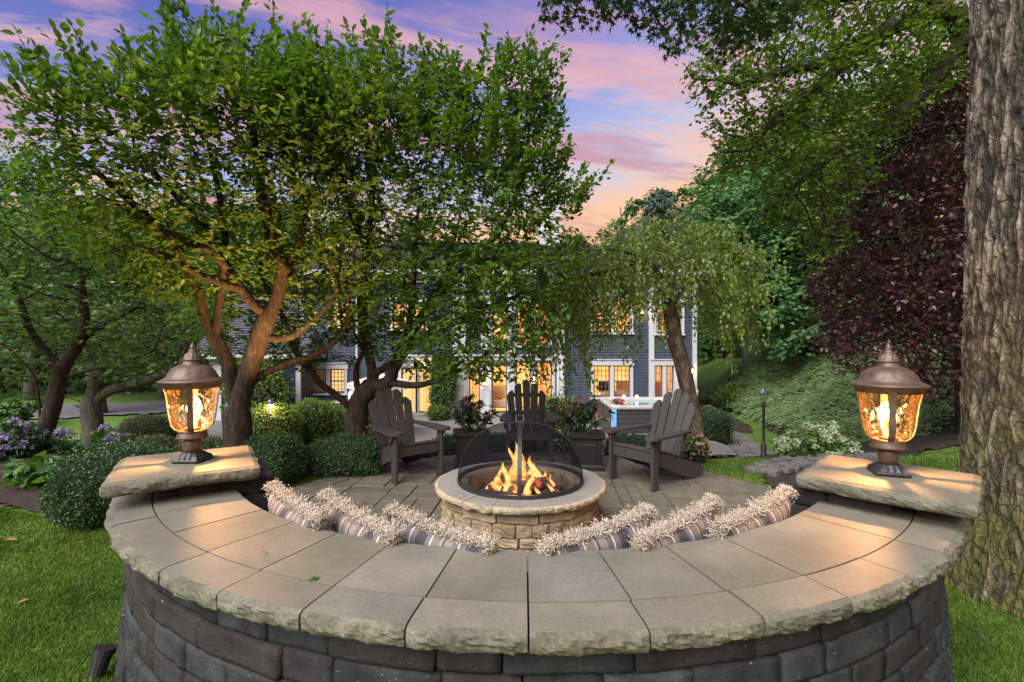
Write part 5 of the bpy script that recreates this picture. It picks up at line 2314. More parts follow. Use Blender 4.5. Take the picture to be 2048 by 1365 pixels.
# ================================================================== TREES
def colonize(pos, par, att, step, infl, kill, iters, up=0.05, sprout=None):
    """Grow twigs from the given skeleton towards the attractor points."""
    pos = [np.array(p, float) for p in pos]
    par = list(par)
    A = np.array(att, float)
    if sprout is None:
        sprout = list(range(len(pos)))
    Pn = np.array([pos[i] for i in sprout])
    idx = np.array(sprout)
    d = np.linalg.norm(A[:, None] - Pn[None], axis=-1)
    near = idx[d.argmin(1)]
    dist = d.min(1)
    for it in range(iters):
        if len(A) == 0:
            break
        m = dist < infl
        if not m.any():
            break
        Pa = np.array(pos)
        v = unit(A[m] - Pa[near[m]])
        ids, inv = np.unique(near[m], return_inverse=True)
        acc = np.zeros((len(ids), 3))
        np.add.at(acc, inv, v)
        acc = unit(acc + rng.normal(0, .12, acc.shape) + np.array([0, 0, up]))
        newp = Pa[ids] + acc * step
        n0 = len(pos)
        pos += list(newp)
        par += list(ids)
        dn = np.linalg.norm(A[:, None] - newp[None], axis=-1)
        k = dn.argmin(1)
        dm = dn.min(1)
        better = dm < dist
        near[better] = n0 + k[better]
        dist[better] = dm[better]
        keep = dist > kill
        A, near, dist = A[keep], near[keep], dist[keep]
        if len(pos) > 14000:
            break
    return np.array(pos), np.array(par)


LIMB_T = []


def skeleton(limbs, step):
    """limbs: polylines; each later one is joined to the nearest point of the earlier ones."""
    pos, par = [], []
    LIMB_T.clear()
    for li, l in enumerate(limbs):
        pts = spline(l, step)
        if li == 0:
            prev = -1
        else:
            q = np.array(pts[0])
            prev = int(np.linalg.norm(np.array(pos) - q, axis=1).argmin())
            pts = pts[1:] if (np.linalg.norm(np.array(pos[prev]) - q) < step) else pts
        for k, p in enumerate(pts):
            pos.append(np.array(p))
            par.append(prev)
            prev = len(pos) - 1
            LIMB_T.append(k / max(1, len(pts) - 1))
    return pos, par


def radii(par, R0, r_min, expo=2.2):
    n = len(par)
    acc = np.zeros(n)
    has = np.zeros(n, bool)
    for i in range(n):
        if par[i] >= 0:
            has[par[i]] = True
    acc[~has] = 1
    for i in range(n - 1, 0, -1):
        if par[i] >= 0:
            acc[par[i]] += acc[i]
    return np.maximum(R0 * (acc / acc[0]) ** (1 / expo), r_min), acc


def branch_mesh(name, pos, par, rad, mat, parent, flare=0.0):
    kids = [[] for _ in par]
    roots = []
    for i, p in enumerate(par):
        if p >= 0:
            kids[p].append(i)
        else:
            roots.append(i)
    V, Fc = [], []
    stack = [(r, None) for r in roots]
    while stack:
        i, start = stack.pop()
        pts, rr = [], []
        if start is not None:
            pts.append(pos[start])
            rr.append(min(rad[start], rad[i] * 1.25))
        while True:
            pts.append(pos[i])
            rr.append(rad[i])
            ks = sorted(kids[i], key=lambda k: -rad[k])
            if not ks:
                break
            for k in ks[1:]:
                stack.append((k, i))
            i = ks[0]
        if len(pts) < 2:
            continue
        big = max(rr)
        n = 12 if big > 0.09 else 8 if big > 0.035 else 5 if big > 0.01 else 3
        if flare and start is None:
            for k in range(min(6, len(rr))):
                rr[k] *= 1 + flare * (1 - k / 6) ** 2
        v, f = tube_geo([Vector(p) for p in pts], rr, n, False)
        b = len(V)
        V += v
        Fc += [tuple(q + b for q in x) for x in f]
    return place(name, mesh(name, V, Fc, mat, True), parent)


def twig_leaves(pos, par, acc, kmax, per, size, spread=0.8, droop=-0.12, up_bias=1.6, jitter=0.03):
    """Leaves set alternately along the outermost twigs."""
    ii = np.array([i for i in range(len(par)) if par[i] >= 0 and acc[i] <= kmax])
    base, dr, up = [], [], []
    a, b = pos[par[ii]], pos[ii]
    t = unit(b - a)
    upv = np.tile(np.array([0, 0, 1.0]), (len(ii), 1))
    s = unit(np.cross(t, upv) + 1e-6)
    s2 = np.cross(s, t)
    for k in range(per):
        f = (k + rng.uniform(0, 1, (len(ii), 1))) / per
        sg = (1 if k % 2 else -1) * np.ones((len(ii), 1))
        p = a + (b - a) * f
        d = t * rng.uniform(.35, .9, (len(ii), 1)) + s * sg * spread * rng.uniform(.6, 1.2, (len(ii), 1)) + s2 * rng.normal(0, .25, (len(ii), 1)) + np.array([0, 0, droop])
        base.append(p + rng.normal(0, jitter, p.shape))
        dr.append(d)
        up.append(unit(np.array([0, 0, up_bias]) + rng.normal(0, .6, p.shape)))
    tips = np.array([i for i in ii if acc[i] == 1])
    base.append(pos[tips])
    dr.append(unit(pos[tips] - pos[par[tips]]) + np.array([0, 0, droop]))
    up.append(unit(np.array([0, 0, up_bias]) + rng.normal(0, .6, (len(tips), 3))))
    base, dr, up = np.concatenate(base), np.concatenate(dr), np.concatenate(up)
    return base, dr, up, rng.uniform(size[0], size[1], len(base))


def blob_points(blobs, dens, shell=0.35):
    """Attractors in blobs given as (centre, rx, ry, rz)."""
    out = []
    for c, rx, ry, rz in blobs:
        n = max(6, int(dens * (rx * ry * rz) ** (2 / 3)))
        v = rand_dirs(n)
        r = rng.uniform(shell, 1, (n, 1)) ** (1 / 2.2)
        out.append(np.array(c) + v * r * np.array([rx, ry, rz]))
    return np.concatenate(out)


def pblob(px, py, d, r, dk=1.0, vk=1.0):
    s = d / F
    return (np.array(P(px, py, d)), r * s, r * s * dk, r * s * vk)


def nearest_leaf_objects(tree, base, dr, up, size, tmpl, mat, n=300, name='leaf'):
    """The leaves that show largest become objects of their own; the rest is one mass."""
    d = np.linalg.norm(base - np.array([0, 0, CAMH]), axis=1)
    px = base[:, 0] / np.maximum(base[:, 1], .1)
    pz = (base[:, 2] - CAMH) / np.maximum(base[:, 1], .1)
    score = size / d
    score = np.where((np.abs(px) < 1.04) & (pz < 0.70), score, 0)
    order = np.argsort(-score)
    sel = order[:n]
    rest = order[n:]
    tv, tf = tmpl
    variants = []
    for k in range(3):
        v2 = tv.copy()
        v2[:, 2] *= (0.7, 1.0, 1.5)[k]
        v2[:, 1] *= (1.0, 0.9, 1.08)[k]
        variants.append(mesh(name, v2.tolist(), tf.tolist(), mat))
    drn = unit(dr)
    side = unit(np.cross(up, drn))
    up2 = np.cross(drn, side)
    for q, i in enumerate(sel):
        o = place(name, variants[q % 3], tree)
        m3 = Matrix((drn[i], side[i], up2[i])).transposed() * float(size[i])
        o.matrix_basis = Matrix.Translation(Vector(base[i])) @ m3.to_4x4()
    leaf_stuff('foliage', base[rest], dr[rest], up[rest], size[rest], tmpl, mat, tree)


# ------------------------------------------------------------------ the two multi-stemmed trees
def pl(pts):
    return [P(*p) for p in pts]


CROWN_L = [(130, 225, 3.9, 62), (110, 295, 3.9, 78), (190, 215, 4.0, 72), (230, 280, 4.1, 115), (330, 205, 4.3, 90), (395, 125, 4.6, 55), (330, 270, 4.3, 130), (440, 180, 4.7, 95),
           (510, 140, 4.9, 65), (470, 260, 4.6, 130), (560, 215, 4.9, 95), (140, 380, 4.1, 95), (250, 400, 4.3, 120), (370, 400, 4.5, 120), (90, 240, 3.7, 50),
           (480, 380, 4.8, 120), (580, 330, 5.0, 120), (330, 500, 4.7, 80), (440, 500, 5.0, 90), (230, 490, 4.6, 70), (540, 470, 5.2, 80), (565, 125, 5.0, 42), (440, 570, 5.4, 55), (500, 600, 5.6, 45), (400, 640, 5.6, 45), (350, 560, 5.0, 55), (470, 650, 5.7, 45), (540, 650, 5.8, 45), (450, 700, 5.8, 32), (300, 560, 4.7, 45), (180, 460, 4.2, 65), (560, 560, 5.5, 60), (520, 520, 5.3, 70)]
CROWN_R = [(640, 175, 5.2, 75), (720, 195, 5.3, 85), (772, 135, 5.4, 48), (650, 270, 5.2, 120), (760, 280, 5.4, 130), (850, 220, 5.5, 85), (890, 190, 5.5, 60), (960, 210, 5.6, 75),
           (1040, 180, 5.6, 60), (1080, 150, 5.6, 38), (870, 330, 5.6, 120), (980, 310, 5.7, 115), (1060, 260, 5.7, 70), (1090, 330, 5.6, 50), (1040, 400, 5.7, 95), (930, 440, 5.6, 120), (1120, 400, 5.5, 50),
           (790, 420, 5.6, 120), (680, 400, 5.5, 110), (1010, 500, 5.6, 100), (1090, 480, 5.5, 60), (880, 560, 5.5, 95), (980, 590, 5.4, 95), (1050, 560, 5.3, 75), (780, 540, 5.6, 80),
           (900, 660, 5.3, 70), (1000, 690, 5.2, 60), (1050, 650, 5.2, 60), (840, 700, 5.4, 45), (930, 735, 5.2, 38), (720, 500, 5.6, 80), (1150, 390, 5.4, 38), (660, 620, 5.9, 60), (760, 640, 5.9, 55),
           (590, 610, 6.0, 60), (660, 690, 6.2, 38), (720, 650, 6.1, 50), (560, 690, 6.2, 34), (800, 610, 5.8, 70), (860, 640, 5.6, 60), (960, 650, 5.4, 60), (1080, 620, 5.3, 50), (1010, 740, 5.2, 30), (880, 745, 5.3, 28),
           (620, 560, 5.8, 60), (1110, 560, 5.4, 45), (700, 570, 5.8, 60), (940, 700, 5.3, 55), (1000, 640, 5.3, 60), (1060, 700, 5.2, 40), (900, 610, 5.5, 60), (770, 690, 6.0, 40), (640, 650, 6.2, 45), (600, 720, 6.3, 30), (690, 640, 6.2, 45), (840, 660, 5.8, 45), (960, 745, 5.2, 28), (820, 735, 5.6, 24),
           (1040, 610, 5.3, 55), (1100, 640, 5.2, 40), (980, 540, 5.5, 70), (850, 500, 5.6, 80), (920, 520, 5.6, 80), (640, 520, 5.7, 70), (1130, 520, 5.4, 40), (700, 600, 5.9, 55), (760, 580, 5.8, 60), (960, 600, 5.5, 55), (1070, 540, 5.4, 55), (1020, 670, 5.2, 45), (880, 690, 5.6, 40), (640, 600, 6.0, 45)]
SHOOTS_L = [(370, 20, 4.5), (350, 55, 4.5), (478, 28, 4.8), (460, 45, 4.8), (545, 55, 5.0), (62, 132, 3.6), (115, 140, 3.7), (10, 205, 3.7), (20, 240, 3.7), (268, 105, 4.2), (175, 125, 3.9), (320, 40, 4.4),
            (70, 215, 3.7), (100, 340, 3.9), (580, 70, 5.0), (618, 95, 5.1)]
SHOOTS_R = [(778, 35, 5.4), (770, 70, 5.4), (880, 132, 5.5), (905, 150, 5.5), (955, 138, 5.6), (1055, 100, 5.6), (1090, 105, 5.6), (1118, 190, 5.6), (1110, 275, 5.6), (1100, 345, 5.5), (1190, 362, 5.4),
            (1178, 405, 5.4), (685, 90, 5.3), (625, 90, 5.2), (1040, 125, 5.6), (1145, 440, 5.4), (830, 150, 5.4)]


def big_tree(label, limbs, crown, shoots, R0, loc, dens):
    step = 0.075
    t = thing('broadleaf_tree', loc, label, 'tree', 'multi stemmed trees between patio and house')
    pos, par = skeleton(limbs, step)
    n0 = len(pos)
    z_ok = [i for i in range(n0) if pos[i][2] > 1.15]
    att = blob_points([pblob(c[0], c[1], c[2], c[3] * (0.90 if c[1] < 440 else 1.08), 1.25, 0.88) for c in crown], dens)
    extra = []
    for s in shoots:
        p = np.array(P(*s))
        q = np.array(P(s[0] + (crown[len(crown) // 2][0] - s[0]) * 0.25, s[1] + 130, s[2]))
        for k in range(6):
            extra.append(q + (p - q) * (k + 1) / 6)
    att = np.concatenate([att, np.array(extra)])
    pos, par = colonize(pos, par, att, step, 2.6, 0.085, 120, 0.06, z_ok)
    # long leafy shoots of this year stand out of the crown
    pos, par = list(pos), list(par)
    has = set(par)
    ctr = np.mean(pos, axis=0) + np.array([0, 0, -1.2])
    tips = [i for i in range(n0, len(pos)) if i not in has]
    far = sorted(tips, key=lambda i: -np.linalg.norm((pos[i] - ctr) * np.array([1, .8, 1.1])))
    for q, i in enumerate(far[:int(len(far) * 0.30)]):
        dv_ = unit(unit(pos[i] - ctr) + np.array([0, 0, 0.35]) + rng.normal(0, .28, 3))
        prev, p = i, pos[i].copy()
        for k in range(rng.integers(2, 6)):
            dv_ = unit(dv_ + np.array([0, 0, 0.02]) + rng.normal(0, .05, 3))
            p = p + dv_ * 0.07
            pos.append(p.copy())
            par.append(prev)
            prev = len(pos) - 1
    pos, par = np.array(pos), np.array(par)
    rad, acc = radii(par, R0, 0.0020, 1.42)
    lt = np.array(LIMB_T)
    rad[:n0] = np.maximum(rad[:n0], 0.038 * (1 - lt) ** 0.8 + 0.009)
    branch_mesh('trunk', pos, par, rad, M['bark_dark'], t, 0.25)
    base, dr, up, size = twig_leaves(pos, par, acc, 11, 4, (0.046, 0.098), 0.85, -0.06, 1.9)
    print(label[:20], 'nodes', len(pos), 'leaves', len(base))
    nearest_leaf_objects(t, base, dr, up, size, TLB if False else T_leaf(0.27, 0.09, 0.14), LEAF['dogwood'], 300)


A0 = P(478, 905, 5.4)
A0.z = 0.0
LIMBS_L = [
    [A0, P(474, 830, 5.4), P(466, 790, 5.4), P(457, 731, 5.35), P(430, 678, 5.25), P(411, 645, 5.2), P(398, 590, 5.1), P(372, 520, 4.9), P(330, 440, 4.6)],
    pl([(474, 830, 5.4), (486, 780, 5.4), (503, 728, 5.4), (520, 673, 5.35), (536, 631, 5.3), (554, 595, 5.3), (564, 556, 5.25), (570, 539, 5.2), (600, 478, 5.2), (615, 400, 5.1)]),
    pl([(570, 539, 5.2), (550, 497, 5.1), (530, 420, 5.0), (515, 330, 4.9), (500, 230, 4.8)]),
    pl([(536, 631, 5.3), (511, 614, 5.2), (483, 578, 5.1), (464, 550, 5.0), (428, 472, 4.8), (400, 444, 4.7), (340, 380, 4.5), (270, 300, 4.3)]),
    pl([(483, 578, 5.1), (440, 565, 4.9), (390, 545, 4.7), (330, 510, 4.5), (270, 490, 4.4)]),
    pl([(464, 550, 5.0), (420, 500, 4.7), (360, 480, 4.5), (290, 440, 4.3), (200, 390, 4.1)]),
    pl([(430, 678, 5.25), (440, 600, 5.2), (450, 500, 5.0), (440, 400, 4.8), (420, 300, 4.6)]),
    pl([(480, 800, 5.4), (511, 759, 5.45), (572, 728, 5.55), (631, 709, 5.65), (673, 681, 5.7), (698, 636, 5.7), (695, 578, 5.6), (680, 520, 5.5)]),
    pl([(520, 673, 5.35), (560, 678, 5.4), (584, 673, 5.4), (611, 653, 5.4), (650, 617, 5.4), (675, 578, 5.4), (660, 530, 5.3), (640, 470, 5.2)]),
    pl([(372, 520, 4.9), (300, 440, 4.5), (200, 350, 4.1), (120, 280, 3.9)]),
]
B0 = P(715, 905, 6.35)
B0.z = 0.0
LIMBS_R = [
    [B0, P(713, 870, 6.35), P(714, 830, 6.35), P(722, 799, 6.35), P(740, 777, 6.3), P(746, 752, 6.3), P(740, 720, 6.25), P(734, 692, 6.2), P(723, 609, 6.0), P(727, 573, 5.9), P(735, 500, 5.7), P(745, 400, 5.6),
     P(755, 280, 5.5)],
    pl([(713, 830, 6.35), (700, 815, 6.3), (672, 790, 6.2), (640, 767, 6.1), (623, 742, 6.0), (592, 703, 5.9), (575, 656, 5.8), (559, 623, 5.7), (535, 580, 5.6), (520, 530, 5.5), (560, 440, 5.4)]),
    pl([(722, 799, 6.35), (714, 770, 6.35), (712, 744, 6.35), (717, 723, 6.3), (727, 704, 6.3), (700, 650, 6.2)]),
    pl([(740, 777, 6.3), (777, 765, 6.2), (785, 741, 6.15), (801, 712, 6.1), (815, 680, 6.0), (840, 640, 5.9), (870, 590, 5.8), (900, 520, 5.7), (920, 430, 5.6)]),
    pl([(746, 752, 6.3), (770, 735, 6.2), (793, 722, 6.15), (817, 701, 6.1), (860, 665, 5.9), (930, 635, 5.7), (1000, 605, 5.5), (1070, 580, 5.4)]),
    pl([(777, 765, 6.2), (830, 771, 6.0), (870, 762, 5.8), (930, 735, 5.5), (985, 700, 5.3)]),
    pl([(815, 680, 6.0), (825, 600, 5.8), (830, 500, 5.7), (840, 380, 5.6)]),
    pl([(870, 590, 5.8), (950, 520, 5.7), (1010, 440, 5.7), (1050, 330, 5.7), (1060, 220, 5.6)]),
    pl([(735, 500, 5.7), (700, 420, 5.5), (670, 320, 5.3)]),
]
big_tree('wide multi stemmed green tree behind the left lantern, its crown leaning towards the upper left', LIMBS_L, CROWN_L, SHOOTS_L, 0.150, A0, 1000)
big_tree('multi stemmed green tree behind the left adirondack chair, low branches before the house doors', LIMBS_R, CROWN_R, SHOOTS_R, 0.145, B0, 860)


# ------------------------------------------------------------------ weeping tree by the right-hand chair
def weeping_tree():
    d0 = 7.6
    b = P(1408, 960, d0)
    b.z = gz(b.x, b.y) - 0.05
    t = thing('weeping_tree', b, 'small weeping tree with a leaning rough trunk and trailing branches, beside the right adirondack chair', 'tree')
    trunk = [b, P(1404, 930, d0), P(1392, 860, d0), P(1380, 800, d0), P(1362, 720, d0), P(1350, 680, d0), P(1340, 620, d0), P(1318, 560, 7.5), P(1285, 520, 7.3), P(1235, 500, 7.1), P(1180, 500, 7.0)]
    limbs = [trunk, pl([(1340, 620, 7.6), (1370, 560, 7.6), (1410, 520, 7.6), (1455, 515, 7.5)]), pl([(1318, 560, 7.5), (1310, 510, 7.7), (1330, 475, 7.9)]),
             pl([(1285, 520, 7.3), (1200, 545, 6.8), (1120, 560, 6.5), (1075, 590, 6.4)])]
    step = 0.11
    pos, par = skeleton(limbs, step)
    n0 = len(pos)
    crown = [(1330, 490, 7.6, 70), (1260, 510, 7.4, 75), (1190, 525, 7.1, 70), (1120, 550, 6.9, 60), (1400, 500, 7.5, 75), (1460, 530, 7.4, 65), (1490, 580, 7.4, 45), (1280, 560, 7.2, 70),
             (1390, 570, 7.3, 75), (1210, 570, 7.0, 60), (1150, 600, 6.8, 45), (1450, 600, 7.3, 60), (1090, 590, 6.6, 45), (1340, 460, 7.6, 50), (1280, 475, 7.5, 45), (1400, 470, 7.6, 45), (1220, 500, 7.2, 45)]
    att = blob_points([pblob(*c, 1.7, 0.8) for c in crown], 330)
    pos, par = colonize(pos, par, att, step, 2.4, 0.12, 70, 0.0, [i for i in range(n0) if pos[i][2] > 1.9])
    pos, par = list(pos), list(par)
    # trailing strands
    n1 = len(pos)
    has = set(par)
    tips = [i for i in range(n0, n1) if i not in has]
    st = np.random.default_rng(4)
    for i in tips:
        if st.uniform() < 0.15:
            continue
        px = 1024 + pos[i][0] / pos[i][1] * F
        ln = st.uniform(0.15, 0.8)
        if 1040 < px < 1180:
            ln = st.uniform(0.8, 1.75)
        if 1180 <= px < 1300:
            ln = st.uniform(0.35, 1.25)
        if px > 1400:
            ln = st.uniform(0.25, 1.0)
        if 1300 <= px <= 1400:
            ln *= 0.6
        prev = i
        p = pos[i].copy()
        dv_ = unit(np.array([*(st.normal(0, .5, 2)), -0.1]))
        for k in range(int(ln / 0.10)):
            dv_ = unit(dv_ * 0.75 + np.array([0.02, 0, -0.42]) + st.normal(0, .06, 3))
            p = p + dv_ * 0.10
            pos.append(p.copy())
            par.append(prev)
            prev = len(pos) - 1
    pos, par = np.array(pos), np.array(par)
    rad, acc = radii(par, 0.118, 0.0022, 1.5)
    branch_mesh('trunk', pos, par, rad, M['bark_birch'], t, 0.25)
    base, dr, up, size = twig_leaves(pos, par, acc, 9, 5, (0.042, 0.074), 0.9, -0.50, 0.9, 0.05)
    print('weeping leaves', len(base))
    nearest_leaf_objects(t, base, dr, up, size, T_leaf(0.30, 0.08, 0.2), LEAF['birch'], 250)


weeping_tree()


# ------------------------------------------------------------------ giant trunk at the right
def oak():
    c = Vector((3.43, 2.91, 0))
    t = thing('oak_tree', c, 'huge old tree trunk with deeply furrowed bark at the right edge, mossy at its foot', 'tree')
    m, nt, N, L = new_mat('furrowed_bark')
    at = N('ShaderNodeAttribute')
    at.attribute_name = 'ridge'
    tc = N('ShaderNodeTexCoord')
    n1 = _noise(nt, tc.outputs['Object'], 14, 5, 0.65)
    n2 = _noise(nt, tc.outputs['Object'], 70, 3, 0.6)
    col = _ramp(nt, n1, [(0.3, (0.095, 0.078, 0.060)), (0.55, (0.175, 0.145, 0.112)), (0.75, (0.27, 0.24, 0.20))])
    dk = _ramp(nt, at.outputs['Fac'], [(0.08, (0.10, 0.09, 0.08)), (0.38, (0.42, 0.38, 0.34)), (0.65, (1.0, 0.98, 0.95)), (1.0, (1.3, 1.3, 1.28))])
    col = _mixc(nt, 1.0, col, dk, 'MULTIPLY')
    sp = N('ShaderNodeSeparateXYZ')
    L(tc.outputs['Object'], sp.inputs[0])
    hm = N('ShaderNodeMapRange')
    L(sp.outputs[2], hm.inputs[0])
    hm.inputs[1].default_value = 1.9
    hm.inputs[2].default_value = 0.2
    mm = N('ShaderNodeMath')
    mm.operation = 'MULTIPLY'
    L(hm.outputs[0], mm.inputs[0])
    L(_ramp(nt, _noise(nt, tc.outputs['Object'], 5, 5, 0.65), [(0.36, (0, 0, 0)), (0.56, (1, 1, 1))]), mm.inputs[1])
    col = _mixc(nt, mm.outputs[0], col, (0.085, 0.088, 0.018))
    # fine cracks that break the ridges into plates
    mpk = N('ShaderNodeMapping')
    mpk.inputs['Scale'].default_value = (1, 1, 0.24)
    wob = N('ShaderNodeVectorMath')
    wob.operation = 'MULTIPLY_ADD'
    nv_ = N('ShaderNodeTexNoise')
    nv_.inputs['Scale'].default_value = 9
    L(tc.outputs['Object'], nv_.inputs['Vector'])
    L(nv_.outputs['Color'], wob.inputs[0])
    wob.inputs[1].default_value = (.10, .10, .10)
    L(tc.outputs['Object'], wob.inputs[2])
    L(wob.outputs[0], mpk.inputs[0])
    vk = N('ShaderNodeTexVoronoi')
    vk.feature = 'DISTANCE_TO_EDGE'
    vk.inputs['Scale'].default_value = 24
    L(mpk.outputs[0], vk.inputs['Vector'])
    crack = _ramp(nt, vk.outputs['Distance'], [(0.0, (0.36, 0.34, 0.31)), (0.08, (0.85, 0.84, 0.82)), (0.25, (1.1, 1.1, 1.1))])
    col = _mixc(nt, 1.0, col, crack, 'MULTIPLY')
    hk = N('ShaderNodeMath')
    hk.operation = 'MULTIPLY_ADD'
    L(_ramp(nt, vk.outputs['Distance'], [(0.0, (0, 0, 0)), (0.18, (1, 1, 1))]), hk.inputs[0])
    hk.inputs[1].default_value = 0.8
    L(n2, hk.inputs[2])
    b = N('ShaderNodeBsdfPrincipled')
    L(col, b.inputs['Base Color'])
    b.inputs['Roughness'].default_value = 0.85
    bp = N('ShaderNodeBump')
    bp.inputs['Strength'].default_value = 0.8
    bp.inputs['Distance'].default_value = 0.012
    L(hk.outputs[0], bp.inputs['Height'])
    L(bp.outputs[0], b.inputs['Normal'])
    o = N('ShaderNodeOutputMaterial')
    L(b.outputs[0], o.inputs[0])
    nu, nv = 360, 390
    V, rid = [], []
    H = 5.2
    for j in range(nv + 1):
        z = H * (j / nv) ** 1.15 - 0.1
        for i in range(nu):
            a = 2 * math.pi * i / nu
            r = 0.50 - 0.012 * z + 0.12 * math.exp(-max(z, 0) / 0.32) * (1 + 0.35 * math.sin(a * 5 + 1)) + 0.02 * math.sin(a * 3 + z * .5)
            # furrows: stretched cells
            u = Vector((math.cos(a) * 5.2, math.sin(a) * 5.2, z * 2.2))
            w = noise.noise(u * 1.7 + Vector((3, 1, 0))) * 0.8
            q = Vector((math.cos(a + w * .09) * 12.5, math.sin(a + w * .09) * 12.5, z * 2.6 + w))
            e = noise.voronoi(q)[0]
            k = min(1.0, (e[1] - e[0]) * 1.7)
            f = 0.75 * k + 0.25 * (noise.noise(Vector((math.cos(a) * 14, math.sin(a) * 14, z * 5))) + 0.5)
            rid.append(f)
            r += 0.036 * f + 0.012 * noise.noise(Vector((math.cos(a) * 22, math.sin(a) * 22, z * 14))) + 0.007 * noise.noise(Vector((math.cos(a) * 60, math.sin(a) * 60, z * 40)))
            V.append((c.x + r * math.cos(a), c.y + r * math.sin(a), z))
    i, j = np.meshgrid(np.arange(nu), np.arange(nv))
    a_ = (j * nu + i).ravel()
    b_ = (j * nu + (i + 1) % nu).ravel()
    Fc = np.stack([a_, b_, b_ + nu, a_ + nu], -1)
    me = mesh_np('trunk', V, Fc, m, True)
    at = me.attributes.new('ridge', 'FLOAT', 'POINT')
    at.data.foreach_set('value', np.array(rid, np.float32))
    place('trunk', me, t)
    # limbs overhead that carry the hanging dark leaves at the top of the picture
    limbs = [[Vector((3.43, 2.91, 5.0)), Vector((3.35, 3.1, 6.6)), Vector((3.1, 3.5, 7.2)), Vector((2.4, 4.2, 7.2)), Vector((1.6, 5.0, 6.4)), Vector((1.0, 5.6, 5.9))],
             [Vector((2.4, 4.2, 7.2)), Vector((2.6, 5.2, 6.6)), Vector((2.7, 6.0, 6.0))],
             [Vector((1.6, 5.0, 6.4)), Vector((0.9, 5.4, 6.0)), Vector((0.3, 5.7, 5.75))]]
    pos, par = skeleton(limbs, 0.12)
    crown = [(1120, 8, 5.8, 45), (1190, 15, 5.8, 38), (1230, 20, 5.7, 30), (1290, 0, 5.7, 55), (1340, 30, 5.6, 55), (1360, 80, 5.5, 38), (1420, 40, 5.6, 60), (1470, 10, 5.7, 70), (1450, 90, 5.6, 35), (1250, -50, 5.7, 60),
             (1400, -60, 5.6, 80), (1150, -60, 5.8, 60), (1540, 20, 5.7, 60)]
    att = blob_points([pblob(*q, 1.3, 0.9) for q in crown], 900)
    pos, par = colonize(pos, par, att, 0.09, 3.5, 0.09, 110, -0.03)
    rad, acc = radii(par, 0.10, 0.0025, 1.7)
    branch_mesh('branches', pos, par, rad, M['bark_dark'], t)
    base, dr, up, size = twig_leaves(pos, par, acc, 7, 3, (0.055, 0.095), 0.9, -0.35, 1.0, 0.05)
    print('oak leaves', len(base))
    nearest_leaf_objects(t, base, dr, up, size, TS, LEAF['oak'], 250)


oak()


# ------------------------------------------------------------------ green maple hanging over the right side
def hanging_maple():
    b = Vector((9.4, 8.6, gz(9.4, 8.6)))
    t = thing('maple_tree', b, 'bright green tree with long boughs hanging over the right side, above the purple tree', 'tree')
    limbs = [[b, Vector((9.3, 8.6, 3)), Vector((9.0, 8.6, 6.0)), Vector((8.6, 8.5, 8.5)), Vector((7.6, 8.3, 9.5)), Vector((6.6, 8.2, 9.6))],
             pl([(2050, 130, 8.6), (1930, 70, 8.5), (1850, -20, 8.4), (1760, -100, 8.3)]),
             pl([(1960, 40, 8.5), (1865, 30, 8.2), (1790, 50, 8.0), (1720, 95, 7.8), (1640, 130, 7.5), (1560, 145, 7.3), (1480, 170, 7.2)]),
             pl([(1720, 95, 7.8), (1650, 160, 7.6), (1560, 230, 7.4), (1500, 300, 7.3)]),
             pl([(1930, 70, 8.5), (1850, 180, 8.3), (1740, 260, 8.0), (1640, 330, 7.8), (1560, 400, 7.7)]),
             pl([(1850, -20, 8.4), (1700, -10, 8.0), (1560, 20, 7.6), (1470, 60, 7.4)])]
    pos, par = skeleton(limbs, 0.15)
    n0 = len(pos)
    crown = [(1430, 150, 7.2, 55), (1480, 90, 7.2, 70), (1470, 210, 7.3, 70), (1560, 60, 7.4, 85), (1560, 170, 7.4, 90), (1650, 50, 7.8, 95), (1650, 170, 7.7, 95), (1560, 270, 7.5, 75), (1490, 310, 7.4, 55),
             (1450, 270, 7.3, 38), (1640, 280, 7.8, 85), (1740, 120, 8.0, 95), (1740, 20, 8.0, 90), (1740, 230, 8.0, 75), (1830, 60, 8.3, 80), (1840, 160, 8.4, 60), (1600, 360, 7.8, 70), (1680, 360, 8.0, 60), (1560, 420, 7.8, 45),
             (1640, 430, 8.0, 50), (1660, 480, 8.1, 38), (1900, 30, 8.5, 60), (1900, 120, 8.6, 40), (1600, -30, 7.6, 90), (1750, -60, 8.0, 90), (1390, 140, 7.2, 28), (1440, 340, 7.4, 28)]
    att = blob_points([pblob(*q, 1.5, 0.85) for q in crown], 480)
    pos, par = colonize(pos, par, att, 0.12, 2.6, 0.12, 90, -0.02, [i for i in range(n0) if pos[i][2] > 3.2])
    rad, acc = radii(par, 0.24, 0.003, 1.75)
    branch_mesh('trunk', pos, par, rad, M['bark_dark'], t)
    base, dr, up, size = twig_leaves(pos, par, acc, 6, 4, (0.055, 0.095), 0.9, -0.15, 1.6, 0.06)
    print('maple leaves', len(base))
    o = leaf_stuff('foliage', base, dr, up, size, T_leaf(0.36, 0.06, 0.1), LEAF['maple'], t)


hanging_maple()


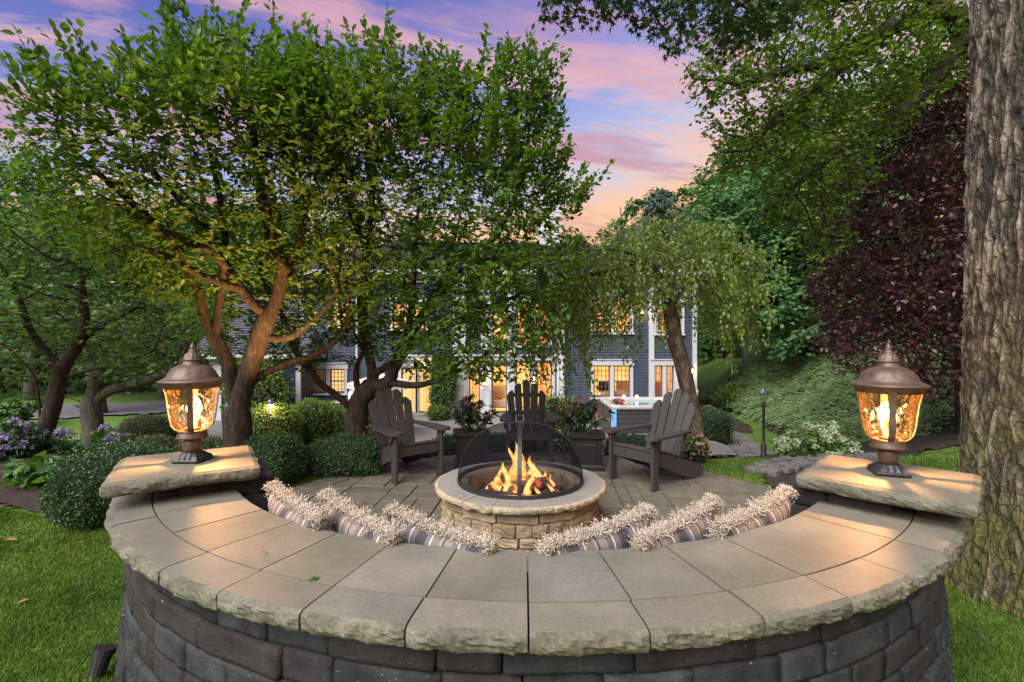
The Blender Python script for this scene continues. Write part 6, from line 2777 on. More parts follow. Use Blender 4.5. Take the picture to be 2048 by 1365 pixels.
# ------------------------------------------------------------------ purple beech
def beech():
    b = Vector((9.6, 10.2, gz(9.6, 10.2)))
    t = thing('purple_beech', b, 'dark purple leaved tree between the right lantern and the big trunk', 'tree')
    limbs = [[b, Vector((9.6, 10.2, 2)), Vector((9.7, 10.2, 4)), Vector((9.8, 10.3, 6)), Vector((9.9, 10.3, 7.6))]]
    for z, a, l in ((1.5, 3.6, 2.2), (2.0, 4.4, 2.3), (2.6, 2.9, 2.1), (3.2, 3.9, 2.2), (3.8, 4.7, 2.0), (4.4, 3.3, 1.9), (5.0, 4.2, 1.7), (5.7, 3.6, 1.4), (1.6, 5.0, 2.2), (3.0, 5.3, 2.0), (4.8, 5.4, 1.6)):
        p = Vector((9.65, 10.2, z))
        d = Vector((math.cos(a), math.sin(a), 0.05))
        limbs.append([p, p + d * l * .5 + Vector((0, 0, .35)), p + d * l + Vector((0, 0, .25))])
    pos, par = skeleton(limbs, 0.18)
    crown = [(1700, 560, 9.3, 70), (1690, 470, 9.3, 55), (1740, 400, 9.3, 75), (1780, 320, 9.4, 75), (1830, 230, 9.5, 70), (1870, 170, 9.6, 50), (1780, 500, 9.2, 100), (1840, 400, 9.3, 100), (1900, 300, 9.5, 90),
             (1750, 620, 9.1, 85), (1690, 640, 9.1, 50), (1840, 560, 9.1, 110), (1900, 470, 9.2, 110), (1760, 700, 8.9, 60), (1850, 680, 8.9, 80), (1920, 620, 9.0, 110), (1720, 720, 8.9, 38), (1890, 750, 8.8, 55),
             (1980, 250, 9.6, 100), (2000, 400, 9.4, 120), (2020, 600, 9.2, 130), (1820, 760, 8.8, 40), (1670, 560, 9.3, 35), (1660, 690, 9.0, 30)]
    att = blob_points([pblob(*q, 1.6, 0.95) for q in crown], 330, 0.45)
    pos, par = colonize(pos, par, att, 0.13, 3.0, 0.12, 80, -0.02)
    rad, acc = radii(par, 0.20, 0.003, 1.75)
    branch_mesh('trunk', pos, par, rad, M['bark_dark'], t)
    base, dr, up, size = twig_leaves(pos, par, acc, 8, 5, (0.07, 0.115), 0.9, -0.35, 1.3, 0.08)
    print('beech leaves', len(base))
    nearest_leaf_objects(t, base, dr, up, size, T_leaf(0.29, 0.06, 0.12), LEAF['beech'], 200)


beech()


# ------------------------------------------------------------------ lawn trees at the left with layered small leaves
def lawn_tree(label, limbs, crown, R0, mat, bark, dens, size, seedstep=0.12, zmin=1.2, kmax=6, per=4):
    t = thing('layered_maple', limbs[0][0], label, 'tree', 'small layered maples on the left lawn')
    pos, par = skeleton(limbs, seedstep)
    n0 = len(pos)
    att = blob_points([pblob(*q, 1.6, 0.55) for q in crown], dens, 0.2)
    pos, par = colonize(pos, par, att, seedstep, 3.0, seedstep * 1.3, 60, 0.0, [i for i in range(n0) if pos[i][2] > zmin])
    rad, acc = radii(par, R0, 0.003, 1.8)
    branch_mesh('trunk', pos, par, rad, bark, t, 0.3)
    base, dr, up, sz = twig_leaves(pos, par, acc, kmax, per, size, 0.9, -0.05, 2.4, 0.05)
    print('lawn tree leaves', len(base))
    leaf_stuff('foliage', base, dr, up, sz, TS, mat, t)


q0 = P(80, 950, 7.0)
q0.z = gz(q0.x, q0.y) - 0.05
lawn_tree('slender dark trunked maple with forked stems among hydrangeas, at the left edge', [
    [q0, P(82, 900, 7.0), P(88, 868, 7.0), P(104, 820, 7.0), P(116, 770, 7.0), P(125, 735, 7.0), P(150, 700, 7.0), P(170, 650, 6.9), P(165, 600, 6.8), P(160, 540, 6.8)],
    pl([(84, 890, 7.0), (80, 840, 7.0), (75, 780, 7.0), (60, 740, 7.0), (20, 700, 6.9), (-30, 660, 6.8)]),
    pl([(125, 735, 7.0), (105, 715, 7.0), (80, 690, 6.9), (55, 650, 6.8), (40, 600, 6.7)]),
    pl([(120, 760, 7.0), (180, 740, 7.0), (250, 725, 7.0), (310, 700, 7.0)]),
    pl([(160, 680, 7.0), (210, 650, 7.0), (260, 620, 7.0), (310, 600, 7.0)])],
    [(60, 480, 6.6, 80), (150, 470, 6.7, 80), (240, 500, 6.8, 70), (30, 560, 6.5, 80), (130, 570, 6.7, 90), (220, 600, 6.9, 80), (300, 580, 7.0, 70), (60, 650, 6.6, 70), (290, 660, 7.1, 70), (340, 640, 7.2, 55),
     (190, 680, 7.0, 50), (-10, 640, 6.5, 70), (20, 440, 6.5, 60), (250, 730, 7.0, 45), (100, 420, 6.6, 60), (10, 720, 6.5, 50)],
    0.105, LEAF['jmaple'], M['bark_dark'], 800, (0.055, 0.085))
q1 = P(187, 880, 11.0)
q1.z = gz(q1.x, q1.y) - 0.05
lawn_tree('stout grey trunked maple with spreading low boughs beside the driveway', [
    [q1, P(186, 850, 11), P(182, 815, 11), P(190, 780, 11), P(200, 740, 11), P(215, 690, 11)],
    pl([(184, 825, 11), (150, 800, 11), (100, 790, 10.8), (40, 785, 10.6)]),
    pl([(186, 815, 11), (205, 790, 11), (240, 775, 11), (300, 760, 11), (360, 740, 11)]),
    pl([(200, 740, 11), (180, 690, 11), (150, 640, 10.8)])],
    [(180, 660, 11, 90), (260, 690, 11, 70), (330, 720, 11, 60), (100, 700, 10.8, 80), (30, 740, 10.6, 60), (200, 740, 11, 60), (380, 700, 11.2, 60), (270, 745, 10.8, 50), (120, 620, 10.9, 80), (40, 660, 10.6, 70),
     (300, 640, 11.2, 80), (380, 620, 11.4, 80)],
    0.20, LEAF['jmaple'], M['bark_grey'], 330, (0.085, 0.13), 0.15, 0.6)


# ------------------------------------------------------------------ background trees: clumped crowns on trunks
def clump_tree(name, label, group, base, trunk_h, blobs, n, size, mat, R0=0.25, flat=0.5, bark=None, needle=False, seed=0):
    st = np.random.default_rng(seed)
    base = Vector(base)
    t = thing(name, base, label, 'tree', group)
    cs = np.array([b[0] for b in blobs])
    ctr = cs.mean(0)
    top = Vector((float(ctr[0]), float(ctr[1]), float(cs[:, 2].max())))
    mb = MB()
    mid = base.lerp(top, 0.4) + Vector((st.uniform(-.3, .3), st.uniform(-.3, .3), 0))
    tr = spline([base - Vector((0, 0, .2)), mid, top], 0.5)
    mb.tube(tr, [max(0.03, R0 * (1 - 0.85 * i / (len(tr) - 1))) for i in range(len(tr))], 9)
    for b in blobs:
        c = Vector([float(x) for x in b[0]])
        k = min(range(len(tr)), key=lambda i: abs(tr[i].z - (c.z - 0.6 * (Vector((c.x, c.y, 0)) - Vector((tr[i].x, tr[i].y, 0))).length)))
        p = tr[k]
        mb.tube(spline([p, p.lerp(c, .5) + Vector((0, 0, .2)), c], 0.6), [R0 * .3] * 1 + [R0 * .18] * 50 if False else R0 * 0.16, 5)
    mb.build('trunk', bark or M['bark_grey'], t, True)
    vol = np.array([b[1] * b[2] + b[1] * b[3] for b in blobs])
    cnt = (n * vol / vol.sum()).astype(int)
    bs, dr, up = [], [], []
    for (c, rx, ry, rz), m in zip(blobs, cnt):
        # sub clumps: little shelves of leaves on the blob's skin
        ns = max(5, m // 34)
        v = unit(st.normal(size=(ns, 3)) + np.array([0, -0.25, 0.35]))
        rr = st.uniform(.55, 1.08, (ns, 1))
        sc = np.array(c) + v * rr * np.array([rx, ry, rz])
        i = st.integers(0, ns, m)
        rad = 0.30 * (rx * ry * rz) ** (1 / 3) * st.uniform(.5, 1.1, ns)
        off = st.normal(size=(m, 3)) * rad[i][:, None] * np.array([1, 1, flat]) * 0.75
        off[:, 2] -= 0.35 * (off[:, 0] ** 2 + off[:, 1] ** 2) / np.maximum(rad[i], .1)
        bs.append(sc[i] + off)
        outd = unit(np.concatenate([off[:, :2] + v[i][:, :2] * 0.6 * rad[i][:, None], np.full((m, 1), -0.12)], 1))
        dr.append(unit(outd + st.normal(0, .4, (m, 3))))
        up.append(unit(np.array([0, 0, 1.3]) + v[i] * 0.9 + st.normal(0, .45, (m, 3))))
    bs, dr, up = np.concatenate(bs), np.concatenate(dr), np.concatenate(up)
    leaf_stuff('foliage', bs, dr, up, st.uniform(size[0], size[1], len(bs)), TKN if needle else TK, mat, t)


def px_tree(name, label, group, px, pyb, d, blobs, n, size, mat, R0=0.25, seed=0, flat=0.5, needle=False):
    b = P(px, pyb, d)
    b.z = gz(b.x, b.y)
    clump_tree(name, label, group, b, 0, [pblob(*q) if len(q) > 4 else pblob(q[0], q[1], q[2], q[3], 0.9, 0.85) for q in blobs], n, size, mat, R0, flat, None, needle, seed)


GW = 'woodland trees beyond the garden'
px_tree('maple_tree', 'broad blue green maple with a dark trunk behind the juniper bank', GW, 1635, 700, 19,
        [(1560, 420, 19, 110), (1470, 430, 19, 95), (1620, 500, 18.5, 90), (1540, 520, 18, 95), (1450, 520, 18.5, 70), (1630, 590, 18, 75), (1560, 610, 17.5, 80), (1490, 600, 18, 60), (1650, 420, 19.5, 90), (1420, 460, 19.5, 60),
         (1590, 660, 17, 60), (1520, 380, 20, 80), (1600, 340, 20, 80)], 17000, (0.16, 0.30), LEAF['wood_b'], 0.38, 11, 0.35)
px_tree('tall_tree', 'tall green tree rising at the right of the sunset sky', GW, 1500, 700, 27,
        [(1480, 400, 27, 90), (1440, 360, 27, 60), (1540, 330, 27, 90), (1600, 270, 28, 100), (1500, 300, 27, 60), (1680, 250, 28, 120), (1480, 340, 26, 60), (1400, 400, 26, 55), (1560, 420, 26, 80), (1700, 380, 27, 110), (1390, 450, 26, 50)],
        15000, (0.20, 0.38), LEAF['wood_a'], 0.45, 12, 0.4)
px_tree('conifer', 'blue green conifer with wispy shoots beside the sunset sky', GW, 1310, 690, 23,
        [(1320, 400, 23, 30), (1320, 430, 23, 48), (1300, 470, 23, 55), (1345, 470, 23, 60), (1310, 520, 23, 75), (1360, 540, 23, 75), (1280, 560, 23, 60), (1330, 385, 23, 14), (1305, 395, 23, 12)], 11000, (0.18, 0.36), LEAF['conifer'], 0.25, 13, 0.6,
        True)
px_tree('tall_tree', 'small leafy tree left of the conifer, low against the sunset', GW, 1250, 690, 26,
        [(1265, 415, 26, 22), (1240, 470, 26, 34), (1220, 510, 26, 40), (1270, 500, 26, 45), (1200, 550, 26, 45), (1250, 560, 26, 55)], 4500, (0.18, 0.32), LEAF['wood_a'], 0.2, 14)
px_tree('tall_tree', 'yellow green tree glimpsed below the hanging boughs, left of the purple tree', GW, 1700, 700, 16,
        [(1640, 400, 16, 60), (1660, 470, 16, 60), (1680, 540, 15.5, 60), (1640, 330, 16.5, 70), (1720, 300, 17, 80), (1690, 600, 15.5, 40)], 7000, (0.13, 0.24), LEAF['wood_c'], 0.2, 15)
# left background
px_tree('tall_tree', 'pale airy tree top against the sky at the far left', GW, 60, 760, 24,
        [(30, 330, 24, 60), (90, 360, 24, 60), (150, 390, 24, 60), (20, 410, 24, 80), (110, 440, 23, 80), (200, 440, 24, 70), (-40, 380, 24, 80)], 5000, (0.16, 0.30), LEAF['wood_b'], 0.3, 16, 0.7)
px_tree('tall_tree', 'dense green tree behind the left lawn', GW, 120, 800, 27,
        [(60, 520, 27, 100), (160, 540, 27, 100), (-40, 560, 27, 110), (80, 640, 26, 90), (200, 650, 26, 80), (0, 690, 25, 90), (-80, 660, 26, 100)], 9000, (0.22, 0.40), LEAF['wood_a'], 0.35, 17)
px_tree('tall_tree', 'dense green tree behind the driveway, left of the house', GW, 330, 790, 25,
        [(260, 500, 25, 100), (350, 470, 25, 100), (420, 520, 25, 90), (300, 600, 24, 100), (390, 620, 24, 80), (230, 690, 24, 80), (320, 700, 23, 70), (440, 440, 26, 80)], 9000, (0.20, 0.38), LEAF['wood_a'], 0.35, 18)
px_tree('tall_tree', 'dense tree showing over the house roof behind the wide green trees', GW, 640, 700, 34,
        [(560, 470, 34, 90), (650, 440, 34, 90), (740, 470, 34, 90), (480, 480, 34, 80), (620, 540, 34, 90), (820, 500, 34, 70)], 6500, (0.25, 0.45), LEAF['wood_a'], 0.4, 19)
# far right and dark wood under the boughs
px_tree('tall_tree', 'dark woodland tree right of the house corner', GW, 1480, 760, 33,
        [(1430, 560, 33, 70), (1500, 600, 33, 80), (1440, 650, 32, 60), (1540, 660, 32, 70), (1410, 700, 31, 40), (1590, 690, 31, 70), (1480, 700, 31, 50), (1650, 620, 32, 90)], 9000, (0.25, 0.45), LEAF['wood_a'], 0.4, 20)
px_tree('tall_tree', 'dark woodland tree behind the purple tree', GW, 1780, 760, 22,
        [(1700, 620, 22, 80), (1780, 600, 22, 100), (1880, 560, 22, 120), (1990, 520, 22, 130), (1740, 700, 21, 60), (1840, 690, 21, 80), (1930, 700, 20, 90), (2040, 660, 20, 120)], 9000, (0.20, 0.36), LEAF['wood_a'], 0.4, 21)
px_tree('tall_tree', 'tall leafy tree beyond the big trunk at the far right', GW, 2100, 760, 17,
        [(2050, 100, 17, 140), (2080, 300, 17, 160), (2100, 500, 16, 160), (1990, 180, 18, 100), (2130, 680, 15, 150)], 6000, (0.2, 0.36), LEAF['wood_a'], 0.4, 22)


px_tree('tall_tree', 'tall dark tree filling the sky behind the upper part of the purple tree', GW, 1880, 760, 15,
        [(1800, 200, 15, 90), (1880, 150, 15, 90), (1850, 300, 15, 100), (1930, 260, 15, 90), (1780, 330, 15, 80), (1900, 400, 15, 110), (1820, 450, 15, 100), (1740, 420, 15, 80), (1760, 520, 15, 80)], 9000, (0.15, 0.28), LEAF['wood_a'], 0.3, 23)
px_tree('tall_tree', 'green tree behind the trunks at the left, filling the sky over the driveway', GW, 200, 790, 19,
        [(160, 480, 19, 90), (240, 520, 19, 90), (90, 520, 19, 90), (180, 600, 18.5, 90), (60, 610, 18.5, 80), (270, 610, 18.5, 70), (330, 560, 19, 70), (10, 480, 19, 70)], 9000, (0.16, 0.30), LEAF['wood_a'], 0.3, 24)


def woodland():
    """The far wood all round that reads as one dark mass."""
    st = np.random.default_rng(30)
    bs, up = [], []
    for k in range(95):
        a = st.uniform(-2.0, 2.0)
        r = st.uniform(40, 58)
        x, y = r * math.sin(a), 8 + r * math.cos(a)
        h = st.uniform(8.0, 12.5)
        if abs(a) > 0.45:
            h *= 1.25
        if -0.20 < a < 0.28:
            h = st.uniform(3.0, 4.5)
        n = 330
        v = rand_dirs(n)
        z0 = gz(x, y)
        c = np.array([x, y, z0 + h * 0.45])
        bs.append(c + v * st.uniform(.75, 1.05, (n, 1)) * np.array([3.4, 3.4, h * 0.55]))
        up.append(v)
    bs, up = np.concatenate(bs), np.concatenate(up)
    n = len(bs)
    o = leaf_stuff('far_woodland', bs, rand_dirs(n, -0.4), up + st.normal(0, .35, (n, 3)), st.uniform(.7, 1.5, n), T_kite(0.42, 0.1), LEAF['wood_a'])
    tag(o, 'dark far woodland all round the garden', 'woodland', kind='stuff')
    # undergrowth at its foot
    bs, up = [], []
    for k in range(150):
        a = st.uniform(-1.6, 1.6)
        r = st.uniform(27, 40)
        x, y = r * math.sin(a), 8 + r * math.cos(a)
        if -11 < x < 9 and y < 30:
            continue
        if x < -9 and y < 26:
            continue
        n = 150
        v = rand_dirs(n, 0.3)
        bs.append(np.array([x, y, gz(x, y) + 0.6]) + v * st.uniform(.7, 1.05, (n, 1)) * np.array([1.9, 1.7, 1.3]))
        up.append(v)
    bs, up = np.concatenate(bs), np.concatenate(up)
    n = len(bs)
    o = leaf_stuff('undergrowth', bs, rand_dirs(n, -0.3), up + st.normal(0, .4, (n, 3)), st.uniform(.25, .5, n), T_kite(0.4, 0.1), LEAF['broad_dark'])
    tag(o, 'dark undergrowth at the edge of the wood', 'undergrowth', kind='stuff')


woodland()

# ================================================================== CLIPPED SHRUBS
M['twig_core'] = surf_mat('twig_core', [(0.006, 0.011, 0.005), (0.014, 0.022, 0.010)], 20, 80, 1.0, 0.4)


def super_pt(v, e):
    """Direction -> point on a rounded box of exponent e."""
    a = np.abs(v)
    k = (a ** e).sum(-1, keepdims=True) ** (-1.0 / e)
    return v * k


def bush(name, label, cat, loc, rx, ry, h, mat, n, leaf, group=None, e=2.6, rough=0.05, seed=0, rz=0.0, tmpl=None, core=True, low=-0.9, fuzz=0.03):
    st = np.random.default_rng(100 + seed)
    loc = Vector(loc)
    t = thing(name, loc, label, cat, group)
    t.rotation_euler = (0, 0, rz)
    c = np.array([0, 0, h * 0.5])
    sc = np.array([rx, ry, h * 0.52])
    ph = st.uniform(0, 6.28, 6)

    def bump(v):
        return 1 + rough * (np.sin(v[:, 0] * 5 + ph[0]) * np.sin(v[:, 1] * 6 + ph[1]) + 0.7 * np.sin(v[:, 2] * 7 + ph[2] + v[:, 0] * 4) + 0.45 * np.sin(v[:, 0] * 13 + ph[3]) * np.sin(v[:, 2] * 12 + v[:, 1] * 11 + ph[4]))
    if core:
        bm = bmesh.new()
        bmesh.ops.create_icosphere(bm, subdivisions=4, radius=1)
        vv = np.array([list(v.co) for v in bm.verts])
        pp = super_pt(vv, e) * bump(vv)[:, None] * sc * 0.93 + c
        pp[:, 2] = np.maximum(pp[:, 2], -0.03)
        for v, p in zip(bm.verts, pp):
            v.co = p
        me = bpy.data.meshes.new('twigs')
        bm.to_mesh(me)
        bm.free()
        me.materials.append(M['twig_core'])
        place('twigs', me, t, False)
    v = unit(st.normal(size=(int(n * 1.5), 3)))
    v = v[v[:, 2] > low][:n]
    m = len(v)
    s = super_pt(v, e)
    p = s * bump(v)[:, None] * sc + c
    nr = unit(s ** 3 / sc)
    p = p + nr * st.normal(-0.2, 0.5, (m, 1)) * fuzz + nr * (st.uniform(0, 1, (m, 1)) < 0.05) * st.uniform(0, 2.2, (m, 1)) * fuzz
    dr = unit(nr * 0.7 + st.normal(0, .7, (m, 3)) + np.array([0, 0, .25]))
    up = unit(nr + st.normal(0, .5, (m, 3)))
    leaf_stuff('foliage', p, dr, up, st.uniform(leaf[0], leaf[1], m), tmpl or TK, mat, t, None, 'stuff', False)
    return t


def gp(px, py, z=None, d=None):
    """Ground point under a pixel at depth d."""
    p = P(px, py, d)
    return (p.x, p.y, gz(p.x, p.y))


CB = 'clipped boxwoods round the patio'
B, BB, BO = LEAF['box'], LEAF['box_bright'], LEAF['box_olive']
bush('boxwood', 'large dark boxwood below the left pillar cap, at the corner of the left lawn', 'shrub', (-3.58, 4.40, 0), 0.38, 0.50, 0.60, B, 15000, (.016, .028), CB, 2.8, 0.05, 1)
bush('boxwood', 'tall dark rounded boxwood right of the left pillar cap', 'shrub', (-2.66, 5.35, 0), 0.32, 0.34, 0.54, B, 11000, (.015, .026), CB, 2.5, 0.06, 2)
bush('boxwood', 'low spreading dark boxwood at the patio edge left of the left chair', 'shrub', (-1.98, 5.82, 0), 0.46, 0.32, 0.43, B, 11000, (.015, .026), CB, 2.6, 0.07, 3)
bush('boxwood', 'bright green boxwood in front of the small path lantern', 'shrub', (-3.50, 7.0, -0.15), 0.40, 0.40, 0.80, BB, 8000, (.020, .034), CB, 2.8, 0.05, 4)
bush('boxwood', 'bright green boxwood just right of the small path lantern', 'shrub', (-3.22, 7.7, -0.35), 0.36, 0.38, 0.98, BB, 7000, (.020, .034), CB, 2.8, 0.05, 5)
bush('boxwood', 'square topped bright hedge plant left of the grill', 'shrub', (-3.75, 9.4, -1.15), 0.46, 0.5, 1.50, BB, 8000, (.024, .040), CB, 3.6, 0.04, 6)
bush('boxwood', 'olive rounded boxwood beside the garden path, left of the left lantern', 'shrub', gp(308, 880, d=10.6), 0.46, 0.46, 0.72, BO, 6000, (.024, .040), CB, 2.5, 0.05, 7)
bush('boxwood', 'olive boxwood behind the left lantern stem', 'shrub', gp(405, 880, d=10.4), 0.46, 0.44, 0.74, BO, 6000, (.024, .040), CB, 2.6, 0.05, 8)
bush('boxwood', 'olive boxwood between the left lantern and the forked trunk', 'shrub', gp(455, 880, d=9.6), 0.36, 0.36, 0.72, BO, 5000, (.022, .036), CB, 2.6, 0.05, 9)
bush('boxwood', 'low olive shrub further up the path behind the rounded boxwood', 'shrub', gp(300, 860, d=13.5), 0.75, 0.5, 0.75, BO, 5000, (.03, .05), CB, 2.4, 0.07, 10)
bush('boxwood', 'low dark boxwood behind the left chair arm', 'shrub', (-0.86, 7.05, -0.12), 0.34, 0.24, 0.34, B, 4500, (.016, .028), CB, 2.4, 0.07, 11)
bush('boxwood', 'low dark boxwood between the left chair and the left planter', 'shrub', (-0.10, 7.25, -0.15), 0.50, 0.26, 0.36, B, 5000, (.016, .028), CB, 2.4, 0.07, 12)
bush('boxwood', 'low dark boxwood between the right planter and the right chair', 'shrub', (1.75, 6.85, -0.10), 0.44, 0.28, 0.36, B, 5500, (.016, .028), CB, 2.4, 0.07, 13)
bush('boxwood', 'small dark boxwood seen under the right chair back', 'shrub', (2.35, 7.0, -0.15), 0.30, 0.24, 0.30, B, 3500, (.016, .028), CB, 2.4, 0.07, 14)
q = G(1418, 884, -1.12)
bush('box_hedge', 'square clipped hedge block behind the leaning trunk, beside the terrace', 'hedge', (q.x + 0.1, q.y + 0.7, -1.2), 0.62, 1.0, 0.86, B, 9000, (.026, .042), None, 6.0, 0.02, 15, R(-8))
bush('round_shrub', 'loose pale leaved shrub between the bright hedge and the grill', 'shrub', (-3.1, 10.3, -1.15), 0.55, 0.5, 1.35, LEAF['wood_c'], 3000, (.04, .075), None, 2.3, 0.10, 16, 0, None, True, -0.9, 0.10)
bush('climbing_shrub', 'tall loose shrub against the clapboard wall left of the lit window', 'shrub', (hx(560), 15.9, -1.1), 1.0, 0.5, 2.1, LEAF['birch'], 4200, (.07, .12), None, 2.2, 0.12, 17, 0, None, True, -0.9, 0.16)
bush('climbing_shrub', 'narrow climbing shrub beside the white pilaster, right of the dining room doors', 'shrub', (hx(890), 17.1, -1.04), 0.42, 0.3, 2.2, LEAF['broad'], 3200, (.06, .11), None, 2.4, 0.12, 18, 0, None, True, -0.9, 0.12)
bush('garden_plant', 'low yellow green plant at the foot of the dining room doors', 'plant', (hx(876, 16.6), 16.6, -1.04), 0.34, 0.26, 0.45, LEAF['wood_c'], 1200, (.05, .09), None, 2.2, 0.1, 19, 0, None, True, -0.9, 0.06)
t = bush('flowering_shrub', 'loose shrub with small white flowers behind the right planter', 'shrub', (0.98, 10.6, -1.04), 0.62, 0.5, 1.35, LEAF['birch'], 3200, (.05, .085), None, 2.2, 0.12, 20, 0, None, True, -0.9, 0.14)
bush('woodland_fern', 'pale green fern at the foot of the juniper bank, behind the lamp post', 'fern', gp(1490, 815, d=19.5), 0.95, 0.6, 0.75, LEAF['wood_c'], 1400, (.18, .34), None, 2.0, 0.1, 21, 0, TKN, False, -0.1, 0.14)


# ------------------------------------------------------------------ juniper bank
def juniper():
    st = np.random.default_rng(55)
    c0 = Vector((11.0, 16.5, gz(11.0, 16.5)))
    t = thing('juniper_bank', c0, 'wide grey green juniper spreading over the bank behind the right lantern', 'ground cover')
    def surf(u, v):
        """u along the bank (far to near), v up the slope."""
        x = 9.0 + (-0.9 + 0.0 * u) * u + v * 5.2
        y = 23.0 - 11.5 * u + v * (1.5 - 1.0 * u)
        g = ground_z(x, y)
        prof = np.sin(np.clip(v * 1.25 + 0.10, 0, 1) * math.pi / 2) * (1.45 - 0.25 * u)
        lump = 0.14 * np.sin(u * 17 + v * 6) + 0.12 * np.sin(u * 29 - v * 11 + 1.0) + 0.10 * np.sin(v * 23 + u * 9)
        end = np.clip(np.minimum(u, 1 - u) / 0.10, 0, 1) ** 0.6
        return np.stack([x, y, g + (prof + lump * np.clip(v * 4, 0.2, 1)) * end + 0.05], -1)
    nu, nv = 70, 34
    U, V_ = np.meshgrid(np.linspace(0, 1, nu), np.linspace(0, 1, nv))
    S = surf(U, V_)
    S[..., 2] -= 0.10
    i, j = np.meshgrid(np.arange(nu - 1), np.arange(nv - 1))
    a = (j * nu + i).ravel()
    Fc = np.stack([a, a + 1, a + nu + 1, a + nu], -1)
    place('twigs', mesh_np('twigs', S.reshape(-1, 3), Fc, M['twig_core'], True), t)
    # arching sprays that fall towards the path
    n = 9500
    u, v = st.uniform(0, 1, n), st.uniform(0, 0.92, n) ** 0.9
    b = surf(u, v)
    down = unit(np.array([-1.0, -0.35, -0.18]) + st.normal(0, .35, (n, 3)))
    ln = st.uniform(.28, .62, n)
    bs, dr, up, sz = [], [], [], []
    for k in range(9):
        f = k / 8
        p = b + down * (ln * f)[:, None] + np.array([0, 0, 1.0]) * (0.13 * np.sin(f * 2.2) - 0.10 * f)
        side = unit(np.cross(down, np.array([0, 0, 1.0])))
        for s in (-1, 1):
            bs.append(p + st.normal(0, .015, p.shape))
            dr.append(unit(down * 0.9 + side * s * 0.55 + np.array([0, 0, .10]) + st.normal(0, .15, p.shape)))
            up.append(unit(np.array([-.35, -.2, 1.0]) + st.normal(0, .3, p.shape)))
            sz.append(st.uniform(.07, .13, n) * (1.1 - 0.45 * f))
    leaf_stuff('foliage', np.concatenate(bs), np.concatenate(dr), np.concatenate(up), np.concatenate(sz) * 1.15, T_kite(0.09, 0.03), LEAF['juniper'], t)


juniper()


# ------------------------------------------------------------------ hydrangeas and broad leaved plants
def hydrangea(label, loc, r, h, nl, heads, bloom, leaf_m, group, seed, leaf=(.08, .14), head_r=(.045, .075), name='hydrangea'):
    st = np.random.default_rng(seed)
    t = thing(name, loc, label, 'flowering shrub' if heads else 'plant', group)
    mb = MB()
    tips = []
    for k in range(34):
        a = st.uniform(0, 6.28)
        q = r * math.sqrt(st.uniform(0, 1))
        tip = Vector((q * math.cos(a), q * math.sin(a), h * (1 - 0.5 * (q / r) ** 2) * st.uniform(.8, 1)))
        base = Vector((tip.x * .2, tip.y * .2, 0))
        mb.tube(spline([base, base.lerp(tip, .5) + Vector((tip.x * .15, tip.y * .15, .05)), tip], .12), 0.005, 5, False)
        tips.append(list(tip))
    mb.build('stems', leaf_m, t, world=False)
    T = np.array(tips)
    i = st.integers(0, len(T), nl)
    f = st.uniform(.3, 1.0, nl)[:, None]
    b = np.concatenate([T[i, :2] * (.25 + .75 * f), T[i, 2:] * f], 1)
    out = np.concatenate([b[:, :2] / r + st.normal(0, .5, (nl, 2)), st.normal(-.15, .2, (nl, 1))], 1)
    leaf_stuff('foliage', b + st.normal(0, .03, (nl, 3)), out, rand_dirs(nl, 2.4), st.uniform(leaf[0], leaf[1], nl), TLB, leaf_m, t, None, 'stuff', False)
    for k in range(heads):
        p = T[(k * 7) % len(T)] + np.array([*st.normal(0, .04, 2), st.uniform(-.12, .05)])
        R_ = st.uniform(*head_r)
        n = 60
        d = rand_dirs(n, 0.5)
        V, Fc = leaves_geo(p + d * R_ * np.array([1, 1, .75]), rand_dirs(n), d + st.normal(0, .3, (n, 3)), st.uniform(.022, .036, n) * R_ / .05, T_kite(.45, .08))
        place('flower_head', mesh_np('flower_head', V, Fc, bloom), t, False)
    return t


q = P(1640, 880, 8.9)
hydrangea('white hydrangea with pale green domed heads behind the right pillar cap', (q.x, q.y, gz(q.x, q.y)), 0.72, 1.10, 900, 46, LEAF['white_bloom'], LEAF['broad'], None, 31, (.08, .13), (.055, .085))
HB = 'blue hydrangeas under the slender maple'
q = P(40, 930, 6.6)
hydrangea('hydrangea with violet blue heads left of the slender forked trunk', (q.x, q.y, gz(q.x, q.y)), 0.42, 0.52, 380, 9, LEAF['blue_bloom'], LEAF['broad_dark'], HB, 32, (.06, .11))
q = P(165, 900, 7.4)
hydrangea('hydrangea with a few lilac heads right of the slender forked trunk, before the path', (q.x, q.y, gz(q.x, q.y)), 0.58, 0.60, 460, 5, LEAF['blue_bloom'], LEAF['broad'], HB, 33, (.08, .13))
q = P(-25, 940, 6.4)
hydrangea('hydrangea with dusky lavender heads at the left border of the view', (q.x, q.y, gz(q.x, q.y)), 0.42, 0.48, 280, 7, LEAF['blue_bloom'], LEAF['broad_dark'], HB, 34, (.06, .11))
q = P(75, 990, 5.25)
hydrangea('low plant with broad light green leaves behind the large dark boxwood', (q.x, q.y, 0.0), 0.42, 0.34, 260, 0, None, LEAF['broad'], None, 35, (.10, .18), name='broadleaf_plant')
q = P(20, 850, 15.5)
hydrangea('mounded row of bright broad leaves at the back of the left lawn', (q.x - .4, q.y, gz(q.x, q.y)), 1.7, 1.15, 1500, 0, None, LEAF['broad'], None, 36, (.16, .26), name='hedge_row')


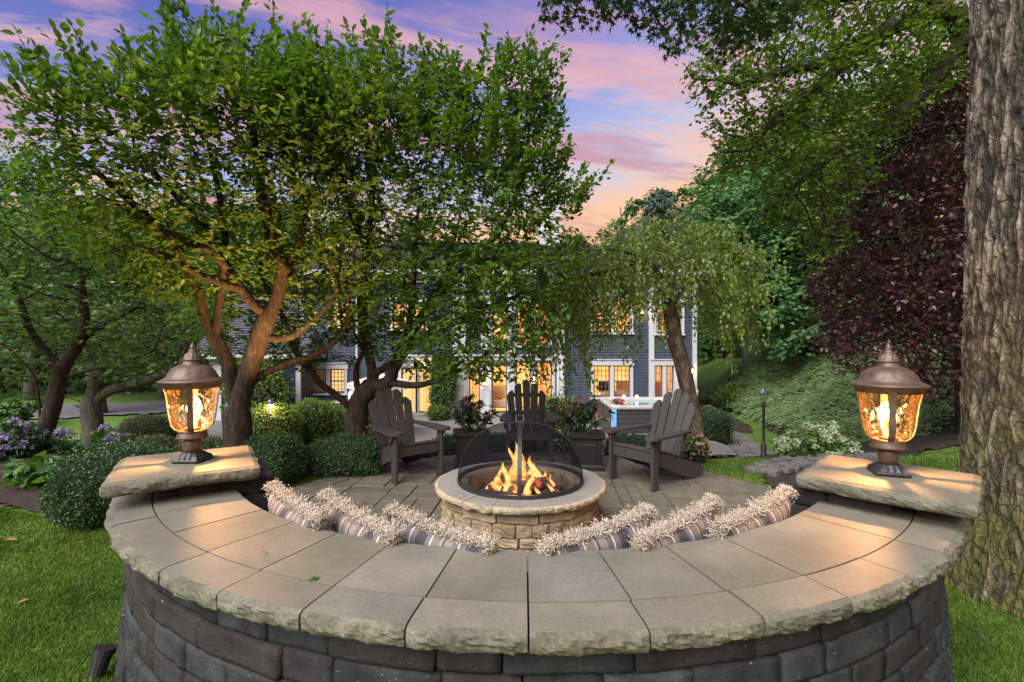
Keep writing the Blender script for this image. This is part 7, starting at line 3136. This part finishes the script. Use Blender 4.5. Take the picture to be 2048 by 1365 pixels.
def strap_plant(label, loc, r, h, n, seed):
    st = np.random.default_rng(seed)
    t = thing('ornamental_grass', loc, label, 'plant')
    V, Fc = [], []
    for k in range(n):
        a = st.uniform(0, 6.28)
        o = Vector((math.cos(a), math.sin(a), 0))
        sd = Vector((-o.y, o.x, 0)) * st.uniform(.008, .013)
        L = st.uniform(.6, 1.0)
        b = o * st.uniform(0, r * .3)
        pts = [b + o * (r * L * f) + Vector((0, 0, h * L * (1.9 * f - 1.15 * f * f))) for f in (0, .3, .6, .85, 1)]
        s = len(V)
        for i, p in enumerate(pts):
            w = (1, 1, .9, .6, .1)[i]
            V += [p - sd * w, p + sd * w]
        for i in range(4):
            Fc.append((s + 2 * i, s + 2 * i + 1, s + 2 * i + 3, s + 2 * i + 2))
    o = place('foliage', mesh('foliage', V, Fc, LEAF['strap']), t, False)
    o['kind'] = 'stuff'


q = P(222, 868, 10.8)
strap_plant('tuft of pale striped arching grass at the foot of the stout grey trunk', (q.x, q.y, gz(q.x, q.y)), 0.75, 0.55, 260, 41)
q = P(265, 850, 12.2)
strap_plant('smaller tuft of arching grass behind the striped tuft, before the driveway', (q.x, q.y, gz(q.x, q.y)), 0.6, 0.45, 160, 42)


def pot_flowers(name, label, loc, r, h, pot_r, pot_h, bloom, leaf_m, seed, n=160):
    st = np.random.default_rng(seed)
    t = thing('flower_pot', loc, label, 'flower pot')
    MB().lathe([(pot_r * .72, 0), (pot_r, pot_h * .9), (pot_r * 1.08, pot_h * .9), (pot_r * 1.08, pot_h), (pot_r * .9, pot_h), (pot_r * .9, pot_h * .93), (0, pot_h * .93)], n=20, cap=False).build('pot', M['planter'], t, False, False)
    v = rand_dirs(n * 2, .5)
    p = v * np.array([r, r, h]) * st.uniform(.5, 1, (n * 2, 1)) + np.array([0, 0, pot_h + h * .35])
    leaf_stuff('foliage', p, v + st.normal(0, .5, v.shape), rand_dirs(n * 2, 1.5), st.uniform(.05, .09, n * 2), TLB, leaf_m, t, None, 'stuff', False)
    v = rand_dirs(n, .9)
    p = v * np.array([r, r, h]) * st.uniform(.95, 1.1, (n, 1)) + np.array([0, 0, pot_h + h * .4])
    leaf_stuff('flowers', p, rand_dirs(n), v + st.normal(0, .3, v.shape), st.uniform(.04, .07, n), T_kite(.5, .1), bloom, t, None, 'stuff', False)


q = G(1238, 868, -1.04)
pot_flowers('flower_pot', 'pot of crimson flowers at the corner of the hot tub', (q.x - .1, q.y - .3, -1.04), 0.24, 0.36, 0.22, 0.55, LEAF['red_bloom'], LEAF['broad'], 51)
q = G(1120, 885, -1.04)
pot_flowers('flower_pot', 'pot of orange red flowers behind the fire screen, right of the middle chair', (q.x, q.y, -1.04), 0.28, 0.26, 0.22, 0.42, LEAF['orange_bloom'], LEAF['broad'], 52)
q = P(1414, 835, 15.6)
pot_flowers('flower_pot', 'mound of pale pink chrysanthemums at the end of the terrace, right of the house corner', (q.x, q.y, -1.15), 0.42, 0.30, 0.25, 0.28, LEAF['pink_bloom'], LEAF['broad'], 53)
q = P(1385, 925, 6.55)
pot_flowers('flower_pot', 'small pale flowering plant just behind the right chair', (2.42, 6.35, -0.02), 0.16, 0.16, 0.12, 0.16, LEAF['pink_bloom'], LEAF['broad'], 54, 60)
q = G(695, 902, -1.04)
pot_flowers('flower_pot', 'white flowering plant beside the dark sling chairs below the trunk', (q.x - .3, q.y - 1.2, -1.04), 0.42, 0.30, 0.25, 0.32, LEAF['white_bloom'], LEAF['broad'], 55)

# ================================================================== HOT TUB
def hot_tub():
    z = -1.04
    x0, x1, y0, y1 = 2.78, 5.0, 13.2, 15.3
    c = Vector(((x0 + x1) / 2, (y0 + y1) / 2, z))
    t = thing('hot_tub', c, 'square hot tub with a pale rim and dark panelled sides, before the house window', 'hot tub')
    H = 0.84
    zz = 0.08
    # slatted sides: separate boards
    nb = 6
    for k in range(nb):
        h = (H - 0.06) / nb
        zc = z + 0.04 + h * (k + .5)
        for cx, cy, sx, sy in ((c.x, y0, x1 - x0 - .16, .03), (c.x, y1, x1 - x0 - .16, .03), (x0, c.y, .03, y1 - y0 - .16), (x1, c.y, .03, y1 - y0 - .16)):
            MB().box((cx, cy, zc), (sx, sy, h - .012), None, .004).build('side_panel', M['tub_side'], t)
    for cx in (x0, x1):
        for cy in (y0, y1):
            MB().box((cx, cy, z + H / 2), (.13, .13, H), None, .03).build('corner_post', M['tub_corner'] if not (cx == x0 and cy == y0) else M['tub_light'], t)
    # shell: rim with rolled edge, basin with seats
    def rr(w, d, r, n=6):
        pts = []
        for sx, sy, a0 in ((1, 1, 0), (-1, 1, 90), (-1, -1, 180), (1, -1, 270)):
            for k in range(n + 1):
                a = R(a0 + 90 * k / n)
                pts.append((sx * (w / 2 - r) + r * math.cos(a), sy * (d / 2 - r) + r * math.sin(a)))
        return pts
    W, D = x1 - x0 + .16, y1 - y0 + .16
    rings = [(W - .06, D - .06, .18, H - .02), (W, D, .2, H + .02), (W - .02, D - .02, .2, H + .07), (W - .14, D - .14, .22, H + .10), (W - .34, D - .34, .28, H + .09), (W - .44, D - .44, .3, H + .02),
             (W - .50, D - .50, .3, H - .35), (W - 1.2, D - 1.2, .3, H - .40), (W - 1.3, D - 1.3, .2, H - .75)]
    vs_, fs_ = [], []
    for w, d, r, hh in rings:
        vs_ += [(c.x + a, c.y + b, z + hh) for a, b in rr(w, d, r)]
    m = len(rr(1, 1, .1))
    for i in range(len(rings) - 1):
        for k in range(m):
            fs_.append((i * m + k, i * m + (k + 1) % m, (i + 1) * m + (k + 1) % m, (i + 1) * m + k))
    fs_.append(tuple(range((len(rings) - 1) * m, len(rings) * m)))
    MB().add(vs_, fs_).build('shell', M['tub_shell'], t, True)
    vs_ = [(c.x + a, c.y + b, z + H + .01) for a, b in rr(W - .46, D - .46, .3)]
    MB().add(vs_, [tuple(range(m))]).build('water', M['water'], t)
    for k in range(2):
        MB().lathe([(0, 0), (.05, 0), (.05, .02), (.03, .05), (0, .06)], (c.x - .35 + .4 * k, y1 - .02, z + H + .10), 10, False).build('pillow_light', M['tub_lamp'], t)
    # steps in front
    s = thing('tub_steps', (x0 + .9, y0 - .5, z), 'low pale step before the hot tub, partly hidden by the right chair', 'step')
    MB().box((x0 + .9, y0 - .42, z + .10), (1.1, .50, .20), None, .02).build('lower_step', M['tub_shell'], s)
    # open cover leaning behind
    v = thing('tub_cover', (x1 + .15, y1 - .6, z), 'white folded hot tub cover standing behind the tub', 'cover')
    MB().box((x1 + .22, y1 - .4, z + .85), (.10, 1.5, 1.35), Matrix.Rotation(R(8), 3, 'Y'), .03).build('panel', M['trim'], v)
    MB().box((x1 + .36, y1 - .4, z + .70), (.08, 1.5, 1.15), Matrix.Rotation(R(8), 3, 'Y'), .03).build('panel', M['trim'], v)


M['tub_side'] = surf_mat('tub_side', [(0.045, 0.042, 0.042), (0.075, 0.07, 0.07)], 3, 60, .6, .2, .003, stretch=(1, 1, 6))
M['tub_corner'] = flat_mat('tub_corner', (0.06, 0.06, 0.065), .5)
M['tub_shell'] = surf_mat('tub_shell', [(.34, .34, .33), (.42, .41, .39)], 4, 40, .3, .05, .002, spec=.5, fine_amt=.08)
M['tub_lamp'] = emit('tub_lamp', (1.0, .82, .5), 3.0)
M['tub_light'] = emit('tub_corner_light', (.22, .50, 1.0), 0.55)
mw, nt, N, L = new_mat('tub_water')
bw = N('ShaderNodeBsdfPrincipled')
bw.inputs['Base Color'].default_value = (.22, .30, .30, 1)
bw.inputs['Roughness'].default_value = .06
bw.inputs['Specular IOR Level'].default_value = .6
bpw = N('ShaderNodeBump')
bpw.inputs['Strength'].default_value = .3
bpw.inputs['Distance'].default_value = .02
tcw = N('ShaderNodeTexCoord')
L(_noise(nt, tcw.outputs['Object'], 5, 3), bpw.inputs['Height'])
L(bpw.outputs[0], bw.inputs['Normal'])
ow = N('ShaderNodeOutputMaterial')
L(bw.outputs[0], ow.inputs[0])
M['water'] = mw
hot_tub()


# ================================================================== POST LAMPS
def post_lamp(loc, H, label, glass, lit):
    t = thing('garden_lamp', loc, label, 'lamp post', 'small garden lanterns on posts')
    b = Vector((0, 0, 0))
    k = H / 1.65
    hz_ = H - 0.42 * k
    MB().lathe([(.075, -.05), (.075, .02), (.06, .05), (.06, .28), (.045, .31), (.032, .34), (.029, hz_ - .08), (.045, hz_ - .06), (.045, hz_ - .03), (.03, hz_)], n=16).build('post', M['black_iron'], t, True, False)
    MB().lathe([(.03, hz_), (.055 * k, hz_ + .01), (.06 * k, hz_ + .03 * k), (.02, hz_ + .035 * k)], n=6).build('cup', M['lamp_metal'], t, False, False)
    z0, z1 = hz_ + .035 * k, hz_ + .24 * k
    MB().lathe([(.055 * k, z0), (.098 * k, z1)], n=6, cap=False).build('glass', glass, t, False, False)
    for i in range(6):
        a = i * math.pi / 3
        MB().bar((.057 * k * math.cos(a), .057 * k * math.sin(a), z0), (.10 * k * math.cos(a), .10 * k * math.sin(a), z1), .008, .008).build('rib', M['lamp_metal'], t, world=False)
    MB().lathe([(.125 * k, z1), (.128 * k, z1 + .012), (.085 * k, z1 + .055 * k), (.05 * k, z1 + .10 * k), (.035 * k, z1 + .11 * k), (.038 * k, z1 + .125 * k), (.012 * k, z1 + .14 * k), (.016 * k, z1 + .155 * k), (0.002, z1 + .185 * k)],
               n=12, cap=False).build('roof', M['lamp_metal'], t, False, False)
    MB().lathe([(.012 * k, z0), (.014 * k, z0 + .08 * k), (.018 * k, z0 + .11 * k), (.004 * k, z0 + .16 * k)], n=8).build('bulb', M['bulb_small'] if lit else M['candle'], t, True, False)
    if lit:
        ld = bpy.data.lights.new('garden_lamp_light', 'POINT')
        ld.energy = 15.0
        ld.color = (1, .6, .28)
        ld.shadow_soft_size = .03
        lo = bpy.data.objects.new('garden_lamp_light', ld)
        lo.parent = t
        lo.location = (0, 0, z0 + .68 * (z1 - z0))
        COL.objects.link(lo)


M['lamp_metal'] = surf_mat('lamp_metal', [(.10, .10, .11), (.20, .20, .21)], 10, 60, .35, .1, .001, spec=.6, metal=.6)
mg, nt, N, L = new_mat('clear_glass')
trg = N('ShaderNodeBsdfTransparent')
trg.inputs[0].default_value = (.93, .92, .88, 1)
glg = N('ShaderNodeBsdfGlossy')
glg.inputs['Roughness'].default_value = .08
lwg = N('ShaderNodeLayerWeight')
lwg.inputs['Blend'].default_value = .3
mxg = N('ShaderNodeMixShader')
L(lwg.outputs['Fresnel'], mxg.inputs[0])
L(trg.outputs[0], mxg.inputs[1])
L(glg.outputs[0], mxg.inputs[2])
og = N('ShaderNodeOutputMaterial')
L(mxg.outputs[0], og.inputs[0])
M['clear_glass'] = mg
M['bulb_small'] = emit('bulb_small', (1.0, 0.52, 0.20), 2.6)
q = G(1527, 921, -1.2)
post_lamp((q.x, q.y, gz(q.x, q.y) + .02), 1.70, 'slim black garden lamp on the right lawn before the juniper bank', M['clear_glass'], False)
q = P(541, 800, 6.75)
post_lamp((q.x, q.y, gz(q.x, q.y)), q.z - gz(q.x, q.y) + .04, 'small lit garden lamp among the bright boxwoods left of centre', M['clear_glass'], True)


# ================================================================== GRILL, PARASOL, SLING CHAIRS
def grill():
    z = -1.04
    c = Vector((hx(742, 14.6), 14.6, z))
    t = thing('grill', c, 'stainless steel grill with a hood and knobs behind the trunk of the left chair tree', 'grill')
    st = M['steel']
    MB().box(c + Vector((0, 0, .42)), (1.3, .55, .70), None, .01).build('cabinet', st, t)
    MB().box(c + Vector((0, -.03, .83)), (1.5, .60, .12), None, .01).build('control_panel', st, t)
    for k in range(5):
        MB().lathe([(0, 0), (.03, 0), (.03, .03), (0, .03)], (0, 0, 0), 10, False)
        mb = MB()
        v, f = tube_geo([c + Vector((-.5 + .25 * k, -.335, .83)), c + Vector((-.5 + .25 * k, -.37, .83))], .032, 10)
        mb.add(v, f).build('knob', M['black_iron'], t)
    YZ = Matrix(((0, 0, 1), (1, 0, 0), (0, 1, 0)))
    out = [(-.29, .0)] + [(-.29 * math.cos(R(a)), .36 * math.sin(R(a)) ** .8) for a in range(12, 170, 12)] + [(.29, 0)]
    MB().extrude(out[::-1], 1.2, YZ, c + Vector((0, 0, .895))).build('hood', st, t)
    v, f = tube_geo([c + Vector((-.5, -.32, 1.02)), c + Vector((.5, -.32, 1.02))], .015, 8)
    MB().add(v, f).build('handle', st, t)
    for s in (-1, 1):
        MB().box(c + Vector((s * .98, 0, .86)), (.42, .5, .04), None, .01).build('side_shelf', st, t)


M['steel'] = surf_mat('steel', [(.42, .42, .42), (.52, .52, .52)], 3, 60, .35, .05, .001, spec=.5, metal=.8, fine_amt=.08)
M['canvas'] = surf_mat('canvas', [(.48, .46, .42), (.58, .56, .52)], 3, 90, .85, .1, .002, fine_amt=.1)
M['sling'] = surf_mat('sling', [(.10, .075, .05), (.14, .105, .07)], 6, 200, .8, .2, .002)
grill()


def parasol():
    z = -1.04
    c = Vector((hx(762, 13.6), 13.6, z))
    t = thing('parasol', c, 'open pale canvas parasol behind the left chair, before the dining room doors', 'parasol')
    MB().lathe([(.30, 0), (.30, .05), (.08, .09), (.0, .10)], c, 20, False).build('base', M['black_iron'], t)
    MB().tube([c, c + Vector((0, 0, 1.82))], .022, 10).build('pole', M['black_iron'], t)
    n = 8
    apex = c + Vector((0, 0, 1.80))
    rim = [c + Vector((.92 * math.cos(2 * math.pi * k / n + .2), .92 * math.sin(2 * math.pi * k / n + .2), 1.52)) for k in range(n)]
    vs_ = [apex] + rim + [r - Vector((0, 0, .14)) for r in rim]
    fs_ = [(0, 1 + k, 1 + (k + 1) % n) for k in range(n)] + [(1 + k, 1 + n + k, 1 + n + (k + 1) % n, 1 + (k + 1) % n) for k in range(n)]
    MB().add(vs_, fs_).build('canopy', M['canvas'], t)
    for r in rim:
        MB().tube([apex - Vector((0, 0, .03)), r - Vector((0, 0, .012))], .009, 5).build('rib', M['black_iron'], t)


parasol()


def sling_chair(loc, rz, label, first=None):
    t = thing('sling_chair', loc, label, 'patio chair', 'sling chairs on the terrace')
    t.rotation_euler = (0, 0, rz)
    f = MB()
    for s in (-1, 1):
        f.tube(spline([(s * .27, -.25, .42), (s * .27, .18, .40), (s * .27, .26, .48), (s * .27, .42, 1.02)], .06), .014, 6)
        f.tube(spline([(s * .29, .24, .45), (s * .30, .20, .63), (s * .30, -.20, .63), (s * .29, -.25, .44)], .06), .012, 6)
    f.tube([(-.27, .42, 1.02), (.27, .42, 1.02)], .014, 6)
    f.tube([(-.27, -.25, .42), (.27, -.25, .42)], .014, 6)
    f.build('frame', M['black_iron'], t, world=False)
    prof = [(-.25, .42), (.0, .40), (.18, .405), (.25, .47), (.33, .74), (.42, 1.02)]
    mb = MB()
    vs_, fs_ = [], []
    for y, z in prof:
        vs_ += [(-.26, y, z + .006), (.26, y, z + .006)]
    for i in range(len(prof) - 1):
        fs_.append((2 * i, 2 * i + 1, 2 * i + 3, 2 * i + 2))
    mb.add(vs_, fs_).build('sling', M['sling'], t, world=False)
    b = MB()
    ring = [(0.30 * math.cos(2 * math.pi * k / 24), .30 * math.sin(2 * math.pi * k / 24), .03) for k in range(25)]
    b.tube(ring, .018, 6, False)
    b.tube([(0, 0, .03), (0, 0, .38)], .03, 8)
    for a in (0, math.pi / 2):
        b.tube([(.30 * math.cos(a), .30 * math.sin(a), .03), (-.30 * math.cos(a), -.30 * math.sin(a), .03)], .014, 6)
    b.build('swivel_base', M['black_iron'], t, world=False)


sling_chair((hx(757, 13.0), 13.0, -1.04), R(155), 'tan sling swivel chair between the trunk and the left adirondack chair')
sling_chair((hx(655, 9.9), 9.9, -1.04), R(70), 'dark sling chair back below the bright hedge, left of the trunk')
sling_chair((hx(688, 9.9) + .1, 9.6, -1.10), R(40), 'dark sling chair back just left of the trunk, behind the low boxwood')


# ================================================================== LOW DRY STONE EDGE, CORNER BLOCKS, LAWN DETAILS
def stone_edge():
    st = random.Random(77)
    a, b, m = Vector((2.95, 5.75, 0)), Vector((4.3, 6.35, 0)), Vector((3.6, 6.15, 0))
    t = thing('stone_edging', m, 'low dry laid edging of grey stones behind the mulch, left of the right pillar', 'stone edging')
    pts = spline([a, m, b, Vector((5.0, 6.4, 0))], .16)
    for row in range(3):
        for i in range(len(pts) - 1):
            p = pts[i].lerp(pts[i + 1], .5)
            d = (pts[i + 1] - pts[i])
            nr = Vector((-d.y, d.x, 0)).normalized()
            o = place('edging_stone', st.choice(EDGE), t)
            q = p + nr * (row * .13 - .12) + Vector((st.uniform(-.03, .03), st.uniform(-.03, .03), 0))
            o.location = (q.x, q.y, gz(q.x, q.y) + .025 + st.uniform(0, .03))
            o.rotation_euler = (st.uniform(-.1, .1), st.uniform(-.1, .1), math.atan2(d.y, d.x) + st.uniform(-.25, .25))
            o.scale = (st.uniform(.7, 1.1), st.uniform(1.0, 1.4), st.uniform(.8, 1.2))


EDGE = []
M['field_stone'] = surf_mat('field_stone', [(.05, .05, .045), (.11, .11, .10), (.17, .17, .155)], 8, 60, .9, .7, .01, per_object=[(.8, .82, .85), (1.1, 1.05, .98)])
for i in range(4):
    me = ledge_stone(20 + i, .17, .07, .12)
    me.materials.clear()
    me.materials.append(M['field_stone'])
    EDGE.append(me)
stone_edge()

# spotlight on the ground by the wall
q = G(197, 1350, .02)
t = thing('ground_spotlight', (q.x, q.y, 0), 'black ground spotlight in the grass beside the left end of the wall', 'spotlight')
tl = Matrix.Rotation(R(62), 3, 'X') @ Matrix.Rotation(0, 3, 'Z')
v, f = tube_geo([Vector((q.x, q.y - .01, .03)), Vector((q.x + .012, q.y + .02, .125))], [.034, .040], 14)
MB().add(v, f).build('housing', M['black_iron'], t)
v, f = tube_geo([Vector((q.x + .010, q.y + .017, .110)), Vector((q.x + .014, q.y + .024, .135))], [.045, .046], 14)
MB().add(v, f).build('rim', M['black_iron'], t)
MB().tube([(q.x, q.y, -.02), (q.x, q.y, .06)], .012, 6).build('stake', M['black_iron'], t)

# the uplight among the boxwoods whose warm beam catches the branches of the left tree
def uplight(loc, aim, e, label):
    loc, aim = Vector(loc), Vector(aim)
    d = (aim - loc).normalized()
    t = thing('ground_spotlight', loc, label, 'spotlight')
    v, f = tube_geo([loc + d * .02, loc + d * .12], [.034, .040], 14)
    MB().add(v, f).build('housing', M['black_iron'], t)
    v, f = tube_geo([loc + d * .105, loc + d * .13], [.045, .046], 14, False)
    MB().add(v, f).build('rim', M['black_iron'], t)
    v, f = tube_geo([loc + d * .121, loc + d * .123], [.036, .036], 14)
    MB().add(v, f).build('lens', M['bulb_small'], t)
    MB().tube([loc - Vector((0, 0, .08)), loc + d * .03], .012, 6).build('stake', M['black_iron'], t)
    ld = bpy.data.lights.new('uplight_beam', 'SPOT')
    ld.energy = e
    ld.color = (1.0, 0.52, 0.20)
    ld.spot_size = R(75)
    ld.spot_blend = 0.9
    ld.shadow_soft_size = 0.03
    lo = bpy.data.objects.new('uplight_beam', ld)
    lo.location = loc + d * .16
    lo.rotation_euler = (-d).to_track_quat('Z', 'Y').to_euler()
    COL.objects.link(lo)


uplight((-2.35, 4.62, .08), (-2.55, 4.9, 2.6), 420, 'small black ground uplight between the dark boxwoods, aimed up into the left tree')

# fallen twig and leaves
q = G(1935, 1280, .01)
p2 = G(1972, 1262, .01)
tw = MB().tube(spline([G(1913, 1240, .015), G(1950, 1262, .03), G(1968, 1282, .015), G(1970, 1296, .01)], .02), .005, 5).build('fallen_twig', M['bark_grey'])
tag(tw, 'thin bare twig lying on the grass right of the wall', 'twig')


def fallen_leaf(p, a, s, label):
    v, f = T_leaf(.34, .12, .1)
    m_ = Matrix.Rotation(a, 3, 'Z')
    me = mesh('fallen_leaf', [tuple(m_ @ Vector((x * s, y * s, z * s + .004))) for x, y, z in v], f, LEAF['litter'])
    o = place('fallen_leaf', me)
    o.location = p
    tag(o, label, 'leaf', 'fallen leaves')


fallen_leaf(G(8, 1082, .025), .3, .09, 'tan fallen leaf at the left edge of the lawn')
fallen_leaf(G(330, 1140, WALL_TOP + .004) + Vector((.25, .12, 0)), 1.3, .022, 'tiny pale leaf scrap on the left part of the stone cap')
fallen_leaf(G(160, 1088, .025), 2.0, .07, 'pale fallen leaf on the grass below the large boxwood')
fallen_leaf(G(60, 1200, .025), 4.0, .06, 'small fallen leaf in the middle of the left lawn')
fallen_leaf(G(1350, 1118, WALL_TOP + .004), 2.5, .020, 'dark leaf scrap on a joint of the right cap stones')
# weed in a joint of the caps
q = G(628, 1160, WALL_TOP)
n = 40
V, Fc = leaves_geo(np.array(q) + rng.normal(0, .006, (n, 3)) * np.array([1.4, .8, .3]), rand_dirs(n, .8), rand_dirs(n, 1), rng.uniform(.006, .013, n), TK)
tag(place('joint_weed', mesh_np('joint_weed', V, Fc, LEAF['broad'])), 'tiny green weed growing in a joint between cap stones', 'weed')
